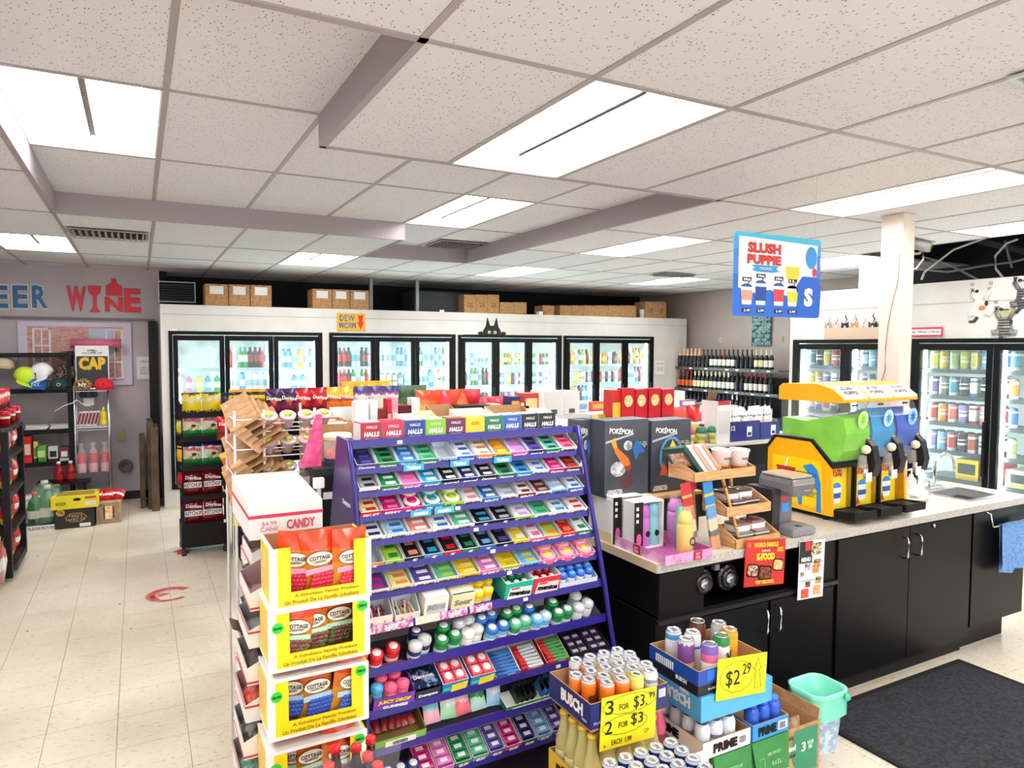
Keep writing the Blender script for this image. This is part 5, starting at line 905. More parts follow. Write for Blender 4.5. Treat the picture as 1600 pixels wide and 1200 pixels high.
# cough drop boxes on the top shelf
HB = [('crimson', '#b5132e', 553, 602), ('rose red', '#c8244a', 602, 635), ('navy blue', '#1f3f96', 635, 668), ('lime green', '#86c832', 668, 699), ('plum', '#6a1a4a', 699, 728), ('yellow', '#f4cf2e', 728, 757), ('deep green', '#1f7a52', 757, 784), ('bright blue', '#2460c0', 784, 811), ('black', '#17171d', 811, 837), ('glossy black', '#1c1a22', 837, 863)]
for i, (nm, h, u0, u1) in enumerate(HB):
    n = 10; x = .045+.90*(i+.5)/n; w_ = .086
    t = T('cough_drop_box', f"{nm} throat drop box, {ORD[i]} of ten on top of the purple rack", 'box', RO + Matrix.Rotation(RZ, 3, 'Z') @ Vector((x, .055, 1.529)), RZ, 'throat drop boxes')
    O('carton', box(w_, .095, .075, .002), mat(h, .3), t); O('lid_flap', box(w_*.84, .06, .004), mat({'crimson': '#f4eeee', 'rose red': '#d8405f', 'navy blue': '#eef0f6', 'lime green': '#f0f4e4', 'plum': '#b9814e', 'yellow': '#f8e070'}.get(nm, '#d8d4d8'), .5), t, (0, 0, .075))
    O('side_flap', box(.001, .09, .07), mat('#e8e2e0'), t, (-w_/2-.001, 0, .002))
    if nm != 'yellow': txt(t, 'HALLS', WHITE, (0, -.0488, .03), w_*.72, .019, (0, 0, 0), .05, .15); txt(t, 'HALLS', mat('#e0d8dc'), (0, -.0488, .058), w_*.5, .011, (0, 0, 0), .03)
    else: O('handle_slot', prism(rrect(.04, .014, .005), .001), mat('#c89a1a'), t, (0, -.0485, .05))
    O('foot_print', box(w_*.6, .001, .006), mat('#d8c8d0'), t, (0, -.048, .008))
def tub(k, x, back, body, cap_, lab, grp, r=.026, h=.052, up=.006, tilt=.45, lid='white'):
    t = T('gum_tub', lab, 'tub', place(k, x, up, back, tilt), 0, grp, (tilt*.95, 0, RZ)); O('tub', lathe(((r*.86, 0), (r*.95, .004), (r*.95, h*.8), (r*.8, h*.9)), 14), mat(HEX[body], .3), t)
    O('tub_lid', lathe(((r, 0), (r*1.02, .004), (r*.98, h*.28), (r*.8, h*.33), (.001, h*.33)), 14), mat(HEX[cap_] if cap_ in HEX else cap_, .25), t, (0, 0, h*.86)); O('lid_print', lathe(((r*.62, 0), (r*.6, .001), (.001, .001)), 12), mat('#f2f2f0' if lid == 'white' else HEX[lid], .4), t, (0, 0, h*1.19)); O('label', lathe(((r*.97, 0), (r*.97, h*.35)), 14, cap=False), mat('#eef0f2', .4), t, (0, 0, h*.16))
# eighth shelf
k = 7; g = 'boxes and tubs on the eighth shelf'
def stall(k, x, w_, h_, d, outer, inner, wm, lab, wc='#222222', name='candy_carton', fh=.7, wh=.2):
    t = T(name, lab, 'box', place(k, x, .004, d/2), 0, None, (.3, 0, RZ)); O('tray', tray(w_, d, h_, h_*fh, .003), [mat(outer, .35), mat(inner, .6)], t)
    if wm: txt(t, wm, mat(wc), (0, -d/2-.0015, h_*fh*.55), w_*.8, h_*fh*wh*1.6, (0, 0, 0), .04, .12)
    return t
stall(7, .06, .1, .10, .1, '#efe6e2', '#cfd8e4', None, 'white opened carton of red striped sticks, closest to the yellow cartons', fh=.5)
stall(7, .17, .1, .10, .1, '#e9ddd2', '#d8dfe8', None, 'white opened carton of loose tan sticks beside the striped ones', fh=.4)
for i in range(14):
    x = .03+.009*(i % 7)+(.115 if i > 6 else 0); tag(O('candy_stick', box(.006, .075, .006), mat(['#8a2a34', '#f0e8e4', '#a8404a'][i % 3] if i < 7 else ['#c89a7a', '#ead8c4', '#b8846a'][i % 3], .4), None, place(7, x, .035, .035+.006*(i % 4)), (.5, .25*math.sin(i*2), .5*math.sin(i*3.1))), f"{'red striped' if i < 7 else 'tan'} candy stick, {ORD[i % 7]} in its opened carton on the eighth shelf", 'stick', 'loose candy sticks')
t = stall(7, .285, .1, .085, .1, '#f3f1ee', '#e9ecee', 'Mint', 'white window carton of mints on the eighth shelf', '#9a9ea4', fh=1); O('lid_top', box(.098, .095, .004), mat('#e4e2e6'), t, (0, 0, .086)); O('window', prism(rrect(.075, .05, .004), .001), mat('#c9ccd2', .2), t, (0, -.052, .035))
t = stall(7, .40, .1, .085, .1, '#efe9b8', '#c9d8ea', 'Sour', 'pale yellow candy carton on the eighth shelf', '#8a8a7a', fh=.95); O('lid_top', box(.098, .08, .004), mat('#e8dcc0'), t, (0, 0, .08))
for i, (x, b) in enumerate(((.475, .03), (.52, .035), (.497, .08), (.54, .085), (.455, .085))): tub(7, x, b, 'yellow', '#f4cc20', f"yellow gum tub, {ORD[i]} of the yellow group on the eighth shelf", 'yellow gum tubs', .024, .06, .004, .45, 'cream')
for (x, oc, cc, lab) in ((.655, '#2fb89a', '#1f8a62', 'mint green mint-tub carton with bold black wordmark'), (.79, '#e23a48', '#d01828', 'red mint-tub carton with bold black wordmark')):
    t = stall(7, x, .132, .09, .11, oc, '#e4f2ee', None, lab, fh=.95); O('label_print', prism([(-.055, -.026), (.06, -.026), (.06, .026), (-.045, .03)], .001), mat('#e8f4f0' if oc[1] == '2' else '#fbe4e6'), t, (0, -.0565, .032)); txt(t, 'mentos', BLACK, (.005, -.058, .034), .1, .022, (0, .08, 0), .05, .1); O('red_print', box(.04, .001, .006), mat('#c8202a'), t, (-.02, -.0575, .054))
    for j in range(6): tub(7, x-.038+.038*(j % 3), .03+.045*(j//3), 'mint' if oc[1] == '2' else 'red', cc, f"{'green' if oc[1] == '2' else 'red'} capped tub, {ORD[j]} inside the {'mint green' if oc[1] == '2' else 'red'} carton on the eighth shelf", 'tubs in mint cartons', .018, .05, .022, .3, 'white')
stall(7, .96, .2, .07, .11, '#dfe6f4', '#b8c8e4', None, 'clear-walled tray of blue capped tubs on the eighth shelf', fh=.5)
for j in range(9): tub(7, .885+.046*(j % 4)+.01*(j//4), .03+.036*(j//4), 'white' if j < 4 else 'blue', '#2a6ae0', f"blue capped gum tub, {ORD[j]} in the tray at the counter end of the eighth shelf", 'blue capped tubs', .021, .055, .01, .4, 'sky')
# ninth shelf: loose tubs
T9 = [('red', 'red', .045, .03), ('red', 'red', .115, .045), ('navy', 'silver', .20, .03), ('navy', 'silver', .245, .05), ('navy', 'navy', .225, .095), ('green', 'green', .31, .03), ('green', 'green', .37, .04), ('green', 'green', .34, .09), ('white', 'white', .425, .035), ('white', 'silver', .47, .045), ('silver', 'silver', .41, .09), ('silver', 'silver', .455, .10), ('sky', 'blue', .53, .03), ('sky', 'blue', .585, .035), ('blue', 'blue', .51, .09), ('blue', 'blue', .56, .10), ('green', 'mint', .64, .03), ('mint', 'mint', .69, .035), ('green', 'green', .63, .09), ('green', 'green', .68, .10), ('sky', 'sky', .745, .03), ('sky', 'pale blue', .79, .035), ('blue', 'blue', .74, .095), ('green', 'green', .855, .035), ('green', 'green', .905, .04), ('green', 'green', .86, .095), ('white', 'silver', .965, .04), ('white', 'silver', 1.02, .05), ('silver', 'silver', .99, .105)]
for i, (b_, c_, x, bk_) in enumerate(T9): tub(8, x, bk_, b_, c_, f"{b_} gum tub with {c_} cap, {ORD[i]} from the yellow cartons along the ninth shelf", 'tubs on the ninth shelf', .0275, .062, .004, .45)
for (x, w_, c, s, tc) in ((.08, .15, '#c83040', 'Dentyne', '#f4e4e4'), (.23, .12, '#3a5aa8', 'Dentyne', '#f4f4f8'), (.35, .13, '#3aa878', 'Dentyne', '#eaf6f0'), (.46, .1, '#e8ecee', 'Dentyne', '#5a5a66')):
    t = T('tub_front', f"printed {['red', 'blue', 'green', 'white'][int(x*7.5)]} shelf front under the gum tubs", 'card', place(8, x, .0, .004), 0, None, (.1, 0, RZ)); O('card', box(w_*.9, .003, .03), mat(c, .35), t); txt(t, s, mat(tc), (0, -.0025, .016), w_*.6, .014, (0, 0, 0), .03, .15)
# tenth shelf
t = stall(9, .10, .16, .075, .12, '#7a3ac0', '#5a2a90', None, 'purple carton of pink and blue capped tubs with a yellow wordmark', fh=.8); txt(t, 'JUICY DROP', mat('#f0d020'), (0, -.062, .04), .13, .02, (0, .08, 0), .06); txt(t, 'GUMMIES', WHITE, (.005, -.062, .017), .1, .013, (0, .08, 0), .05)
for j, (x, b, c) in enumerate(((.04, .04, 'sky'), (.09, .03, 'rose'), (.14, .035, 'rose'), (.07, .085, 'rose'), (.125, .09, 'rose'))): tub(9, x, b, c, '#ee5a86' if c == 'rose' else '#3aa0dc', f"{'pink' if c == 'rose' else 'blue'} capped tub, {ORD[j]} in the purple carton on the tenth shelf", 'tubs in the purple carton', .025, .06, .03, .35, 'rose' if c == 'rose' else 'sky')
t = stall(9, .235, .1, .06, .12, '#232a4e', '#1a1f3a', 'Dentyne', 'dark blue and silver gum carton on the tenth shelf', '#f4f4f8', fh=.8); O('top_fold', box(.098, .1, .004), noisy('#1e2548', '#8aa4cc', 40, .3, .5, .6), t, (0, 0, .052)); txt(t, 'Dentyne', WHITE, (0, .0, .059), .08, .026, (-PI/2, 0, 0), .04)
for i, x in enumerate((.35, .47)):
    t = stall(9, x, .11, .075, .12, '#1f84c4', '#f4dcd8', None, f"blue and yellow carton of pink mint packs, {L3[i]} of two on the tenth shelf", fh=.7); O('yellow_patch', prism(((-.03, -.015), (.035, -.012), (.04, .02), (-.028, .016)), .001), mat('#eedc3a'), t, (.012, -.0615, .024)); O('teal_patch', box(.03, .001, .012), mat('#3ad0b0'), t, (-.035, -.061, .02))
    for j in range(4): o = T('mint_pack', f"pink and white mint pack, {ORD[j]} inside the {L3[i]} blue and yellow carton", 'pack', place(9, x-.024+.048*(j % 2), .045, .035+.05*(j//2)), 0, 'pink mint packs', (.45, 0, RZ)); O('pack', box(.044, .044, .03, .003), mat('#e8566a', .3), o); O('print_disc', prism(ellipse(.03, .034), .001), mat('#f8e8ea'), o, (0, 0, .031), (-PI/2, 0, 0))
for i, (x, c1, c2, lab, cc) in enumerate(((.585, '#2a86c8', '#e8304a', 'blue', '#dfe4f0'), (.70, '#c81f2a', '#c9ccd2', 'silver and red', '#cfc8bc'), (.83, '#c81f2a', '#4a9a4a', 'green and red', '#cfc8b4'))):
    stall(9, x, .115, .06, .13, c1, cc, 'AIRWAVES' if 0 else None, f"tray of {lab} gum sticks on the tenth shelf", fh=.4)
    for j in range(7): o = T('gum_stick_pack', f"{lab} gum stick pack, {ORD[j]} from the front in its tenth-shelf tray", 'pack', place(9, x, .02, .012+.017*j), 0, f"{lab} stick packs", (.75, .06*math.sin(j), RZ)); O('wrapper', box(.1, .012, .03, .003), mat(c2 if i else '#3a7ac8', .25), o); O('end_print', box(.028, .0125, .031), mat(c1 if i else '#2a52a0', .3), o, (-.037, 0, 0)); O('silver_print', box(.035, .0125, .012), mat('#e8eaf0', .3), o, (.015, 0, .012))
for i, x in enumerate((.95, 1.05)):
    stall(9, x, .095, .05, .13, '#1a1620', '#26202c', None, f"black carton of violet gum packs, {L3[i]} of two by the counter", fh=.7)
    for j in range(6): o = T('gum_block', f"dark violet gum pack, {ORD[j]} inside the {L3[i]} black carton by the counter", 'pack', place(9, x-.022+.044*(j % 2), .022, .025+.037*(j//2)), 0, 'dark violet packs', (.5, 0, RZ)); O('pack', box(.041, .033, .02, .003), mat('#2c2640', .2), o); O('print_patch', box(.026, .014, .0205), mat('#b8a8b4', .3), o)
# eleventh shelf
t = stall(10, .12, .2, .07, .13, '#7cc04a', '#8a7040', None, 'green opened carton of dark wrapped bars on the eleventh shelf', fh=.6); O('barcode_label', box(.12, .001, .024), WHITE, t, (0, -.066, .008)); O('barcode', multi([(-.03+.006*q, -.0675, .02, .003, .001, .014) for q in range(10)]), BLACK, t)
for j in range(6): tag(O('wrapped_bar', bag(.03, .1, .02, j, nx=4, nz=5), bands(((0, '#8a1a24'), (.4, '#2a3a6a'), (.7, '#c8b8b0')), 2, .25, .4), None, place(10, .05+.028*j, .03, .06), (-.9, .3*math.sin(j), RZ)), f"dark wrapped candy bar, {ORD[j]} in the green carton on the eleventh shelf", 'bar', 'bars in the green carton')
for j, (c1, c2) in enumerate((('#f0b8c4', '#8ad0e4'), ('#a8e0b4', '#f4f0f4'), ('#f07a8a', '#f4c8d0'), ('#b8e4d8', '#2a9a4a'), ('#9ac8ea', '#e8e0f0'))): tag(O('candy_bag', bag(.07, .1, .04, j, nx=5, nz=6), bands(((0, c1), (.5, c2), (.8, c1)), 2, .2, .4), None, place(10, .27+.068*j, .01, .05), (-.35, .1*math.sin(j*2), RZ)), f"clear bag of {['pink and blue', 'green and white', 'red and pink', 'mint and green', 'blue and lilac'][j]} sweets on the eleventh shelf", 'bag', 'bags of sweets on the eleventh shelf')
for i, (x, n, c1) in enumerate(((.68, 4, '#2e3a34'), (.80, 5, '#3a7ac0'))):
    for j in range(n): o = T('blister_card', f"{['green black', 'blue black'][i]} blister card, {ORD[j]} of its upright group on the eleventh shelf", 'card', place(10, x-.045+.024*j, .0, .06), 0, f"{['green', 'blue'][i]} blister cards", (.45, .35, RZ)); O('card', box(.006, .08, .055), mat(c1, .3), o); O('blister', box(.012, .05, .02, .003), mat('#101216', .15), o, (0, 0, .035))
t = stall(10, .70, .26, .03, .14, '#2a8a4a', '#e4e8e0', 'excel', 'low green and white printed tray holding the blister cards', '#e8f4ea', fh=.9)
t = stall(10, .90, .13, .06, .12, '#3a2a6a', '#26203a', None, 'violet carton with a white starburst badge', fh=.85); O('badge', prism([((.026 if q % 2 else .034)*math.cos(PI*q/10), (.018 if q % 2 else .024)*math.sin(PI*q/10)) for q in range(20)], .001), WHITE, t, (0, -.0615, .03)); O('badge_field', prism(ellipse(.044, .026), .001), mat('#2a2050'), t, (0, -.0625, .03)); txt(t, 'excel', WHITE, (0, -.064, .03), .036, .013, (0, 0, 0), .05); O('pink_foot', box(.13, .001, .012), mat('#c050a0'), t, (0, -.061, 0))
# twelfth shelf
for j in range(12):
    c = ['navy', 'navy', 'navy', 'magenta', 'pink', 'green', 'mint', 'violet', 'magenta', 'navy', 'sky', 'violet'][j]
    if j < 3: tub(11, .07+.05*j, .04, c, '#2a3a7a', f"navy gum tub, {ORD[j]} on the lowest visible shelf", 'navy tubs on the lowest shelf', .025, .055)
    else:
        o = T('gum_carton', f"{c} gum carton, {ORD[j]} along the twelfth shelf", 'box', place(11, .22+.075*(j-3), .004, .06), 0, None, (.45, 0, RZ)); O('tray', tray(.07, .12, .05, .04, .002), [mat(HEX[c], .3), mat('#ddd8e4')], o); txt(o, 'GUM', WHITE, (0, -.0615, .02), .04, .016, (0, 0, 0), .04)
        for q in range(3): z_ = T('gum_pack', f"{L3[q]} {c} gum pack in the {ORD[j]} carton of the twelfth shelf", 'pack', place(11, .22+.075*(j-3), .016, .03+.036*q), 0, f"packs in carton {j} of the twelfth shelf", (.45, 0, RZ)); O('wrapper', box(.06, .032, .03, .003), mat(HEX[c], .25), z_); O('print_band', box(.03, .016, .0305), mat('#e8e8f0', .3), z_)
# pink printed strips on the eighth rail
for i, (x, w_, c) in enumerate(((.10, .18, '#b85aa8'), (.25, .1, '#e8d8a0'), (.36, .12, '#d050a0'), (.48, .1, '#c03a90'))): t = T('shelf_strip', f"{['lilac', 'cream', 'pink', 'magenta'][i]} printed price strip on the eighth shelf rail", 'strip', RO + Matrix.Rotation(RZ, 3, 'Z') @ Vector((x, KY[7]-.008, KZ[7])), RZ, None, (-.12, 0, RZ)); O('strip', box(w_, .002, .03, c=True), noisy(c, '#f0d8ea', 60, .4, .45, .6), t); txt(t, '2/$3', mat('#f4f0f4'), (0, -.002, 0), .05, .016, (0, 0, 0), .04)
# excel / trident cards clipped on rails
for i, (k, x) in enumerate(((1, .24), (1, .44), (1, .64), (3, .25), (3, .35))):
    t = T('brand_clip', f"blue wordmark card clipped on the {SHN[k]} shelf rail, {ORD[i]} from the yellow cartons", 'card', RO + Matrix.Rotation(RZ, 3, 'Z') @ Vector((x, KY[k]-.009, KZ[k]-.004)), RZ); O('card', box(.085, .002, .026, c=True), mat('#3fb2dc', .3), t); txt(t, 'Trident' if k == 1 else 'mentos', WHITE, (0, -.002, 0), .06, .016, (0, 0, 0), .05, .2)
# ------------------------------------------------------------------ yellow cartons of dried fruit
YB = mat('#f7dd16', .4); WB = mat('#f6f5f1', .45); INB = mat('#b4835a', .8)
tl = [(424, 856, 424, 950), (422, 957, 423, 1062), (419, 1068, 420, 1178), (415, 1184, 414, 1290)]
FY = 2.2; BW = .305; BD = .20
bx0 = PY(424, 856, FY).x; ztops = [PY(495, 850, FY).z, PY(492, 945, FY).z, PY(490, 1050, FY).z, PY(488, 1160, FY).z]; BH = ztops[0]-ztops[1]-.002
PCH = {0: [('red', 'raspberry')]*3, 1: [('berry mix', 'mix')]*3, 2: [('blueberry', 'blue')]*3, 3: [('fruit', 'mix')]*3}
def pouch_mat(kind):
    c = {'raspberry': '#d8304a', 'mix': '#6a3a4a', 'blue': '#3a5ab8'}[kind]
    return bands(((0, '#c88a2a'), (.06, '#e89a2a'), (.5, '#f07a28'), (.72, '#ea4a22')), 2, .18, .08, 3), c
for b in range(5):
    zt = ztops[b] if b < 4 else ztops[3]-BH-.004; zb = zt-BH; x = bx0 + BW/2 - .006*b
    t = T('fruit_carton', f"yellow window carton of {['raspberry', 'mixed berry', 'blueberry', 'cherry', 'nut'][b]} pouches, {['topmost', 'second from the top', 'third from the top', 'fourth from the top', 'lowest'][b]} of its stack", 'box', (x, FY+BD/2, zb), 0, 'yellow fruit cartons')
    e = .028
    O('front_frame', multi([(-BW/2+e, 0, BH/2, e*2, .005, BH), (BW/2-e*.9, 0, BH/2, e*1.8, .005, BH), (.003, 0, .025, BW-.106, .005, .05)], 'yf'), YB, t, (0, -BD/2, 0))
    O('white_edge', multi([(-BW/2+.004, -.001, BH/2, .024, .006, BH), (BW/2-.004, -.001, BH/2, .018, .006, BH), (0, -.001, .003, BW, .006, .009)] + ([(0, -.001, BH-.004, BW, .006, .01)] if b else []), 'ye%d' % (b > 0)), WB, t, (0, -BD/2-.001, 0))
    O('side_wall', box(.005, BD, BH), YB, t, (-BW/2+.0, 0, 0)); O('side_wall', box(.005, BD, BH), YB, t, (BW/2, 0, 0)); O('side_edge', multi([(0, -BD/2+.012, BH/2, .007, .03, BH), (0, 0, .005, .007, BD, .01), (0, 0, BH-.004, .007, BD, .008)], 'sed'), WB, t, (-BW/2, 0, 0)); O('side_print', prism(ellipse(.1, .13), .001), mat('#f0c880', .5), t, (-BW/2-.003, .02, BH*.5), (0, 0, -PI/2))
    O('inner_lining', tray(BW-.012, BD-.01, BH-.004, .006, .003) if 0 else multi([(0, BD/2-.003, BH/2, BW, .004, BH), (0, 0, .002, BW, BD, .004), (-BW/2+.006, 0, BH/2, .003, BD-.01, BH-.004), (BW/2-.006, 0, BH/2, .003, BD-.01, BH-.004)], 'lin'), INB, t)
    if b: O('carton_lid', box(BW, BD, .004), WB, t, (0, 0, BH-.005))
    txt(t, 'A Scholtens Family Product', mat('#a8861a'), (.015, -BD/2-.0045, .037), BW*.66, .013, (0, 0, 0), .01); txt(t, 'Un Produit De La Famille Scholtens', mat('#a8861a'), (0, -BD/2-.0045, .019), BW*.76, .013, (0, 0, 0), .01)
    if b:
        for sx, s in ((-1, '$6.99'), (1, '2/$13')): g = O('round_sticker', prism(ellipse(.036, .034), .001), mat('#37d13c', .4), t, (sx*(BW/2-.02), -BD/2-.0055, BH*(.72 if sx < 0 else .86))); txt(g, s, mat('#0f5a1a'), (0, -.0015, 0), .025, .009, (0, 0, 0), .04)
    if b > 3: continue
    for i in range(3):
        kind = ['raspberry', 'mix', 'blue', 'mix'][b]; m_, fc = pouch_mat(kind)
        px_ = x-.085+.082*i+.012*math.sin(b*3+i); py_ = FY+.045+.03*(2-i if b != 1 else i)*.8
        p = T('fruit_pouch', f"orange {kind if kind != 'mix' else 'mixed fruit'} pouch, {['first', 'middle', 'last'][i]} from the aisle side in the {['topmost', 'second', 'third', 'fourth'][b]} yellow carton", 'pouch', (px_, py_, zb+.006), 0, f"pouches in the {['topmost', 'second', 'third', 'fourth'][b]} yellow carton", (.04, (.12, -.05, .03)[i] if b != 2 else (.1, -.04, .12)[i], .08*(i-1)))
        hh_ = .205 if b else .215
        O('pouch', bag(.115, hh_, .055, b*3+i), m_, p); O('oval_edge', prism(ellipse(.086, .048), .0012), mat('#5a3a2a', .4), p, (0, -.030, hh_*.60)); O('oval_label', prism(ellipse(.082, .044), .001), mat('#fbf4e2', .4), p, (0, -.0312, hh_*.60))
        txt(p, 'COTTAGE', mat('#2a2a2a'), (0, -.033, hh_*.615), .066, .013, (0, .0, 0), .02); txt(p, 'COUNTRY', mat('#4a4a4a'), (0, -.033, hh_*.555), .045, .008, (0, 0, 0), .02)
        O('ribbon', prism(((-.045, -.01), (.045, -.004), (.045, .012), (-.045, .008)), .001), mat({'raspberry': '#f0a0c0', 'mix': '#b8e4c8', 'blue': '#a8d0f0'}[kind], .3), p, (0, -.031, hh_*.42))
        if 'fp' not in _G: _G['fp'] = joinm([(lathe(((.009, -.001), (.011, .002), (.007, .006), (.001, .007)), 8), TR((-.03+.012*(q % 6)+.004*(q//6), -.027, .022+.0135*(q//6)))@Matrix.Rotation(PI/2, 4, 'X')) for q in range(24)])
        O('fruit_print', _G['fp'], mat(fc, .25) if kind != 'mix' else noisy('#8a2a3a', '#4a7a3a', 60, .3, .45, .55), p, (0, 0, .012))
# white candy carton behind them and the leaning bin towers by the aisle
cx, cy = PY(452, 830, 2.55).x, 2.80
t = T('cane_carton', 'white candy cane carton with red print behind the yellow cartons', 'box', (cx-.005, 2.82, 1.215)); O('tray', tray(.255, .5, .15, .125, .004), [WB, mat('#f8f4ea', .6)], t); O('red_band', ringm(.257, .502, .012), mat('#d8405a', .4), t, (0, 0, .075)); txt(t, 'CANDY', mat('#e0486a'), (.05, -.2525, .045), .1, .035, (0, 0, 0), .03); txt(t, '$4.99\nCANE', mat('#e88aa0'), (-.06, -.2525, .045), .06, .035)
for i in range(3): O('inner_lid', box(.24, .15, .004), mat('#fffdf6', .6), t, (0, -.16+.16*i, .11+.01*i), (.12, 0, 0))
t = T('carton_column', 'white carton column holding up the candy cane carton', 'box', (cx+.085, 2.82, 0)); O('carton', box(.09, .5, 1.21, .004), WB, t)
MIX = [noisy('#3f7a2a', '#a8c86a', 60, .4, bump=.8), noisy('#2a1c1a', '#6a4a40', 60, .4, bump=.8), noisy('#c8202a', '#f07a5a', 60, .4, bump=.8), noisy('#8a8a86', '#2a2626', 60, .4, bump=.8), noisy('#3a8a6a', '#b0d8c0', 60, .4, bump=.8)]
nb = 0
for col, (x, y, z0, n, dz) in enumerate(((.45, 3.12, 1.085, 9, .125), (.415, 2.83, 1.075, 9, .125), (.37, 2.545, 1.02, 8, .125))):
    for i in range(n):
        z = z0-dz*i; nb += 1
        if z < .02: continue
        xx = x-.007*i
        t = T('candy_bin', f"white sloped candy bin, {ORD[i]} from the top in the {['back', 'middle', 'front'][col]} aisle-side column", 'box', (xx, y, z), -PI/2, 'white candy bins', (0, 0, -PI/2)); O('tray', tray(.27, .12, .115, .06, .003), [WB, mat('#8f8c8a' if i % 3 else '#a8888c', .7)], t); O('red_stripe', ringm(.272, .122, .006), mat('#d03a50', .4), t, (0, 0, .05) if i % 2 else (0, 0, .006))
        if i > 1: O('sweets', lathe(((.05, 0), (.052, .02), (.035, .04), (.001, .048)), 9), MIX[(i+col*2) % 5], t, (.02, -.0, .012), (0, 0, 0), (2.2, 1, .8))
t = T('bin_card', 'dark brown carton flap poking from the bin column into the aisle', 'card', (.335, 2.86, .80)); O('card', box(.09, .12, .004), mat('#4a2f26'), t, (0, 0, 0), (0, .5, 0)); O('yellow_edge', box(.02, .1, .1), mat('#e0c04a'), t, (.03, -.02, -.11)); O('mount', box(.04, .04, .02), mat('#4a2f26'), t, (.045, 0, -.03))
# ------------------------------------------------------------------ back bar behind the counter and what stands on it
BKS = mat('#141417', .4); ALU = mat('#b8b9bb', .35, .8)
bb = T('back_bar', 'black back bar unit with a pale worktop behind the counter', 'cabinet', (3.55, 4.02, 0)); O('body', box(2.36, .56, 1.18), BKS, bb); O('top', box(2.42, .62, .022, .003), mat('#d8d2c8', .35), bb, (0, 0, 1.178)); O('door', box(.55, .012, .9), mat('#1b1b1f', .4), bb, (.35, -.286, .12)); O('door', box(.55, .012, .9), mat('#1b1b1f', .4), bb, (-.25, -.286, .12))
BZ = 1.2015
def on_bar(u0, v0, u1, Y, d, cols, nm, lab, **k): return grocery(u0, v0, u1, Y, d, cols, nm, lab, BZ, **k)
for i, (u0, u1) in enumerate(((972, 992), (993, 1012), (1014, 1033), (1035, 1054))):
    t = on_bar(u0, 607+1.5*(i % 2), u1, 3.98, .06, ('#c8182c',), 'cracker_box', f"red cracker box, {ORD[i]} in the row on the back bar", grp='red cracker boxes'); w_ = .12
    O('picture', prism(ellipse(.075, .085), .001), noisy('#e8b060', '#f6e2a8', 40, .5), t, (0, -.033, PY(980, 608, 3.98).z-BZ-.085)); txt(t, 'RITZ' if 0 else 'CRACKERS', WHITE, (0, -.033, .05), .08, .014, (0, 0, 0), .03)
o = on_bar(956, 610, 971, 4.0, .1, ('#d03030', '#e8c83a'), 'slim_box', 'slim red and yellow box at the end of the cracker row')
for i, (u, v, Y, kd, w_, h_, lab) in enumerate(((915, 640, 3.95, 'plum', .16, .2, 'shiny purple chip bag behind the open candy tray'), (940, 636, 4.05, 'lemon', .17, .22, 'yellow patterned snack bag next to the purple bag'), (956, 640, 4.1, 'lemon', .13, .2, 'narrow yellow snack bag beside the slim red box'), (1066, 632, 4.1, 'orange', .15, .24, 'orange snack pouch beside the cracker boxes'), (1088, 630, 4.1, 'red', .16, .25, 'tall red candy pouch on the back bar'), (1074, 650, 3.98, 'orange', .14, .16, 'shorter orange pouch leaning on the red one'), (1099, 645, 3.95, 'berry', .13, .2, 'white and pink candy pouch next to the tall red carton'), (1112, 650, 4.02, 'red', .08, .18, 'narrow red and green pouch hiding behind the tall carton'))):
    p = PY(u, v, Y); chip(kd, w_, h_, (p.x, Y, BZ), lab, None, i+2, .1, .2*math.sin(i*2), None, None, .07)
a_, b_ = PY(905, 655, 3.78), PY(962, 655, 3.78)
t = T('candy_tray', 'violet edged open tray of fruit candy bars on the back bar', 'box', ((a_.x+b_.x)/2, 3.84, BZ+.07), 0, None, (.35, 0, 0)); O('tray', tray(b_.x-a_.x, .26, .09, .05, .003), [mat('#6a3a8a', .4), KI], t)
for j in range(12): o = T('candy_bar', f"{['yellow', 'orange', 'purple', 'pink'][j % 4]} candy bar, {ORD[j]} in the violet tray", 'bar', (t.location.x-.1+.065*(j % 4), 3.76+.08*(j//4), BZ+.115+.03*(j//4)), 0, 'bars in the violet tray', (.35, 0, .1*math.sin(j))); O('wrapper', box(.058, .07, .012, .002), mat(['#e8c83a', '#f0863a', '#6a2a8a', '#e87aa8'][j % 4], .3), o); O('wordmark_patch', box(.04, .03, .0125), mat('#f6f2e4'), o)
t = T('tray_riser', 'plain brown carton under the violet candy tray', 'box', (a_.x*.5+b_.x*.5, 3.86, BZ)); O('carton', box(.24, .2, .07), KRAFT, t)
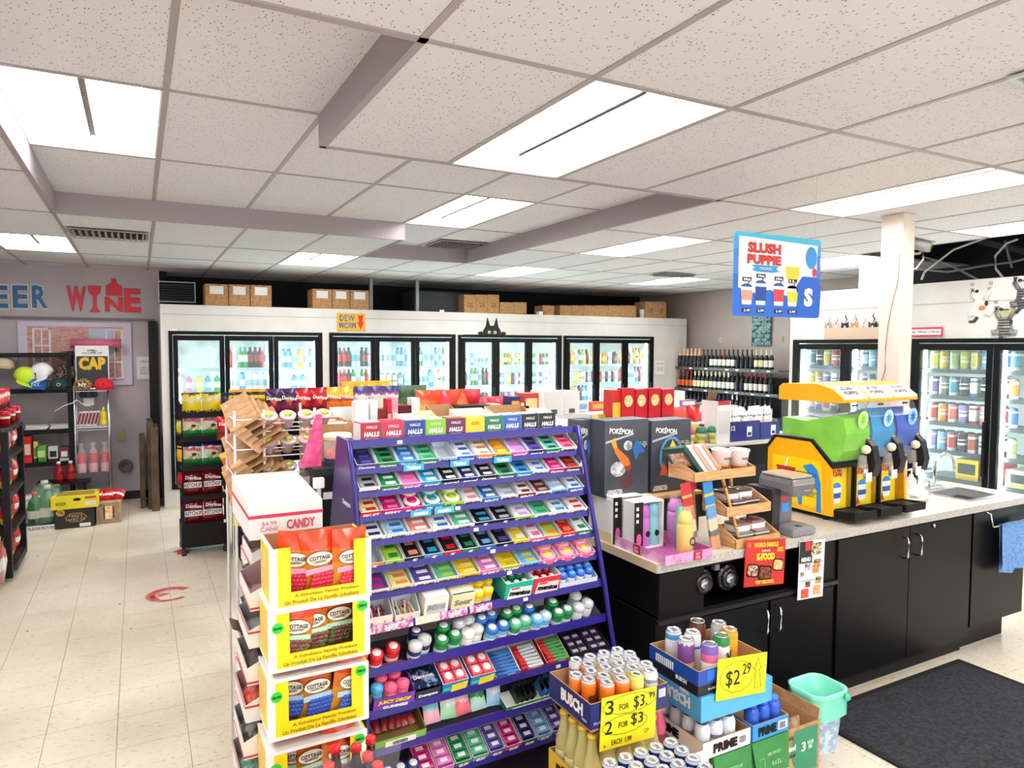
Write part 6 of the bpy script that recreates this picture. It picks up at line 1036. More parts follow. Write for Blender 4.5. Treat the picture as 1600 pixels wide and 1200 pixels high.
# cups with coloured domed lids
for i, c in enumerate(('#4a78b0', '#b05a5c', '#2f7a5a', '#3a8a60')):
    p = PY(1061+18*i, 690, 3.78); t = T('slush_cup_stack', f"clear yellow-printed cup with a {['blue', 'dusty red', 'green', 'dark green'][i]} lid, {ORD[i]} in the row", 'cup', (p.x, 3.79, BZ), 0, 'lidded cups on the back bar'); O('cup', lathe(((.028, 0), (.036, .075), (.038, .08)), 14), bands(((0, '#e8e88a'), (.35, '#c8c040'), (.7, '#eef0d8')), 2, .2), t); O('dome_lid', lathe(((.041, 0), (.041, .012), (.036, .036), (.02, .045), (.001, .046)), 14), mat(c, .25), t, (0, 0, .08))
for i in range(4):
    p = PY(1063+17*i, 668, 3.92); t = T('sweet_tub', f"{['yellow', 'yellow and white', 'violet and white', 'white'][i]} sweet tub, {ORD[i]} behind the lidded cups", 'tub', (p.x, 3.9, BZ), 0, 'sweet tubs'); O('tub', box(.07, .06, .13 if i != 3 else .15, .008), mat(['#e8c42a', '#f0d850', '#7a3aa0', '#e6eef2'][i], .3), t); O('tub_lid', box(.074, .064, .015, .004), mat(['#f4f0e0', '#e8e4d8', '#f4f0f8', '#8ab0c8'][i]), t, (0, 0, .13 if i != 3 else .15))
t = T('white_figure', 'white bottle in a green sleeve before the cracker boxes', 'bottle', PY(1027, 660, 3.9)); t.location.z = BZ; O('sleeve', box(.09, .06, .09, .01), mat('#5ab83a', .3), t); O('bottle', lathe(((.02, 0), (.026, .02), (.024, .06), (.012, .09), (.001, .1)), 12), WHITE, t, (0, 0, .08))
t = T('pink_ball', 'pink and white rounded toy pack by the dark figure boxes', 'toy', PY(970, 662, 3.78)); t.location.z = BZ; O('ball', lathe(((.001, 0), (.04, .012), (.055, .04), (.045, .07), (.001, .085)), 14), mat('#e87ac0', .3), t, (0, 0, 0)); O('card', box(.1, .01, .13), WHITE, t, (-.02, .05, 0))
t = on_bar(1121, 627, 1142, 3.74, .16, ('#f1ecec', '#dcd8da'), 'tall_carton', 'tall white and red carton with an open brown flap'); O('red_top', box(.118, .162, .03), mat('#c82a3a', .4), t, (0, 0, t.children[0].data.vertices[4].co.z-.03) if t.children else (0, 0, .27)); O('flap', box(.09, .004, .07), mat('#8a6a4a', .8), t, (0, .05, PY(1130, 627, 3.74).z-BZ), (.3, 0, 0)); O('red_side', box(.003, .16, .25), mat('#c82a3a', .4), t, (.06, 0, 0))
for i, (u0, u1) in enumerate(((1141, 1189), (1190, 1220))):
    a, b = PY(u0, 660, 3.76), PY(u1, 684, 3.76); w_ = b.x-a.x-.004; t = T('navy_tray', f"{['wide', 'narrower'][i]} navy carton tray of wrapped straws on the back bar", 'box', ((a.x+b.x)/2, 3.90, BZ)); O('tray', tray(w_, .26, a.z-BZ, a.z-BZ, .004), [mat('#1c2a7c', .35), KI], t); O('barcode_label', box(.05, .002, .075), WHITE, t, (w_*.15, -.131, .03)); O('barcode', multi([(w_*.15-.015+.005*q, -.133, .05, .0025, .001, .025) for q in range(7)]), BLACK, t)
    if not i: txt(t, '12', WHITE, (-w_*.38, -.132, .1), .04, .035, (0, 0, 0), .03)
    for j in range(7 if i == 0 else 4): o = T('straw_bundle', f"bundle of white printed sticks, {ORD[j]} in the {['wide', 'narrower'][i]} navy tray", 'bundle', (a.x+.03+(w_-.06)*j/(6 if i == 0 else 3), 3.84+.07*(j % 2), BZ+.01), 0, 'wrapped bundles in the navy trays', (.05, 0, .2*j)); O('wrapper', bag(.115, .235, .09, j, nx=5, nz=6), bands(((0, '#f0eeea'), (.5, '#e8c8c0'), (.58, '#f6f4f0'), (.7, '#8a8a90'), (.75, '#f8f6f2')), 2, .25, .25), o)
tag(O('paper_menu', box(.22, .1, .16), mat('#e8e6c8'), None, (PY(1070, 600, 6).x, 6.0, PY(1070, 607, 6).z-.16)), 'cream register box behind the cracker boxes', 'box')
for c_ in [bpy.data.objects['paper_menu']]: c_.location = (4.9, 5.6, G2)
# ------------------------------------------------------------------ the counter
CBK = noisy('#0b0a0d', '#100f13', 4, .38, .3, .7); WT_ = noisy('#cfc4b2', '#ece4d4', 220, .22, .42, .58)
X0, X1, Y0, Y1, ZT = 2.035, 5.2, 2.415, 3.0, .925
wtop = T('worktop', 'long speckled beige worktop with a pale grey front edge', 'worktop', (0, 0, 0))
sx0, sx1, sy0, sy1 = 4.66, 5.02, 2.52, 2.79
O('slab', multi([((X0+sx0)/2, (Y0+Y1)/2, ZT-.02, sx0-X0, Y1-Y0, .04), ((sx1+X1)/2, (Y0+Y1)/2, ZT-.02, X1-sx1, Y1-Y0, .04), ((sx0+sx1)/2, (Y0+sy0)/2, ZT-.02, sx1-sx0, sy0-Y0, .04), ((sx0+sx1)/2, (sy1+Y1)/2, ZT-.02, sx1-sx0, Y1-sy1, .04)]), WT_, wtop)
O('front_edge', box(X1-X0, .004, .042), noisy('#a9a59c', '#cfcbc2', 160, .35), wtop, ((X0+X1)/2, Y0-.002, ZT-.041)); O('end_edge', box(.004, Y1-Y0, .042), mat('#d9c6a4', .4), wtop, (X0-.002, (Y0+Y1)/2, ZT-.041))
cb = T('counter_base', 'black cabinet with an open recess at the low end of the counter', 'cabinet', (2.66, 2.72, 0)); zc_ = ZT-.042
O('carcass', multi([(-.59, 0, .77, .02, .56, zc_*2-1.54+.0), (-.46, -.02, .77, .27, .53, (zc_-.77)*2), (.52, -.02, .77, .2, .53, (zc_-.77)*2), (0, .24, .77, 1.2, .03, (zc_-.77)*2), (0, 0, .66, 1.2, .57, .02), (0, 0, zc_-.01, 1.2, .56, .02)]), CBK, cb)
O('carcass', box(1.22, .56, .57), CBK, cb, (0, 0, .09)); O('toe_kick', box(1.2, .5, .09), BLACK, cb)
O('ledge', box(1.225, .02, .02), mat('#1e1d22', .3), cb, (0, -.295, .64))
hm = tube([(0, 0, 0), (0, -.03, .003), (0, -.035, .02), (0, -.035, .10), (0, -.03, .117), (0, 0, .12)], .005)
for s, x in ((-1, .0), (1, .49)): d = O('door', box(.47, .016, .53), CBK, cb, (x-.14, -.289, .1)); O('door_handle', hm, CHROME, d, (-s*.2 if 0 else (.2 if s < 0 else -.2), -.008, .38))
mc = T('middle_cabinet', 'tall black double-door cabinet with chrome handles', 'cabinet', (3.90, 2.72, 0)); O('carcass', box(1.26, .56, zc_-.09), CBK, mc, (0, 0, .09)); O('toe_kick', box(1.26, .5, .09), BLACK, mc)
for s in (-1, 1): d = O('door', box(.618, .016, zc_-.11), CBK, mc, (s*.313, -.289, .1)); O('door_handle', hm, CHROME, d, (-s*.25, -.008, .60))
O('lock', lathe(((.012, 0), (.012, .012), (.001, .013)), 10), CHROME, mc, (.22, -.297, zc_-.03), (PI/2, 0, 0))
ec = T('end_cabinet', 'black end cabinet carrying the towel bar', 'cabinet', (4.845, 2.72, 0)); O('carcass', box(.62, .56, zc_-.15), CBK, ec, (0, 0, .15)); O('door', box(.60, .016, zc_-.16), CBK, ec, (0, -.289, .155)); O('toe_kick', box(.50, .5, .15), BLACK, ec, (-.05, .02, 0))
tb = T('towel_bar', 'chrome towel bar under the worktop edge', 'bar', (4.85, 2.42, 0)); O('bar', tube([(-.2, -.0, .88), (-.2, -.04, .87), (-.2, -.05, .80), (-.18, -.05, .79), (.3, -.05, .79), (.32, -.05, .80), (.32, -.04, .87), (.32, 0, .88)], .006), CHROME, tb)
V, F = [], []; nx, nz = 14, 12
for s in (0, 1):
    for j in range(nz):
        for i in range(nx):
            u, v = i/(nx-1), j/(nz-1); V.append((-.11+.30*u+.03*v*(1-u*2)*(1 if s else -.4)-(.03 if s else 0)*v, (-.062 if not s else -.04)-.014*math.sin(u*9+s+v*1.5)*(.3+v), .797-.29*v*(1 if not s else 1.1)-.012*u*v))
for s in (0, 1):
    for j in range(nz-1):
        for i in range(nx-1): a = s*nx*nz+j*nx+i; F.append((a, a+1, a+1+nx, a+nx))
for i in range(nx-1): F.append((i, i+1, nx*nz+i+1, nx*nz+i))
tw = T('hand_towel', 'blue hand towel folded over the towel bar', 'towel', (4.85, 2.42, 0)); O('cloth', mk('cloth', V, F, smooth=True), noisy('#5a8ac8', '#7fa8dc', 90, .95, bump=.6), tw)
sk = T('sink', 'stainless steel sink basin set in the worktop', 'sink', (4.84, 2.655, ZT)); SS = mat('#b9bbbd', .28, .9)
O('rim', multi([(0, -.14, .002, .40, .03, .006), (0, .14, .002, .40, .03, .006), (-.185, 0, .002, .03, .25, .006), (.185, 0, .002, .03, .25, .006)]), SS, sk); V = [(-.17, -.125, 0), (.17, -.125, 0), (.17, .125, 0), (-.17, .125, 0), (-.15, -.105, -.14), (.15, -.105, -.14), (.15, .105, -.14), (-.15, .105, -.14)]
O('basin', mk('basin', V, [(0, 1, 5, 4), (1, 2, 6, 5), (2, 3, 7, 6), (3, 0, 4, 7), (4, 5, 6, 7)]), SS, sk); O('drain', lathe(((.025, 0), (.02, .003), (.001, .003)), 12), CHROME, sk, (0, 0, -.139))
fc = T('faucet', 'chrome gooseneck faucet standing behind the sink', 'faucet', (4.86, 2.86, ZT)); O('base', box(.16, .05, .02, .008), CHROME, fc, (.0, 0, 0)); O('spout', tube([(0, 0, .02), (0, 0, .15)] + [(.09-.09*math.cos(PI*q/8), -.03*q/8, .15+.09*math.sin(PI*q/8)) for q in range(1, 9)] + [(.18, -.03, .11)], .011, 10), CHROME, fc); O('lever', tube([(-.06, 0, .02), (-.06, 0, .05), (-.12, -.02, .07)], .009), CHROME, fc)
rt = T('cup_rinser', 'clear round serving tray with white items beside the sink', 'tray', (4.36, 2.80, ZT+.001)); O('tray', lathe(((.15, 0), (.18, .012), (.185, .03), (.178, .03), (.165, .008), (.001, .006)), 24), mat('#e9e6dc', .12, 0, 0, .75), rt)
for i, (x, y, w_, d_, h_, lab) in enumerate(((4.20, 2.86, .09, .09, .20, 'white napkin box beside the drink machine'), (4.31, 2.88, .06, .08, .16, 'narrower white box standing by the napkin box'))): t = T('napkin_box', lab, 'box', (x, y, ZT+.012)); O('box', box(w_, d_, h_, .004), mat('#f4f1ea', .5), t); O('slot', box(w_*.6, .002, h_*.1), mat('#d8d4cc'), t, (0, -d_/2-.001, h_*.6))
for i in range(5): t = T('clear_saucer', f"clear plastic saucer, {ORD[i]} of the loose ones on the round tray", 'saucer', (4.28+.035*i, 2.72+.02*(i % 3), ZT+.012+.004*i), 0, 'loose saucers', (.1, .1*i, 0)); O('lid', lathe(((.045, 0), (.045, .008), (.03, .02), (.001, .022)), 14), mat('#f2f0ea', .1, 0, 0, .6), t)
t = T('soap_bottle', 'clear pump soap bottle before the beer cooler', 'bottle', (4.66, 2.90, ZT+.001)); O('bottle', lathe(((.03, 0), (.034, .01), (.034, .07), (.015, .095), (.012, .11)), 12), mat('#eef0ee', .1, 0, 0, .6), t); O('pump', tube([(0, 0, .11), (0, 0, .145), (-.04, 0, .14)], .006), mat('#f4f4f4'), t)
# ---- three-bowl slush machine
sm = T('slush_machine', 'yellow three-bowl slush drink machine with green and blue drinks', 'drink machine', (3.40, 2.56, ZT)); YEL = mat('#f9b314', .3); YEB = mat('#f7d414', .35); MW = .225
fy = 0.0
O('base_frame', box(.66, .42, .02), BLACK, sm, (.34, .24, .02))
for x in (.03, .64):
    for y in (.06, .42): O('foot', cyl(.015, .02, 8), BLACK, sm, (x, y, 0))
sp = [(.46, .03), (.46, .36), (.40, .435), (.15, .435), (.02, .31), (0, .03)]      # (y, z) profile
def yz(pts, x0, x1, name='cheek'):
    n = len(pts); bm = bmesh.new(); vs = [bm.verts.new((x0, y, z)) for y, z in pts] + [bm.verts.new((x1, y, z)) for y, z in pts]
    for f in [tuple(range(n)), tuple(range(2*n-1, n-1, -1))] + [(i, i+n, (i+1) % n+n, (i+1) % n) for i in range(n)]: bm.faces.new([vs[i] for i in f])
    bmesh.ops.recalc_face_normals(bm, faces=bm.faces[:]); me = bpy.data.meshes.new(name); bm.to_mesh(me); bm.free(); me.materials.append(None); return me
O('side_panel', yz(sp, 0, .02), YEL, sm); O('side_panel', yz(sp, .66, .68), YEL, sm); O('core', yz([(.45, .04), (.45, .42), (.16, .42), (.06, .33), (.06, .04)], .02, .66), mat('#1a1a1c', .4), sm)
O('top_gasket', yz([(.47, .36), (.47, .375), (.41, .45), (.14, .45), (.0, .325), (.0, .30), (.02, .315), (.15, .438), (.40, .438), (.46, .365)], -.006, .69), mat('#161618', .3), sm)
ip = O('inset_panel', yz([(.42, .06), (.42, .33), (.08, .33), (.06, .06)], -.003, .0), YEB, sm)
# generic printed cup and swirl on the inset, no mascot
O('cup_print', yz([(.37, .22), (.39, .27), (.25, .27), (.27, .22)], -.005, -.003), mat('#c8283a'), sm); O('straw_print', yz([(.33, .27), (.31, .325), (.30, .325), (.32, .27)], -.005, -.003), WHITE, sm)
O('stripe_print', multi([(-.0045, .245-.01*(q % 3), .12+.012*q, .002, .26-.02*(q % 2), .003) for q in range(12)]), mat('#23304a'), sm)
O('swirl_print', yz([(.10, .04), (.10, .16), (.15, .24), (.20, .29), (.14, .31), (.10, .28), (.075, .2), (.07, .04)], -.0055, -.004), mat('#2a86d8'), sm); O('swirl_print', yz([(.20, .06), (.22, .06), (.24, .14), (.2, .14)], -.0055, -.004), mat('#2a86d8'), sm)
LQ = [('#6cc000', '#8ad81a', 'lime'), ('#0c86c4', '#1f9ad6', 'light blue'), ('#0a48b4', '#145ccc', 'deep blue')]
for i in range(3):
    x = .115+MW*i-.005
    fp_ = O('front_panel', box(.2, .01, .27), YEB, sm, (x, .045, .05)); O('print_field', box(.11, .002, .24), mat('#f4dc2a', .3), fp_, (-.03, -.007, .012)); txt(fp_, 'SLUSH\nPUPPIE', mat('#c8202c'), (-.03, -.0085, .215), .09, .045, (0, 0, 0), .05)
    O('cup_art', prism(((-.03, 0), (.03, 0), (.04, .09), (-.04, .09)), .001), WHITE, fp_, (-.03, -.009, .04)); O('art_band', prism(((-.034, .03), (.034, .03), (.037, .06), (-.037, .06)), .001), mat('#2a5fc0'), fp_, (-.03, -.010, .04)); O('art_dome', prism(ellipse(.075, .05), .001), mat('#3a8ae0'), fp_, (-.03, -.0085, .135)); O('art_accent', prism(((-.05, 0), (-.02, 0), (-.04, .05)), .001), mat('#c83a3a'), fp_, (-.03, -.011, .02))
    O('gold_edge', box(.03, .012, .25), mat('#b8901a', .3, .5), sm, (x+.075, .038, .05)); O('black_strip', box(.02, .012, .26), BLACK, sm, (x-.098, .036, .05))
    dt = O('drip_tray', tray(.19, .15, .035, .045, .006), [BLACK, BLACK], sm, (x, -.055, .03)); O('drip_grate', multi([(0, -.06+.015*q, .03, .17, .006, .003) for q in range(9)]), mat('#2e2e30', .4), dt)
    # bowl: clear side walls, liquid inside, bulging front
    bowl = [(.37, .455), (.37, .665), (-.02, .675), (-.055, .6), (-.075, .5), (-.06, .40), (-.01, .335), (.03, .33), (.14, .445)]
    O('bowl', yz(bowl, x-.105, x+.105), glass('#eef4f6', .08, .05), sm)
    liq = [(.362, .458), (.362, .545+.015), (.2, .55), (.0, .60 if i == 0 else .63), (-.05, .585), (-.068, .5), (-.053, .405), (-.008, .342), (.03, .338), (.14, .452)]
    O('slush', yz(liq, x-.1, x+.1), noisy(LQ[i][0], LQ[i][1], 9, .25, .4, .75, .2), sm)
    ld = [(.385, .665), (.385, .74), (.36, .762), (.12, .77), (.02, .745), (-.045, .70), (-.05, .675), (-.045, .67)]
    l_ = O('lid', yz(ld, x-.112, x+.112), mat('#f9b516', .3), sm); O('lid_front', yz([(.055, .757), (.015, .746), (-.046, .702), (-.05, .69), (-.046, .688), (.0, .73)], x-.1, x+.1), mat('#f6f4ee', .3), l_)
    q_ = txt(l_, 'SLUSH', mat('#4a4a50'), (x-.01, .005, .747), .11, .022, (-.82, 0, 0), .03); txt(l_, 'PUPPIE', mat('#4a4a50'), (x-.005, -.022, .724), .12, .024, (-.82, 0, 0), .03)
    O('bracket', box(.04, .008, .012), mat('#3a3a3c'), sm, (x-.02, -.057, .65))
    sl = O('fruit_sticker', prism(ellipse(.085, .10), .002), mat(['#c9ee9a', '#bfe6f6', '#9ad0f6'][i], .3), sm, (x+.03, -.0745, .575), (.1, 0, 0)); O('segments', prism([((.034 if q % 2 else .012)*math.cos(PI*q/8), (.04 if q % 2 else .014)*math.sin(PI*q/8)) for q in range(16)], .001), mat(LQ[i][1]), sl, (0, -.002, 0))
    O('nozzle_ball', lathe(((.001, -.026), (.02, -.018), (.027, 0), (.02, .018), (.001, .026)), 12), mat('#f2e8c4', .3), sm, (x+.045, -.085, .41))
    O('valve', lathe(((.022, 0), (.026, .02), (.022, .075), (.001, .08)), 10), mat('#dcd6cc', .2, 0, 0, .3), sm, (x+.04, -.07, .30)); O('spigot', lathe(((.012, 0), (.014, .06)), 10), mat('#c8ccd0', .15, .3), sm, (x+.04, -.09, .245))
    hd = O('tap_handle', yz([(-.10, .43), (-.06, .47), (-.02, .465), (-.03, .42), (-.08, .33), (-.08, .26), (-.11, .26), (-.125, .33)], x+.075, x+.125), mat('#19191b', .35), sm); O('tap_badge', lathe(((.018, 0), (.018, .004), (.001, .005)), 12), mat('#e8d820', .3), hd, (x+.1, -.05, .467), (.1, 0, 0)); O('price_card', box(.05, .002, .05), WHITE, sm, (x+.04, -.112, .235))
# ---- coffee maker
cf = T('coffee_maker', 'grey single-cup coffee maker beside the yellow machine', 'coffee maker', (3.02, 2.56, ZT+.001)); CG = mat('#77767d', .35, .1)
O('base', box(.17, .22, .045, .012), mat('#86868c', .4), cf, (0, -.02, 0)); O('body', box(.125, .12, .23, .02), CG, cf, (0, .06, .03)); hdm = O('head', box(.16, .24, .10, .03), mat('#6f6e75', .35), cf, (0, .0, .20)); O('lid', box(.155, .2, .012, .005), mat('#cfcbc4', .2, .5), cf, (0, -.005, .298)); O('chrome_rim', box(.162, .02, .03, .006), mat('#c8c8ca', .2, .8), cf, (0, -.112, .265)); txt(hdm, 'keurig', mat('#c8c8cc'), (.02, -.1215, .035), .04, .012); O('sticker', box(.05, .002, .03), mat('#d84a5a'), cf, (-.01, -.002, .16)); O('sticker', box(.055, .002, .05), mat('#4a9ae0'), cf, (.0, -.002, .10)); O('drip_hole', lathe(((.02, 0), (.001, .001)), 12), mat('#3a3a3e'), cf, (0, -.09, .0455))
O('tank', box(.06, .18, .24, .01), mat('#2e2e34', .15), cf, (-.11, .05, 0))
# ---- bamboo three-tier stand with snack packs
bs = T('bamboo_stand', 'three-tier bamboo snack stand on the counter', 'stand', (2.60, 2.56, ZT+.001)); BAM = noisy('#c99560', '#e0b47c', 8, .5, stretch=(1, 1, 12))
tiers = [(-.09, .02, .335, .40, .19), (.04, -.02, .155, .30, .17), (.075, -.055, .0, .30, .16)]
def bin_(w_, d_):
    P_ = [(-d_/2, 0), (d_/2, 0), (d_/2, .11), (-d_/2+.02, .04), (-d_/2, .035)]
    return P_
for i, (x, y, z, w_, d_) in enumerate(tiers):
    tr = E('tier', bs, (x, y, z), (0, 0, 0)); prof = [(-d_/2, 0), (d_/2, 0), (d_/2, .095), (d_/2-.05, .095), (-d_/2, .045)]
    O('side_board', yz(prof, -w_/2, -w_/2+.008), BAM, tr); O('side_board', yz(prof, w_/2-.008, w_/2), BAM, tr); O('front_board', box(w_, .008, .045), BAM, tr, (0, -d_/2, 0)); O('bottom_board', box(w_-.016, d_, .006), BAM, tr); O('back_board', box(w_, .006, .08), BAM, tr, (0, d_/2-.003, 0))
for s in (-1, 1): O('leg', tube([(-.05+s*.13, .06, .42), (-.0+s*.13, .1, .2), (.03+s*.12, .12, 0)], .009, 4), BAM, bs)
O('front_leg', tube([(-.12, -.06, .40), (-.05, -.08, .17), (-.04, -.12, .05)], .009, 4), BAM, bs); O('screw', lathe(((.006, 0), (.001, .003)), 8), mat('#3a2a1a'), bs, (-.12, -.073, .38), (PI/2, 0, 0)); O('screw', lathe(((.006, 0), (.001, .003)), 8), mat('#3a2a1a'), bs, (-.1, -.085, .3), (PI/2, 0, 0))
def pk(x, y, z, w_, d_, h_, cols, lab, rot=(0, 0, 0), lid=True, nm='snack_tray'):
    t = T(nm, lab, 'food pack', (2.60+x, 2.56+y, ZT+z), 0, None, rot); O('tray', box(w_, d_, h_, .01), mat(cols[0], .35), t)
    if lid: O('lid', box(w_*.96, d_*.96, .016, .005), mat(cols[1], .12), t, (0, 0, h_)); O('rim', box(w_*1.03, d_*1.03, .005, .002), mat('#e8e6e6', .2), t, (0, 0, h_-.002)); O('red_print', box(w_*.4, d_*.3, .017), mat('#b82a2a', .3), t, (-.02, -.01, h_))
    return t
for j, (x, y, z) in enumerate(((0, -.03, .175), (.1, -.02, .175), (-.02, .0, .215), (.085, .01, .215))): pk(x+.01, y, z, .09, .09, .03, ('#f2efec', '#5a4844') if j > 1 else ('#3a3030', '#6a5450'), f"{['lower', 'lower', 'upper white', 'upper white'][j]} noodle bowl pack on the middle bamboo tier, {['inner', 'outer'][j % 2]} one")
for j, (x, y, z) in enumerate(((.015, -.065, .018), (.125, -.065, .018), (.015, -.045, .058), (.13, -.035, .058))): pk(x+.01, y, z, .095, .09, .032, ('#f4f2ef', '#8a706a') if j > 1 else ('#6a625e', '#8a7a72'), f"{['lower', 'lower', 'upper white', 'upper white'][j]} noodle bowl pack on the bottom bamboo tier, {['inner', 'outer'][j % 2]} one")
for j, (x, c) in enumerate(((-.23, '#1d4a3c'), (-.20, '#f0ece8'), (-.17, '#d8a898'), (-.14, '#f2eeea'), (-.11, '#e0a08a'))): t = T('noodle_box', f"{['green', 'white', 'pink', 'plain white', 'salmon'][j]} flat noodle box leaning in the top bamboo tier", 'box', (2.60+x, 2.57, ZT+.355), 0, 'flat boxes in the top tier', (-.25, -.6, .2)); O('carton', box(.022, .15, .17, .003), mat(c, .4), t); O('print_patch', box(.0225, .1, .08), noisy('#c87a5a', '#f0d8c0', 50, .4), t, (0, 0, .06))
for j, x in enumerate((-.02, .06)):
    t = T('noodle_cup', f"white noodle cup with printed lid, {['inner', 'outer'][j]} one in the top bamboo tier", 'cup', (2.60+x, 2.59-.04*j, ZT+.345), 0, 'noodle cups', (0, .06, 0)); O('cup', lathe(((.036, 0), (.05, .11), (.053, .112), (.053, .118)), 18), bands(((0, '#c87a4a'), (.3, '#f0e0cc'), (.4, '#f6f4f2')), 2, .3, .1), t); O('lid', lathe(((.052, 0), (.05, .006), (.001, .007)), 18), noisy('#f0eeec', '#3a3a3c', 60, .3, .52, .58), t, (0, 0, .117)); txt(t, 'RAMEN', mat('#2a2a30'), (0, -.0475, .075), .05, .012)
# hanging strips in front
for j, (u, c, c2, lab) in enumerate(((1083, '#c8282e', '#f0b03a', 'red hanging candy sticks pack'), (1112, '#2a8ad0', '#f0c040', 'blue hanging candy sticks pack'))):
    x = (2.33, 2.45)[j]; t = T('stick_pack', f"tall {lab} in front of the bamboo stand", 'pack', (x, 2.50-.02*j, ZT+.001), 0, None, (-.08, -.12, 0)); O('header', box(.06, .006, .13), bands(((0, c2), (.12, c), (.45, c2), (.55, c)), 2, .3, .05), t, (0, 0, .2)); O('pouch', box(.055, .014, .21, .004), bands(((0, '#c87a2a'), (.3, '#3a2a22'), (.45, '#e8c8a0'), (.7, c)), 2, .15, .2), t); O('sleeve', box(.06, .018, .21, .004), glass('#ffffff', .15, .1), t)
t = T('hang_card', 'rose red hang card poking above the red sticks pack', 'card', (2.36, 2.56, ZT+.001)); O('card', box(.065, .004, .09), mat('#c83a52', .4), t, (0, 0, .28)); O('hang_slot', box(.03, .005, .008), BLACK, t, (0, -.001, .345)); O('sheet', box(.03, .004, .28), mat('#8a6a5a'), t)
# figure boxes, coconut water carton and wooden block
t = T('coconut_carton', 'white printed coconut water carton under the first figure box', 'box', (2.17, 2.87, ZT+.001)); O('carton', box(.26, .2, .222, .004), mat('#efece8', .5), t); O('cream_base', box(.262, .202, .055), mat('#ead2a8', .5), t); txt(t, 'coconut\nwater', mat('#8a8a8a'), (-.05, -.102, .175), .09, .035); txt(t, 'the simple\nclean natural\nway to drink\nevery single\nday of yours', mat('#b4b2b0'), (-.05, -.102, .10), .09, .07); txt(t, 'COCONUT\nCO.', mat('#8a8a8a'), (.08, -.102, .185), .07, .03)
t = T('wood_block', 'dark cabinet with a wooden board top holding the second figure box', 'cabinet', (2.46, 2.87, ZT+.001)); O('body', box(.3, .2, .2), mat('#1b1a1c', .5), t); O('board', box(.31, .24, .018, .003), mat('#d8a870', .5), t, (0, 0, .2))
DBX = noisy('#3a3f4a', '#474c58', 6, .4)
def figbox(x, y, z, w_, d_, h_, lab, var, g=None):
    t = T('toy_box', lab, 'box', (x, y, z), 0, g); O('carton', box(w_, d_, h_, .003), DBX, t); f_ = -d_/2-.001
    txt(t, 'POKÉMON', mat('#f4f4f2'), (-w_*.14, f_-.001, h_*.86), w_*.52, h_*.09, (0, .1, 0), .025); O('diagonal_stripe', prism(((-w_*.48, h_*.70), (w_*.15, h_*.80), (w_*.15, h_*.82), (-w_*.48, h_*.73)), .001), mat('#b8bcc4'), t, (0, f_, 0))
    O('grade_mark', box(w_*.1, .001, h_*.04), mat('#3aa060' if var == 0 else '#b08a3a'), t, (w_*.28, f_, h_*.66)); txt(t, 'MEGA\nBUILDER\nSET', mat('#c8ccd4'), (w_*.4, f_-.001, h_*.66), w_*.12, h_*.08); txt(t, 'COLLECTOR\nBUILDING SET', WHITE, (-w_*.27, f_-.001, h_*.06), w_*.36, h_*.07, (0, 0, 0), .03)
    if var == 0: O('flame_art', prism([(-w_*.36, h_*.72), (-w_*.28, h_*.78), (-w_*.22, h_*.64), (w_*.02, h_*.5), (w_*.12, h_*.36), (w_*.02, h_*.3), (-w_*.08, h_*.4), (-w_*.26, h_*.56)], .001), bands(((0, '#8a3a2a'), (.2, '#e8762a'), (.7, '#f2a82a')), 2, .4, .3), t, (0, f_-.001, 0)); O('cloud_art', prism(ellipse(w_*.34, h_*.2, 14, -w_*.2, h_*.36), .001), noisy('#8a8790', '#e4e0e6', 30, .4), t, (0, f_-.0005, 0)); O('cloud_art', prism(ellipse(w_*.2, h_*.13, 14, w_*.02, h_*.66), .001), noisy('#8a8790', '#e4e0e6', 30, .4), t, (0, f_-.0005, 0)); O('blue_art', prism([(w_*.12, h_*.62), (w_*.22, h_*.74), (w_*.42, h_*.56), (w_*.28, h_*.55), (w_*.2, h_*.44)], .001), mat('#2a6ab0'), t, (0, f_-.001, 0)); O('smoke_art', prism(ellipse(w_*.3, h_*.22, 12, w_*.0, h_*.2), .001), mat('#5a3238'), t, (0, f_-.0004, 0))
    else:
        pts = [(w_*.30*math.cos(a), h_*.48+h_*.29*math.sin(a)) for a in [PI*q/12 for q in range(-3, 20)]]; pin = [(x_*.84, h_*.47+(z_-h_*.48)*.9) for x_, z_ in pts][::-1]
        O('ring_art', prism(pts+pin, .001), mat('#4a9ad8'), t, (0, f_-.001, 0)); O('gold_art', prism([(-w_*.06, h_*.4), (w_*.1, h_*.42), (w_*.14, h_*.6), (w_*.02, h_*.72), (-w_*.08, h_*.58)], .001), bands(((0, '#e8a83a'), (.5, '#f4d83a')), 2, .4, .2), t, (0, f_-.0015, 0)); O('flame_art', prism([(-w_*.3, h_*.24), (w_*.12, h_*.22), (w_*.02, h_*.34), (-w_*.1, h_*.3), (-w_*.2, h_*.42)], .001), mat('#d85a2a'), t, (0, f_-.002, 0)); O('bolt_art', prism([(w_*.1, h_*.2), (w_*.3, h_*.32), (w_*.22, h_*.34), (w_*.42, h_*.46), (w_*.16, h_*.36), (w_*.22, h_*.32)], .001), mat('#e8e4c8'), t, (0, f_-.002, 0))
    return t
figbox(2.165, 2.88, ZT+.2245, .275, .13, .385, 'dark toy box with orange and white art on the coconut carton', 0)
figbox(2.455, 2.88, ZT+.2205, .265, .13, .375, 'dark toy box with a blue ring drawing on the wooden board', 1)
figbox(2.0, 2.99, ZT+.2245, .10, .09, .38, 'edge of a third dark toy box behind the gum rack', 0)
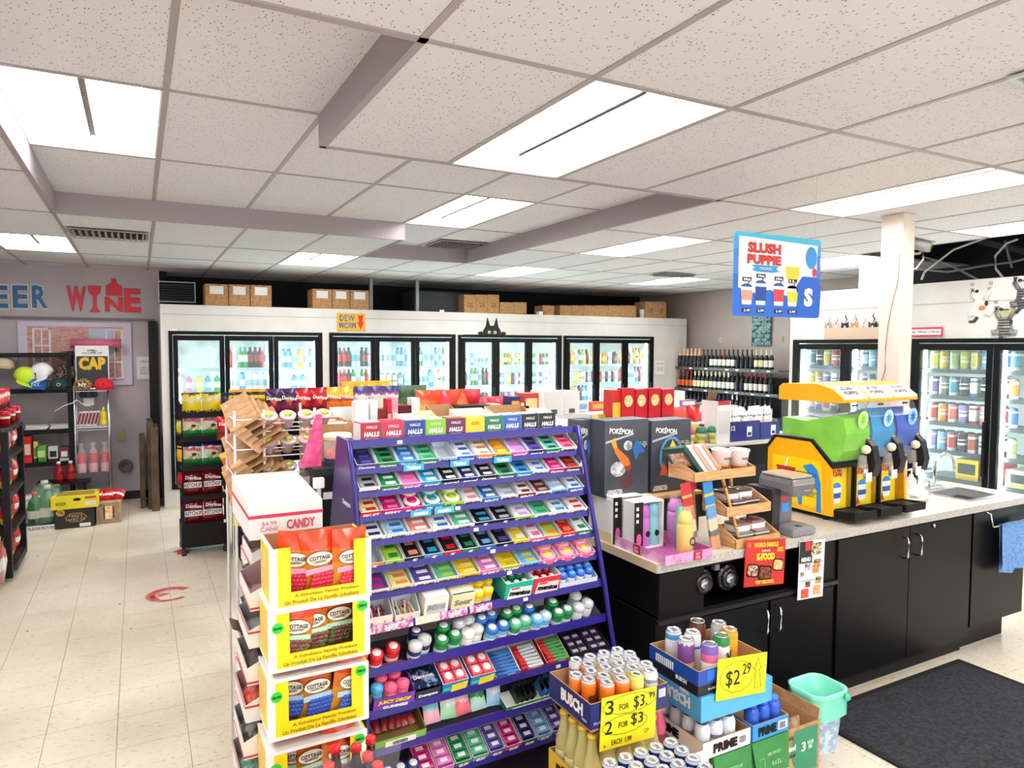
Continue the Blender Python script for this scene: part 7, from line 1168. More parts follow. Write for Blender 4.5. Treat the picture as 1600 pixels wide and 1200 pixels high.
# pink tray of bottles
pt = T('bottle_tray', 'low pink marbled display tray on the counter corner', 'tray', (2.19, 2.63, ZT+.001), 0); PKM = noisy('#d080b8', '#f0b8e0', 18, .3, .4, .6)
O('tray', tray(.28, .50, .05, .045, .004), [PKM, mat('#b85a98', .5)], pt); 
for (x, y, r_) in ((.05, -.252, 0), (-.142, -.05, -PI/2)): g_ = O('red_label', box(.05, .002, .042), mat('#b8203a'), pt, (x, y, .003), (0, 0, r_)); txt(g_, 'HOT\nDEAL', mat('#f4d8e0'), (0, -.002, .02), .03, .028)
def flask(x, y, c, lab, s=1.0):
    t = T('water_bottle', lab, 'bottle', (x, y, ZT+.006), 0, None); O('bottle', lathe(tuple((r*s, h*s) for r, h in ((.034, 0), (.038, .006), (.038, .135), (.034, .15))), 18), mat(c, .35), t); O('bottle_cap', lathe(tuple((r*s, h*s) for r, h in ((.033, 0), (.036, .006), (.036, .03), (.026, .042), (.024, .055), (.001, .057))), 18), mat(c, .3), t, (0, 0, .15*s)); b_ = O('round_badge', prism(ellipse(.036, .042), .0015), mat('#1a1a1c'), t, (.012, -.0395*s, .07)); O('badge_print', prism(ellipse(.02, .024), .001), mat('#a8a49a'), b_, (0, -.001, 0)); O('clear_wrap', lathe(tuple((r*s, h*s) for r, h in ((.041, 0), (.042, .15), (.03, .215), (.012, .23))), 14, cap=False), glass('#ffffff', .10, .1), t)
flask(2.235, 2.46, '#efc352', 'yellow wrapped water bottle at the tray front'); flask(2.30, 2.55, '#27b0a8', 'teal wrapped water bottle behind the yellow one', .98); flask(2.385-.03, 2.60, '#d884d8', 'pink wrapped water bottle beside the teal one', 1.02) if 0 else flask(2.295+.04, 2.64, '#d884d8', 'pink wrapped water bottle behind the teal one', 1.06)
for i, (x, y) in enumerate(((2.15, 2.66), (2.13, 2.80))):
    t = T('bottle_gift_box', f"black and white window box of bottles, {['front', 'back'][i]} one of two", 'box', (x, y, ZT+.006), .0); O('open_box', multi([(-.085, 0, .115, .006, .09, .23), (.085, 0, .115, .006, .09, .23), (0, 0, .227, .17, .09, .006), (0, .043, .115, .17, .004, .23), (0, 0, .003, .17, .09, .006)]), WHITE, t); O('black_front', multi([(-.065, -.046, .115, .05, .003, .23)]), mat('#17161a', .3), t); O('pink_print', prism(ellipse(.03, .06), .001), mat('#e05aa8'), t, (-.065, -.05, .05)); O('dot_print', multi([(-.075, -.05, .14+.03*q, .014, .001, .016) for q in range(3)]), mat('#dfeee8'), t)
    if i == 0:
        for (bx, c_, lb) in ((.0, '#cf78cf', 'pink'), (.055, '#8fd4dc', 'pale teal')): o = T('water_bottle', f"{lb} water bottle standing in the front window box", 'bottle', (x+bx, y-.002, ZT+.0125)); O('bottle', lathe(((.026, 0), (.028, .005), (.028, .13), (.024, .14), (.027, .145), (.027, .18), (.018, .2), (.001, .205)), 16), mat(c_, .35), o); O('round_badge', prism(ellipse(.026, .03), .0015), mat('#1a1a1c'), o, (.005, -.029, .06))
# dispensers in the recess, signs on the counter front
for i, (x, lab) in enumerate(((2.335, 'round black cup dispenser nearer the counter corner'), (2.50, 'round black cup dispenser closer to the red sign'))):
    t = T('cup_dispenser', lab, 'dispenser', (x, 2.455, .785), 0, 'cup dispensers', (PI/2, 0, 0)); O('flange', lathe(((.05, -.02), (.068, -.01), (.07, .0), (.064, .012), (.05, .016)), 24), mat('#0e0e12', .12), t); O('throat', lathe(((.052, -.12), (.052, .02), (.042, .035), (.028, .02), (.001, .018)), 24), mat('#17171c', .1), t); O('cup_bottom', lathe(((.024, 0), (.022, .004), (.001, .004)), 16), noisy('#d8d6d2', '#5a5a5e', 60, .4), t, (0, 0, .022)); O('side_clip', box(.03, .03, .03, .004), mat('#6a707a', .2), t, (-.07, .06, -.02))
ks = T('food_sign', 'red poster of Korean food hanging off the worktop edge', 'sign', (2.695, 2.396, .845), 0, None, (-.04, .09, 0)); O('sheet', box(.275, .004, .225, c=True), noisy('#d62e22', '#c0241c', 6, .3), ks); txt(ks, 'WORLD FAMOUS', mat('#f0c83a'), (.0, -.003, .088), .17, .024, (0, 0, 0), .06); txt(ks, 'K-FOOD', mat('#f6d83a'), (.0, -.003, .03), .125, .036, (0, 0, 0), .07); txt(ks, 'Authentic', WHITE, (0, -.003, .06), .06, .012); txt(ks, 'VERY DELICIOUS', mat('#f0c83a'), (.0, -.003, -.093), .13, .018, (0, 0, 0), .05); txt(ks, 'TASTY\nMEALS', mat('#f6d83a'), (.1, -.003, .062), .045, .022, (0, 0, 0), .03); O('corner_badge', prism(ellipse(.026, .026), .001), mat('#f0705a'), ks, (-.115, -.003, .09))
for (x, z, w_, c1, c2) in ((-.085, -.035, .08, '#e8c8a0', '#5a2a1a'), (.0, -.05, .09, '#a84a2a', '#3a1a12'), (.09, -.015, .075, '#d8a45a', '#f0d090')): b_ = O('bowl_print', prism(rrect(w_, w_*.8, .012), .001), BLACK, ks, (x, -.003, z), (0, .1, 0)); O('food_print', prism(rrect(w_*.84, w_*.64, .012), .001), noisy(c1, c2, 70, .5), b_, (0, -.001, 0))
ms = T('menu_sign', 'black and white printed menu card hanging off the worktop', 'sign', (3.035, 2.398, .76), 0, None, (-.02, .05, 0)); O('sheet', box(.19, .003, .30, c=True), mat('#f4f3f1', .3), ms); O('black_field', box(.095, .001, .11), mat('#18181a', .3), ms, (-.047, -.002, .038)); txt(ms, 'MENU', WHITE, (-.047, -.0035, .055), .07, .022, (0, 0, 0), .05); O('red_patch', box(.04, .001, .045), mat('#d8303a'), ms, (-.035, -.003, .1))
for q, (x, z, c1, c2, w_) in enumerate(((.03, .105, '#3a2a1a', '#e8d8b0', .075), (.04, .03, '#4a3a2a', '#e0b880', .05), (.03, .0, '#f0a85a', '#e07830', .05), (-.03, .015, '#2a2226', '#e8e0e0', .04), (-.07, -.02, '#6a5a2a', '#c8a86a', .025), (-.045, -.12, '#d83a2a', '#f06a4a', .055), (.045, -.11, '#f08a4a', '#f0c08a', .055), (.055, -.06, '#4a3a2a', '#d8b070', .04), (-.025, -.075, '#3a2020', '#b04a3a', .035))): O('dish_print', box(w_, .001, w_*.85, c=True), noisy(c1, c2, 60, .4), ms, (x, -.0025, z))
for z in (.035, -.055): O('rule_line', box(.18, .001, .002), BLACK, ms, (0, -.003, z))
# ------------------------------------------------------------------ can stacks on the floor before the counter
def can2(x, y, z, c, lab, grp, s=1.0, wm=None, tall=True, top=True):
    h = .155*s if tall else .118*s; r = .0325*s
    t = T('tall_can' if tall else 'beer_can', lab, 'can', (x, y, z), 0, grp, (0, 0, random.uniform(-.5, .5)))
    O('can', lathe(((r*.8, 0), (r, .008), (r, h*.93), (r*.86, h), (r*.86, h+.001)), 18), c, t)
    O('can_lid', lathe(((r*.88, 0), (r*.88, .004), (r*.8, .004), (r*.76, .0), (.001, .0)), 18), mat('#d4d6d8', .22, .85), t, (0, 0, h)); O('pull_tab', box(r*.55, r*.9, .0025, .001), mat('#b0b3b6', .25, .9), t, (0, -.002, h+.001))
    if wm: txt(t, wm[0], mat(wm[1]), (0, -r-.0008, h*.5), r*1.4, h*.28, (0, 0, 0), .04)
    return t
CC = {'orange': bands(((0, '#c8551a'), (.12, '#e0701f'), (.85, '#e8843a'), (.93, '#c8c8c8')), 2, .25, .05, 0.3), 'yellow': bands(((0, '#e8d24a'), (.5, '#f0e070'), (.9, '#c8c8c8')), 2, .25, .05), 'silver': bands(((0, '#e4e6ea'), (.3, '#d84a8a'), (.42, '#e4e6ea'), (.7, '#8a90a8'), (.8, '#e4e6ea')), 2, .22, .2, 5), 'white': bands(((0, '#f0e8a0'), (.4, '#f4f0d8'), (.5, '#d82a2a'), (.62, '#f0e070')), 2, .25)}
def beer_tray(nm, lab, x, y, z, w_, d_, h_, c, c2=None, front=None):
    t = T(nm, lab, 'box', (x, y, z)); O('tray', tray(w_, d_, h_, h_, .004), [mat(c, .35), KI], t)
    if c2: O('lower_band', ringm(w_+.001, d_+.001, h_*.4), mat(c2, .35), t)
    return t
S1 = (1.4925, 2.04)
t = beer_tray('can_tray', 'navy cardboard tray of tall cans with a white wordmark on its side', S1[0], S1[1], .60, .335, .27, .09, '#20276e'); txt(t, 'BUSCH', WHITE, (-.1685, -.02, .05), .14, .045, (0, 0, -PI/2), .05); txt(t, 'BEER', mat('#c8cce8'), (-.1685, -.10, .02), .03, .008, (0, 0, -PI/2)); txt(t, '24 x 473 mL', mat('#c8cce8'), (-.13, -.1365, .02), .05, .01); O('barcode', multi([(.13+.008*q, -.136, .06, .005, .001, .03) for q in range(4)]), WHITE, t)
random.seed(11); n = 0
lay = ['orange', 'orange', 'yellow', 'white', 'silver']
for j in range(5):
    for i in range(5):
        if (i == 0 and j in (0,)) or (i < 1 and j > 2): continue
        k = 'silver' if i == 4 or j == 4 or (j == 3 and i > 2) else ('orange' if i+j < 3 or i < 2 else ('white' if j == 0 and i == 3 else 'yellow'))
        x = S1[0]-.135+.064*i+.004; y = S1[1]-.098+.049*j*1.0+.0; 
        can2(x+(.02 if j % 2 else 0)-.006, y, .604, CC[k], f"{k if k != 'white' else 'pale lemon'} tall can, {ORD[i]} across in the {ORD[j]} row of the navy tray", 'tall cans in the navy tray', .82, ('BREWING', '#5a2a12') if k == 'orange' else (('BERRY', '#c83a2a') if k == 'white' else None))
def glassb(x, y, z, c, lab, grp, s=1.0, capc='#e8c83a', lc='#e8e0a0'):
    t = T('lemonade_bottle', lab, 'bottle', (x, y, z), 0, grp); O('bottle', lathe(tuple((r*s, h*s) for r, h in ((.028, 0), (.031, .006), (.031, .12), (.018, .17), (.0145, .2), (.0145, .215))), 14), mat(c, .1, 0, 0, .45), t); O('bottle_cap', lathe(((.017*s, 0), (.017*s, .014*s), (.001, .015*s)), 12), mat(capc, .3), t, (0, 0, .213*s)); O('label', lathe(((.0315*s, 0), (.0315*s, .06*s)), 14, cap=False), mat(lc, .4), t, (0, 0, .035*s)); return t
for lv, (zb, nm) in enumerate(((.315, 'upper'), (.03, 'lower'))):
    t = beer_tray('bottle_tray', f"yellow low tray of pale lemonade bottles, {nm} one under the navy tray", S1[0], S1[1], zb, .335, .27, .085, '#eec83a'); txt(t, 'mike\'s' if 0 else "mike's", BLACK, (-.1685, .02, .05), .12, .04, (0, 0, -PI/2), .05); O('barcode_label', multi([(-.1685, -.08+.006*q, .04, .001, .003, .035) for q in range(8)]), mat('#4a3a1a'), t); txt(t, "mike's", mat('#8a6a1a'), (-.06, -.1362, .045), .1, .03)
    for q, (a, b) in enumerate([(-.128, -.09), (-.128, -.03), (-.128, .03), (-.128, .09), (-.06, -.09), (.01, -.09), (.075, -.09), (.135, -.09), (.135, -.02), (-.06, .09), (.07, .09)]): glassb(S1[0]+a, S1[1]+b, zb+.005, '#f6f0a4', f"pale lemonade bottle with a yellow cap, {ORD[q]} around the {nm} yellow tray", f"lemonade bottles in the {nm} tray", 1.04)
    O('tray_deck', box(.32, .255, .012), KI, t, (0, 0, .272))
t = T('hot_pink_bottle', 'pink soft drink bottle standing between the two can stacks', 'bottle', (1.74, 2.05, .30)); O('bottle', lathe(((.025, 0), (.032, .01), (.03, .07), (.032, .14), (.02, .19), (.014, .21)), 14), mat('#d85a86', .2), t); O('bottle_cap', lathe(((.016, 0), (.016, .018), (.001, .019)), 12), mat('#e0486a'), t, (0, 0, .208)); O('label', lathe(((.0325, 0), (.0325, .07)), 14, cap=False), mat('#7a2a4a'), t, (0, 0, .05)); O('stand', box(.07, .07, .295), mat('#c83a5a'), t, (0, 0, -.3))
def sign(nm, lab, x0, x1, z0, z1, Y, rot, lines, extra=None):
    t = T(nm, lab, 'sign', ((x0+x1)/2, Y, (z0+z1)/2), 0, None, rot); w_, h_ = x1-x0, z1-z0; O('sheet', box(w_, .002, h_, c=True), mat('#f2ea1c', .5), t)
    for s, fx, fz, fw, fh in lines: txt(t, s, mat('#1d1c14'), (fx*w_, -.0025, fz*h_), fw*w_, fh*h_, (0, 0, 0), 0)
    return t, w_, h_
def cloud(t, cx, cz, w_, h_, n=14):
    P_ = [];
    for q in range(n*4+1):
        a = 2*PI*q/(n*4); r_ = 1+.07*abs(math.sin(a*n/2)); P_.append((cx+w_/2*r_*math.cos(a), -.003, cz+h_/2*r_*math.sin(a)))
    O('cloud_outline', tube(P_[:-1], .0008, 4, True), mat('#2a2a1c'), t)
t, w_, h_ = sign('price_sign', 'tall yellow hand-lettered price sign on the navy can tray', 1.362, 1.60, .515, .70, 1.898, (0, .045, 0), [('3', -.36, .3, .14, .26), ('FOR', -.1, .26, .17, .11), ('$3.', .2, .28, .25, .26), ('99', .41, .36, .11, .12), ('2', -.36, -.08, .13, .24), ('FOR', -.1, -.08, .17, .11), ('$3', .15, -.04, .22, .24), ('EACH  1.99', -.12, -.38, .36, .1), ('o', -.42, -.42, .03, .04)])
cloud(t, 0, .3*h_, .92*w_, .34*h_); cloud(t, -.07*w_, -.08*h_, .78*w_, .34*h_); O('heart', tube([(.32*w_, -.003, -.36*h_), (.29*w_, -.003, -.30*h_), (.31*w_, -.003, -.27*h_), (.335*w_, -.003, -.30*h_), (.36*w_, -.003, -.27*h_), (.38*w_, -.003, -.30*h_)], .0008, 4, True), mat('#2a2a1c'), t)
# tray of dark blue cans nearer the camera
t = beer_tray('can_tray', 'orange edged tray of dark blue cans in front of the lemonade bottles', 1.45, 1.68, .455, .34, .28, .07, '#e8862a')
for j in range(5):
    for i in range(5): can2(1.45-.128+.064*i, 1.68-.108+.054*j, .459, bands(((0, '#1a2a5a'), (.3, '#c8a84a'), (.5, '#1f3270'), (.9, '#c8ccd4')), 2, .22), f"dark blue beer can, {ORD[i]} across in the {ORD[j]} row of the orange tray", 'dark blue beer cans', .80, None, False)
t = T('carton_stack', 'plain orange carton under the tray of dark blue cans', 'box', (1.45, 1.68, 0)); O('carton', box(.33, .27, .454, .004), mat('#d87a2a', .5), t); O('white_band', box(.332, .272, .05), mat('#f0e8dc'), t, (0, 0, .3))
t = T('clear_bag', 'crumpled white and red bag beside the dark blue cans', 'bag', (1.67, 1.74, .40)); O('bag', bag(.06, .12, .06, 5), bands(((0, '#f4ece6'), (.5, '#e88a7a'), (.6, '#f4f0ea')), 2, .3, .4), t); O('support', box(.05, .05, .4), mat('#e9e0d6'), t, (0, 0, -.4))
# second stack
S2 = (1.975, 2.04)
t = beer_tray('can_tray', 'blue and black cardboard tray holding eight mixed tall cans', S2[0], S2[1], .605, .345, .28, .095, '#1f4fa8', '#17171b'); txt(t, 'BUSCH', WHITE, (-.1745, -.05, .03), .06, .016, (0, 0, -PI/2), .04); O('barcode', multi([(-.1735, .0+.012*q, .06, .001, .007, .03) for q in range(9)]), WHITE, t); O('blue_tape', box(.04, .002, .04), mat('#2a6ae0'), t, (-.11, -.141, .05)); txt(t, '24 x 473 mL', mat('#e8e8ec'), (-.1, -.142, .02), .05, .008)
MC_ = [('white and sky', (-.10, .08), bands(((0, '#e6e8f0'), (.75, '#e6e8f0'), (.8, '#4a90c8'), (.93, '#d0d4d8')), 2, .25), None), ('purple', (-.115, -.01), bands(((0, '#5a3a6a'), (.3, '#e0a890'), (.45, '#7a4a8a'), (.9, '#c8c8cc')), 2, .25, .3, 4), None), ('white and blue', (-.045, .03), bands(((0, '#dfe6f4'), (.6, '#3a6ac0'), (.68, '#e8ecf4')), 2, .25, .2), None), ('pink-topped white', (-.07, -.09), bands(((0, '#8a6a9a'), (.15, '#f0eef0'), (.6, '#d86a9a'), (.8, '#7a5ab0')), 2, .25), None),
       ('green and brown', (.035, .09), bands(((0, '#3a7a2a'), (.5, '#4a8a3a'), (.6, '#6a3a2a'), (.95, '#4a2a24')), 2, .25, .2), None), ('white and green', (.03, -.05), bands(((0, '#3a8a3a'), (.2, '#f4f4f0'), (.78, '#2f8a4a')), 2, .25, .1), ('V', '#1a2a3a')), ('orange', (.105, -.02), bands(((0, '#e8942a'), (.3, '#f4b03a'), (.8, '#f0a02a')), 2, .25), None), ('silver', (.115, .05), bands(((0, '#c8b48a'), (.5, '#b8bcc0')), 2, .25), None)]
for i, (nm, (a, b), m_, wm) in enumerate(MC_): can2(S2[0]+a, S2[1]+b, .61, m_, f"{nm} tall can standing loose in the blue and black tray", None, 1.0 if i != 4 else 1.05, wm)
t = T('beer_carton', 'light blue beer carton lying upside down under the blue tray', 'box', (S2[0]+.02, S2[1]+.0, .505)); O('carton', box(.37, .30, .098, .004), mat('#4fb0e0', .35), t); txt(t, 'BUSCH', WHITE, (-.186, -.02, .05), .14, .045, (0, PI, PI/2 if 0 else PI/2), .05); txt(t, 'LIGHT', WHITE, (-.186, -.06, .086), .05, .014, (0, PI, PI/2), .04); O('corner_panel', box(.002, .3, .098), mat('#5fbcea', .3), t, (.186, 0, 0))
for k, (x, w_, c, c2, lab, zz) in enumerate(((1.94, .245, '#efece6', '#e2ddd2', 'white tray of pale bottles with black capital wordmark', .365), (2.175, .20, '#2f8fe0', '#2f8fe0', 'bright blue tray of blue bottles beside the white one', .365))):
    t = beer_tray('drink_tray', lab, x, S2[1]-.005, zz, w_, .30, .065, c); txt(t, 'PRIME', BLACK, (-.02 if k else -.01, -.1515, .032), w_*.5, .036, (0, 0, 0), .06)
    if k == 0: txt(t, 'PRIME', BLACK, (-w_/2-.0015, .04, .034), .12, .034, (0, 0, -PI/2), .06)
    O('barcode_label', box(.05, .001, .035), WHITE, t, (w_*.33, -.1512, .015)); O('barcode', multi([(w_*.33-.018+.005*q, -.1522, .032, .0025, .001, .026) for q in range(7)]), mat('#6a6a70'), t)
    cols = ('#dfe6ee', '#2a3038', '#8a8e94') if k == 0 else ('#2a5ac8', '#3a7ae0', '#2a4a9a')
    for q, (a, b) in enumerate([(-.085, -.11), (-.02, -.11), (.045, -.11), (-.085, -.04), (-.085, .03), (-.085, .10)] if k == 0 else [(-.06, -.11), (0, -.11), (.06, -.11), (.06, -.04)]): t2 = T('sport_bottle', f"{'pale' if k == 0 else 'deep blue'} sport drink bottle, {ORD[q]} around the {'white' if k == 0 else 'bright blue'} tray", 'bottle', (x+a, S2[1]+b, zz+.005), 0, 'sport drink bottles'); O('bottle', lathe(((.026, 0), (.03, .006), (.03, .09), (.022, .11)), 14), bands(((0, cols[0]), (.4, cols[2 if q % 2 else 0]), (.55, cols[0])), 2, .2), t2); O('bottle_cap', lathe(((.02, 0), (.02, .02), (.001, .021)), 12), mat(cols[1], .3), t2, (0, 0, .108))
GRB = noisy('#2f7d3e', '#388a48', 8, .45)
for k, (x, w_, lab) in enumerate(((1.965, .195, 'green carton with a folded front flap, nearer the lemonade stack'), (2.17, .205, 'green carton with a folded front flap, nearer the firelog box'))):
    t = T('green_carton', lab, 'box', (x, S2[1]+.0, 0)); O('carton', box(w_, .31, .362, .003), GRB, t); O('front_flap', prism(((-w_/2, 0), (w_/2, 0), (w_*.42, -.135), (-w_*.42, -.135)), .004), GRB, t, (0, -.158, .362), (-.16, 0, 0)); txt(t, '6 x 2 L', mat('#a8d4a0'), (.01, -.183, .275), .05, .018, (-.16, 0, 0), .02); txt(t, 'HANDLE WITH CARE', mat('#a8d4a0'), (0, -.176, .31), .07, .012, (-.16, 0, 0)); O('bottle_icon', tube([(-.075, -.181, .25), (-.05, -.181, .25), (-.05, -.175, .30), (-.075, -.175, .30)], .001, 4, True), mat('#a8d4a0'), t); O('seam', multi([(0, -.1555, .17, .002, .001, .2), (0, -.1555, .07, w_*.98, .001, .002)]), mat('#245f30'), t)
t, w_, h_ = sign('price_sign', 'small yellow price sign with an upward arrow on the blue tray', 1.88, 2.14, .567, .722, 1.885, (-.03, .09, 0), [('$2', -.19, -.02, .28, .42), ('29', .08, .18, .16, .26)])
cloud(t, -.1*w_, .02*h_, .66*w_, .72*h_, 12); O('arrow', tube([(.26*w_, -.003, -.34*h_), (.28*w_, -.003, .12*h_), (.24*w_, -.003, .12*h_), (.31*w_, -.003, .40*h_), (.39*w_, -.003, .12*h_), (.34*w_, -.003, .12*h_), (.40*w_, -.003, -.34*h_)], .001, 4, True), mat('#2a2a1c'), t)
# firelog carton, waste basket
t = T('firelog_carton', 'brown and green open carton of paper-wrapped fire logs', 'box', (2.535, 2.20, 0)); fw_ = .29; O('tray', tray(fw_, .30, .225, .225, .004), [KRAFT, KI], t); O('green_print', prism(((-.0, .0), (.13, .0), (.13, .20), (-.02, .20), (-.045, .1)), .001), mat('#2f8f6a', .4), t, (.0, -.1512, .01)); txt(t, '3', mat('#c8ecd0'), (.035, -.1535, .13), .03, .045, (0, 0, 0), .04); txt(t, 'HOUR\nFIRE', mat('#c8ecd0'), (.08, -.1535, .13), .04, .04, (0, 0, 0), .03); txt(t, 'Northland', WHITE, (-.075, -.1525, .14), .12, .026, (0, 0, 0), .04); txt(t, 'LA BÛCHE PLUS', mat('#5a2a1a'), (-.075, -.1525, .105), .12, .018, (0, 0, 0), .04); txt(t, '6 FIRELOGS', mat('#4a2a1a'), (-.08, -.1525, .185), .1, .016); O('white_print', box(.07, .001, .03), mat('#e8e0d0'), t, (-.09, -.1512, .03)); O('side_flap', box(.004, .28, .06), KRAFT, t, (-.147, 0, .215), (0, -.2, 0)); O('side_flap', box(.004, .28, .05), KRAFT, t, (.147, 0, .22), (0, .1, 0))
for q, (a, b) in enumerate(((-.08, -.06), (0, -.06), (.08, -.06), (-.05, .06), (.05, .06))): o = T('fire_log', f"paper-wrapped fire log, {ORD[q]} in the brown and green carton", 'log', (2.535+a, 2.20+b, .02+.0*q), 0, 'wrapped fire logs'); O('wrapper', bag(.075, .19, .08, q, nx=6, nz=7), noisy('#8a5a36', '#d8b488', 14, .4, bump=.5), o); O('green_label', prism(ellipse(.04, .05), .001), mat('#5aa868' if q in (1, 4) else '#c89a6a'), o, (0, -.043, .13))
wb = T('waste_basket', 'mint green waste basket with a film liner before the counter', 'basket', (2.825, 2.18, 0)); TEAL = mat('#7fdcc4', .35)
def rr_ring(w_, d_, z, n=5, r=.06):
    P_ = rrect(w_, d_, r, n); return [(x, y, z) for x, y in P_]
def loft(rings, mtl, name, par, smooth=True, bump=0):
    V = []; F = []; n = len(rings[0])
    for R_ in rings: V += R_
    for i in range(len(rings)-1):
        for j in range(n): F.append((i*n+j, i*n+(j+1) % n, (i+1)*n+(j+1) % n, (i+1)*n+j))
    return O(name, mk(name, V, F, smooth=smooth), mtl, par)
loft([rr_ring(.16, .14, 0, r=.04), rr_ring(.215, .19, .27), rr_ring(.225, .20, .285), rr_ring(.212, .187, .285), rr_ring(.205, .18, .27), rr_ring(.155, .135, .01, r=.04)], noisy('#c8dcec', '#9ab4d0', 30, .4, .45, .55), 'basket', wb)
loft([[(x*1.03+.004*math.sin(j*2.3), y*1.03+.004*math.cos(j*1.7), z) for j, (x, y, z) in enumerate(rr_ring(.22, .195, zz))] for zz in (.17, .22, .27)] + [rr_ring(.236, .212, .293), rr_ring(.20, .175, .287), [(x*.9, y*.9, .15) for x, y, z in rr_ring(.2, .175, .15)], rr_ring(.13, .11, .02)], mat('#86e6cc', .25), 'film_liner', wb)
O('rim', tube(rr_ring(.222, .198, .289), .006, 5, True), mat('#a6f2de', .3), wb); O('liner_knot', lathe(((.001, -.015), (.016, 0), (.01, .02), (.001, .025)), 8), mat('#4ac8a0', .3), wb, (.07, -.11, .26))
# black entrance mat
bmM = noisy('#17171a', '#34343a', 60, .95, .35, .65, .8)
a, b, c = PZ(1468, 1030, 0), PZ(1320, 1145, 0), PZ(1600, 1095, 0)
t = T('floor_mat', 'black ribbed floor mat before the counter', 'mat', (3.68, 1.55, .001)); O('mat', box(1.35, 1.66, .008, .003), bmM, t); O('border', multi([(0, .82, .005, 1.36, .03, .01), (-.67, 0, .005, .03, 1.66, .01), (.67, 0, .005, .03, 1.66, .01)]), mat('#101012', .9), t)
# cola multipack at the picture's bottom
for i, (u, v, Y) in enumerate(((480, 1186, 1.86), (514, 1177, 1.92), (504, 1193, 1.80), (524, 1166, 2.0), (539, 1183, 1.86), (544, 1196, 1.78), (574, 1175, 1.92), (579, 1160, 2.0), (590, 1188, 1.86), (556, 1168, 1.98))):
    p = PY(u, v-4, Y); t = T('cola_bottle', f"small cola bottle with a red cap, {ORD[i]} in the shrink-wrapped pack", 'bottle', (p.x, Y, .52), 0, 'cola bottles'); O('bottle', lathe(((.022, 0), (.027, .008), (.026, .08), (.028, .11), (.013, .17), (.012, .19)), 14), mat('#1c0c0a', .08), t); O('bottle_cap', lathe(((.0155, 0), (.0155, .018), (.013, .021), (.001, .021)), 14), mat('#e01f2a', .3), t, (0, 0, .188)); O('label', lathe(((.0282, 0), (.0282, .04)), 14, cap=False), mat('#c8141e', .3), t, (0, 0, .06))
tag(O('shrink_wrap', bag(.34, .235, .30, 3, nx=9, nz=7), glass('#ffffff', .05, .12), None, (.48, 1.89, .515)), 'clear shrink wrap around the cola bottles', 'wrap')
t = T('cola_carton', 'red carton under the wrapped cola bottles', 'box', (.48, 1.89, 0)); O('carton', box(.30, .26, .51, .004), mat('#b8141e', .4), t)
# hanging drinks banner
bz0, bz1, bxa, bxb = 2.06, 2.485, 2.655, 3.30
bn = T('hanging_banner', 'blue bordered slush drinks banner hung from the ceiling on two lines', 'banner', ((bxa+bxb)/2, 2.6, (bz0+bz1)/2), 0, None, (0, 0, 0)); bw, bh = bxb-bxa, bz1-bz0
O('board', prism(rrect(bw, bh, .02), .005), bands(((0, '#2f6fd8'), (.5, '#4a86e0'), (.8, '#5aa0e8'), (.93, '#4ec4e8')), 2, .35, .08), bn); O('white_field', prism([(-bw*.45, -bh*.16), (-bw*.3, -bh*.22), (-bw*.1, -bh*.17), (bw*.12, -bh*.24), (bw*.3, -bh*.2), (bw*.44, -bh*.28), (bw*.46, bh*.42), (-bw*.45, bh*.45)], .001), mat('#fdfdfd', .4), bn, (0, -.001, 0))
for s, z_, wd, hh_ in (('SLUSH', .33, .37, .12), ('PUPPIE', .19, .38, .11)): txt(bn, s, mat('#7a1a20'), (-.17*bw, -.0022, bh*z_-.003), bw*wd, bh*hh_, (0, 0, 0), .05); txt(bn, s, mat('#e03a34'), (-.173*bw, -.0035, bh*z_), bw*wd, bh*hh_, (0, 0, 0), .04)
O('ribbon', prism([(-.1, -.012), (-.075, 0), (-.1, .014), (-.06, .016), (.06, .016), (.1, .014), (.078, 0), (.1, -.012), (.06, -.02), (-.06, -.02)], .001), mat('#3aa0d8'), bn, (-.155*bw, -.003, bh*.085)); txt(bn, 'ORIGINAL', WHITE, (-.155*bw, -.0045, bh*.082), .09, .014)
for q, (fx, hh_, c1, pr, sz) in enumerate(((-.36, .21, '#f0a088', '2.49', '340mL'), (-.205, .26, '#2a4a9a', '2.99', '500mL'), (.0, .24, '#f04a5a', '3.49', '650mL'), (.16, .22, '#f4d84a', '3.99', '1L'))):
    cw = bw*.12; g_ = O('cup_print', prism(((-cw*.42, 0), (cw*.42, 0), (cw*.55, bh*hh_), (-cw*.55, bh*hh_)), .001), mat('#f4f6fa'), bn, (fx*bw, -.003, -bh*.36)); O('cup_band', prism(((-cw*.46, bh*.05), (cw*.46, bh*.05), (cw*.52, bh*(hh_-.04)), (-cw*.52, bh*(hh_-.04))), .001), mat(c1), g_, (0, -.001, 0)); O('cup_dome', prism(ellipse(cw, bh*.08), .001), mat('#2a5ac0'), g_, (0, .0005, bh*hh_)); O('straw', prism(((0, 0), (.006, 0), (.024, bh*.1), (.018, bh*.1)), .001), mat('#2a2a2e'), g_, (.005, 0, bh*(hh_+.02)))
    for s, z_, wd in ((sz, .34+hh_-.37, .1), (pr, -.43, .085)): k_ = O('price_patch', box(bw*wd, .001, bh*.05, c=True), mat('#16161a'), bn, (fx*bw, -.003, bh*(z_ if z_ < 0 else -.36+hh_+.09))); txt(k_, s, WHITE, (0, -.0015, 0), bw*wd*.8, bh*.032, (0, 0, 0), .03)
O('tall_cup', prism(((-.04, 0), (.04, 0), (.06, .17), (-.06, .17)), .001), bands(((0, '#f4f4fa'), (.3, '#f0d84a'), (.7, '#ffffff')), 2, .3, .1), bn, (.16*bw, -.0025, -bh*.2+.02))
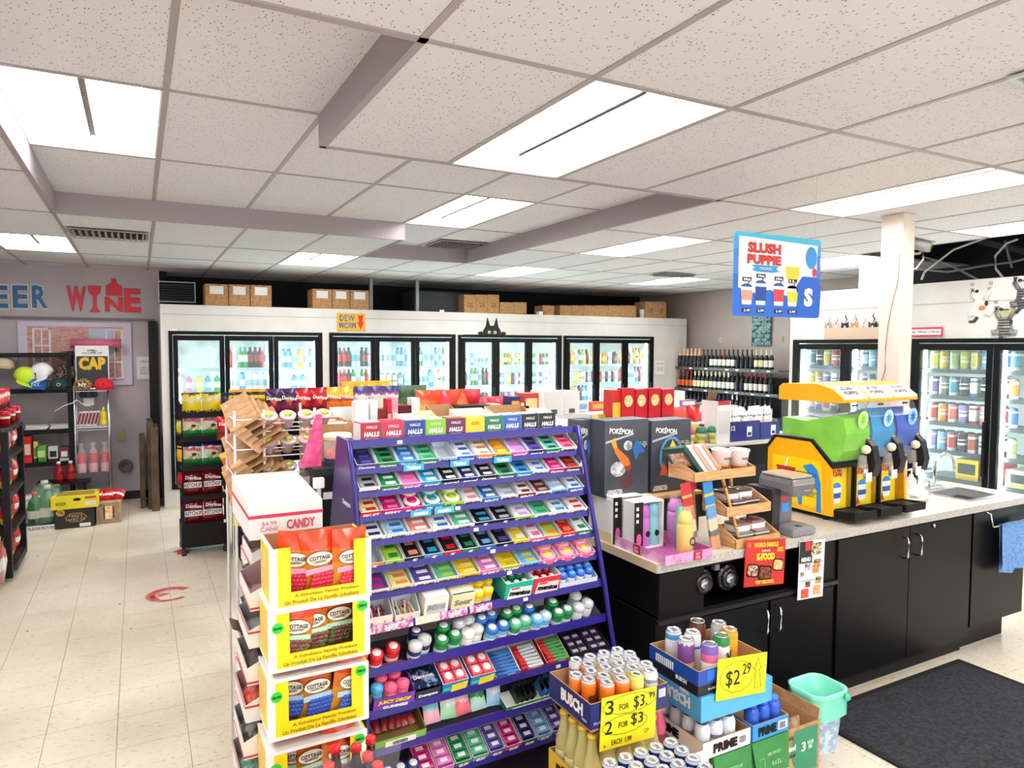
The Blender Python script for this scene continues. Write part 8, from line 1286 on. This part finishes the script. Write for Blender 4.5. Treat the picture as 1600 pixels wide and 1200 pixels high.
O('blue_swash', prism([(-.085, -.5*bh+.012), (.09, -.5*bh+.012), (.1, -.1*bh), (.06, .02*bh), (-.05, .02*bh), (-.095, -.1*bh)], .001), mat('#2a66cc', .35), bn, (.355*bw, -.003, 0)); txt(bn, 'S', WHITE, (.35*bw, -.0045, -.24*bh), .07, .1, (0, 0, 0), .06); O('blue_dome', prism(ellipse(.09, .12, 16), .001), mat('#3f9ae0', .4), bn, (.38*bw, -.003, .26*bh)); O('pale_disc', prism(ellipse(.1, .12, 16), .001), mat('#eef2f8', .4), bn, (.375*bw, -.0025, .14*bh)); O('red_patch', prism(ellipse(.035, .05, 12), .001), mat('#e03a44', .4), bn, (.42*bw, -.004, .08*bh))
for x in (-.29, .29): O('line', tube([(x*.95, 0, bh/2-.005), (x*.95, 0, ZL-(bz0+bz1)/2-.012)], .0012, 4), mat('#d8d8d8', .4), bn)
# ceiling vents
VM = mat('#8a8580', .5)
for (x0, x1, y0, y1, z, lab, dark_back) in ((-.47, .10, 6.5, 6.92, ZL, 'dark ceiling vent behind the long grey beam', 1), (2.70, 3.22, 6.55, 7.0, ZH, 'dark ceiling vent in the raised notch behind the square light', 1), (5.75, 6.25, 6.75, 7.05, ZL, 'dark ceiling vent before the wine wall', 1), (2.62, 3.0, .95, 1.35, ZL, 'white framed ceiling vent near the shop front', 0)):
    t = T('ceiling_vent', lab, 'vent', ((x0+x1)/2, (y0+y1)/2, z-.012)); w_, d_ = x1-x0, y1-y0; O('backing', box(w_-.04, d_-.04, .003), mat('#2b2725', .9) if dark_back else mat('#9aa09f', .8), t, (0, 0, -.002)); O('frame', multi([(0, -d_/2+.01, -.005, w_, .02, .01), (0, d_/2-.01, -.005, w_, .02, .01), (-w_/2+.01, 0, -.005, .02, d_, .01), (w_/2-.01, 0, -.005, .02, d_, .01)]), mat('#c6cdca', .4) if not dark_back else mat('#9a928c', .6), t)  # darker backing and greyer frame on the first three vents
    for q in range(int(w_/.045) if dark_back else 4): O('slat', box(.006, d_-.05, .022), VM if dark_back else mat('#d0d8d4', .4), t, (-w_/2+.03+.045*q if dark_back else -w_/2+.06+.09*q, 0, -.022), (0, .6, 0))
# more goods along the middle gondola so its top reads full
random.seed(5); GC = ['#f4f1ec', '#e8d8b8', '#d04a3a', '#f0d060', '#6a9ad0', '#e8a050', '#f6f4f0', '#8a5aa0', '#4a8a5a']
for i in range(9):
    u0 = 868+28*i; grocery(u0, 625+random.uniform(-4, 6), u0+24, 5.5+.03*(i % 3), .12, (GC[i], GC[(i+3) % 9]), 'grocery_carton', f"{['cream', 'beige', 'red', 'yellow', 'blue', 'orange', 'ivory', 'violet', 'green'][i]} carton, {ORD[i]} along the far end of the middle gondola", grp='cartons at the far end')

for M_ in (CBK, BKM, BLKF, BKS, BLACK): M_.node_tree.nodes['Principled BSDF'].inputs['Specular IOR Level'].default_value = .22
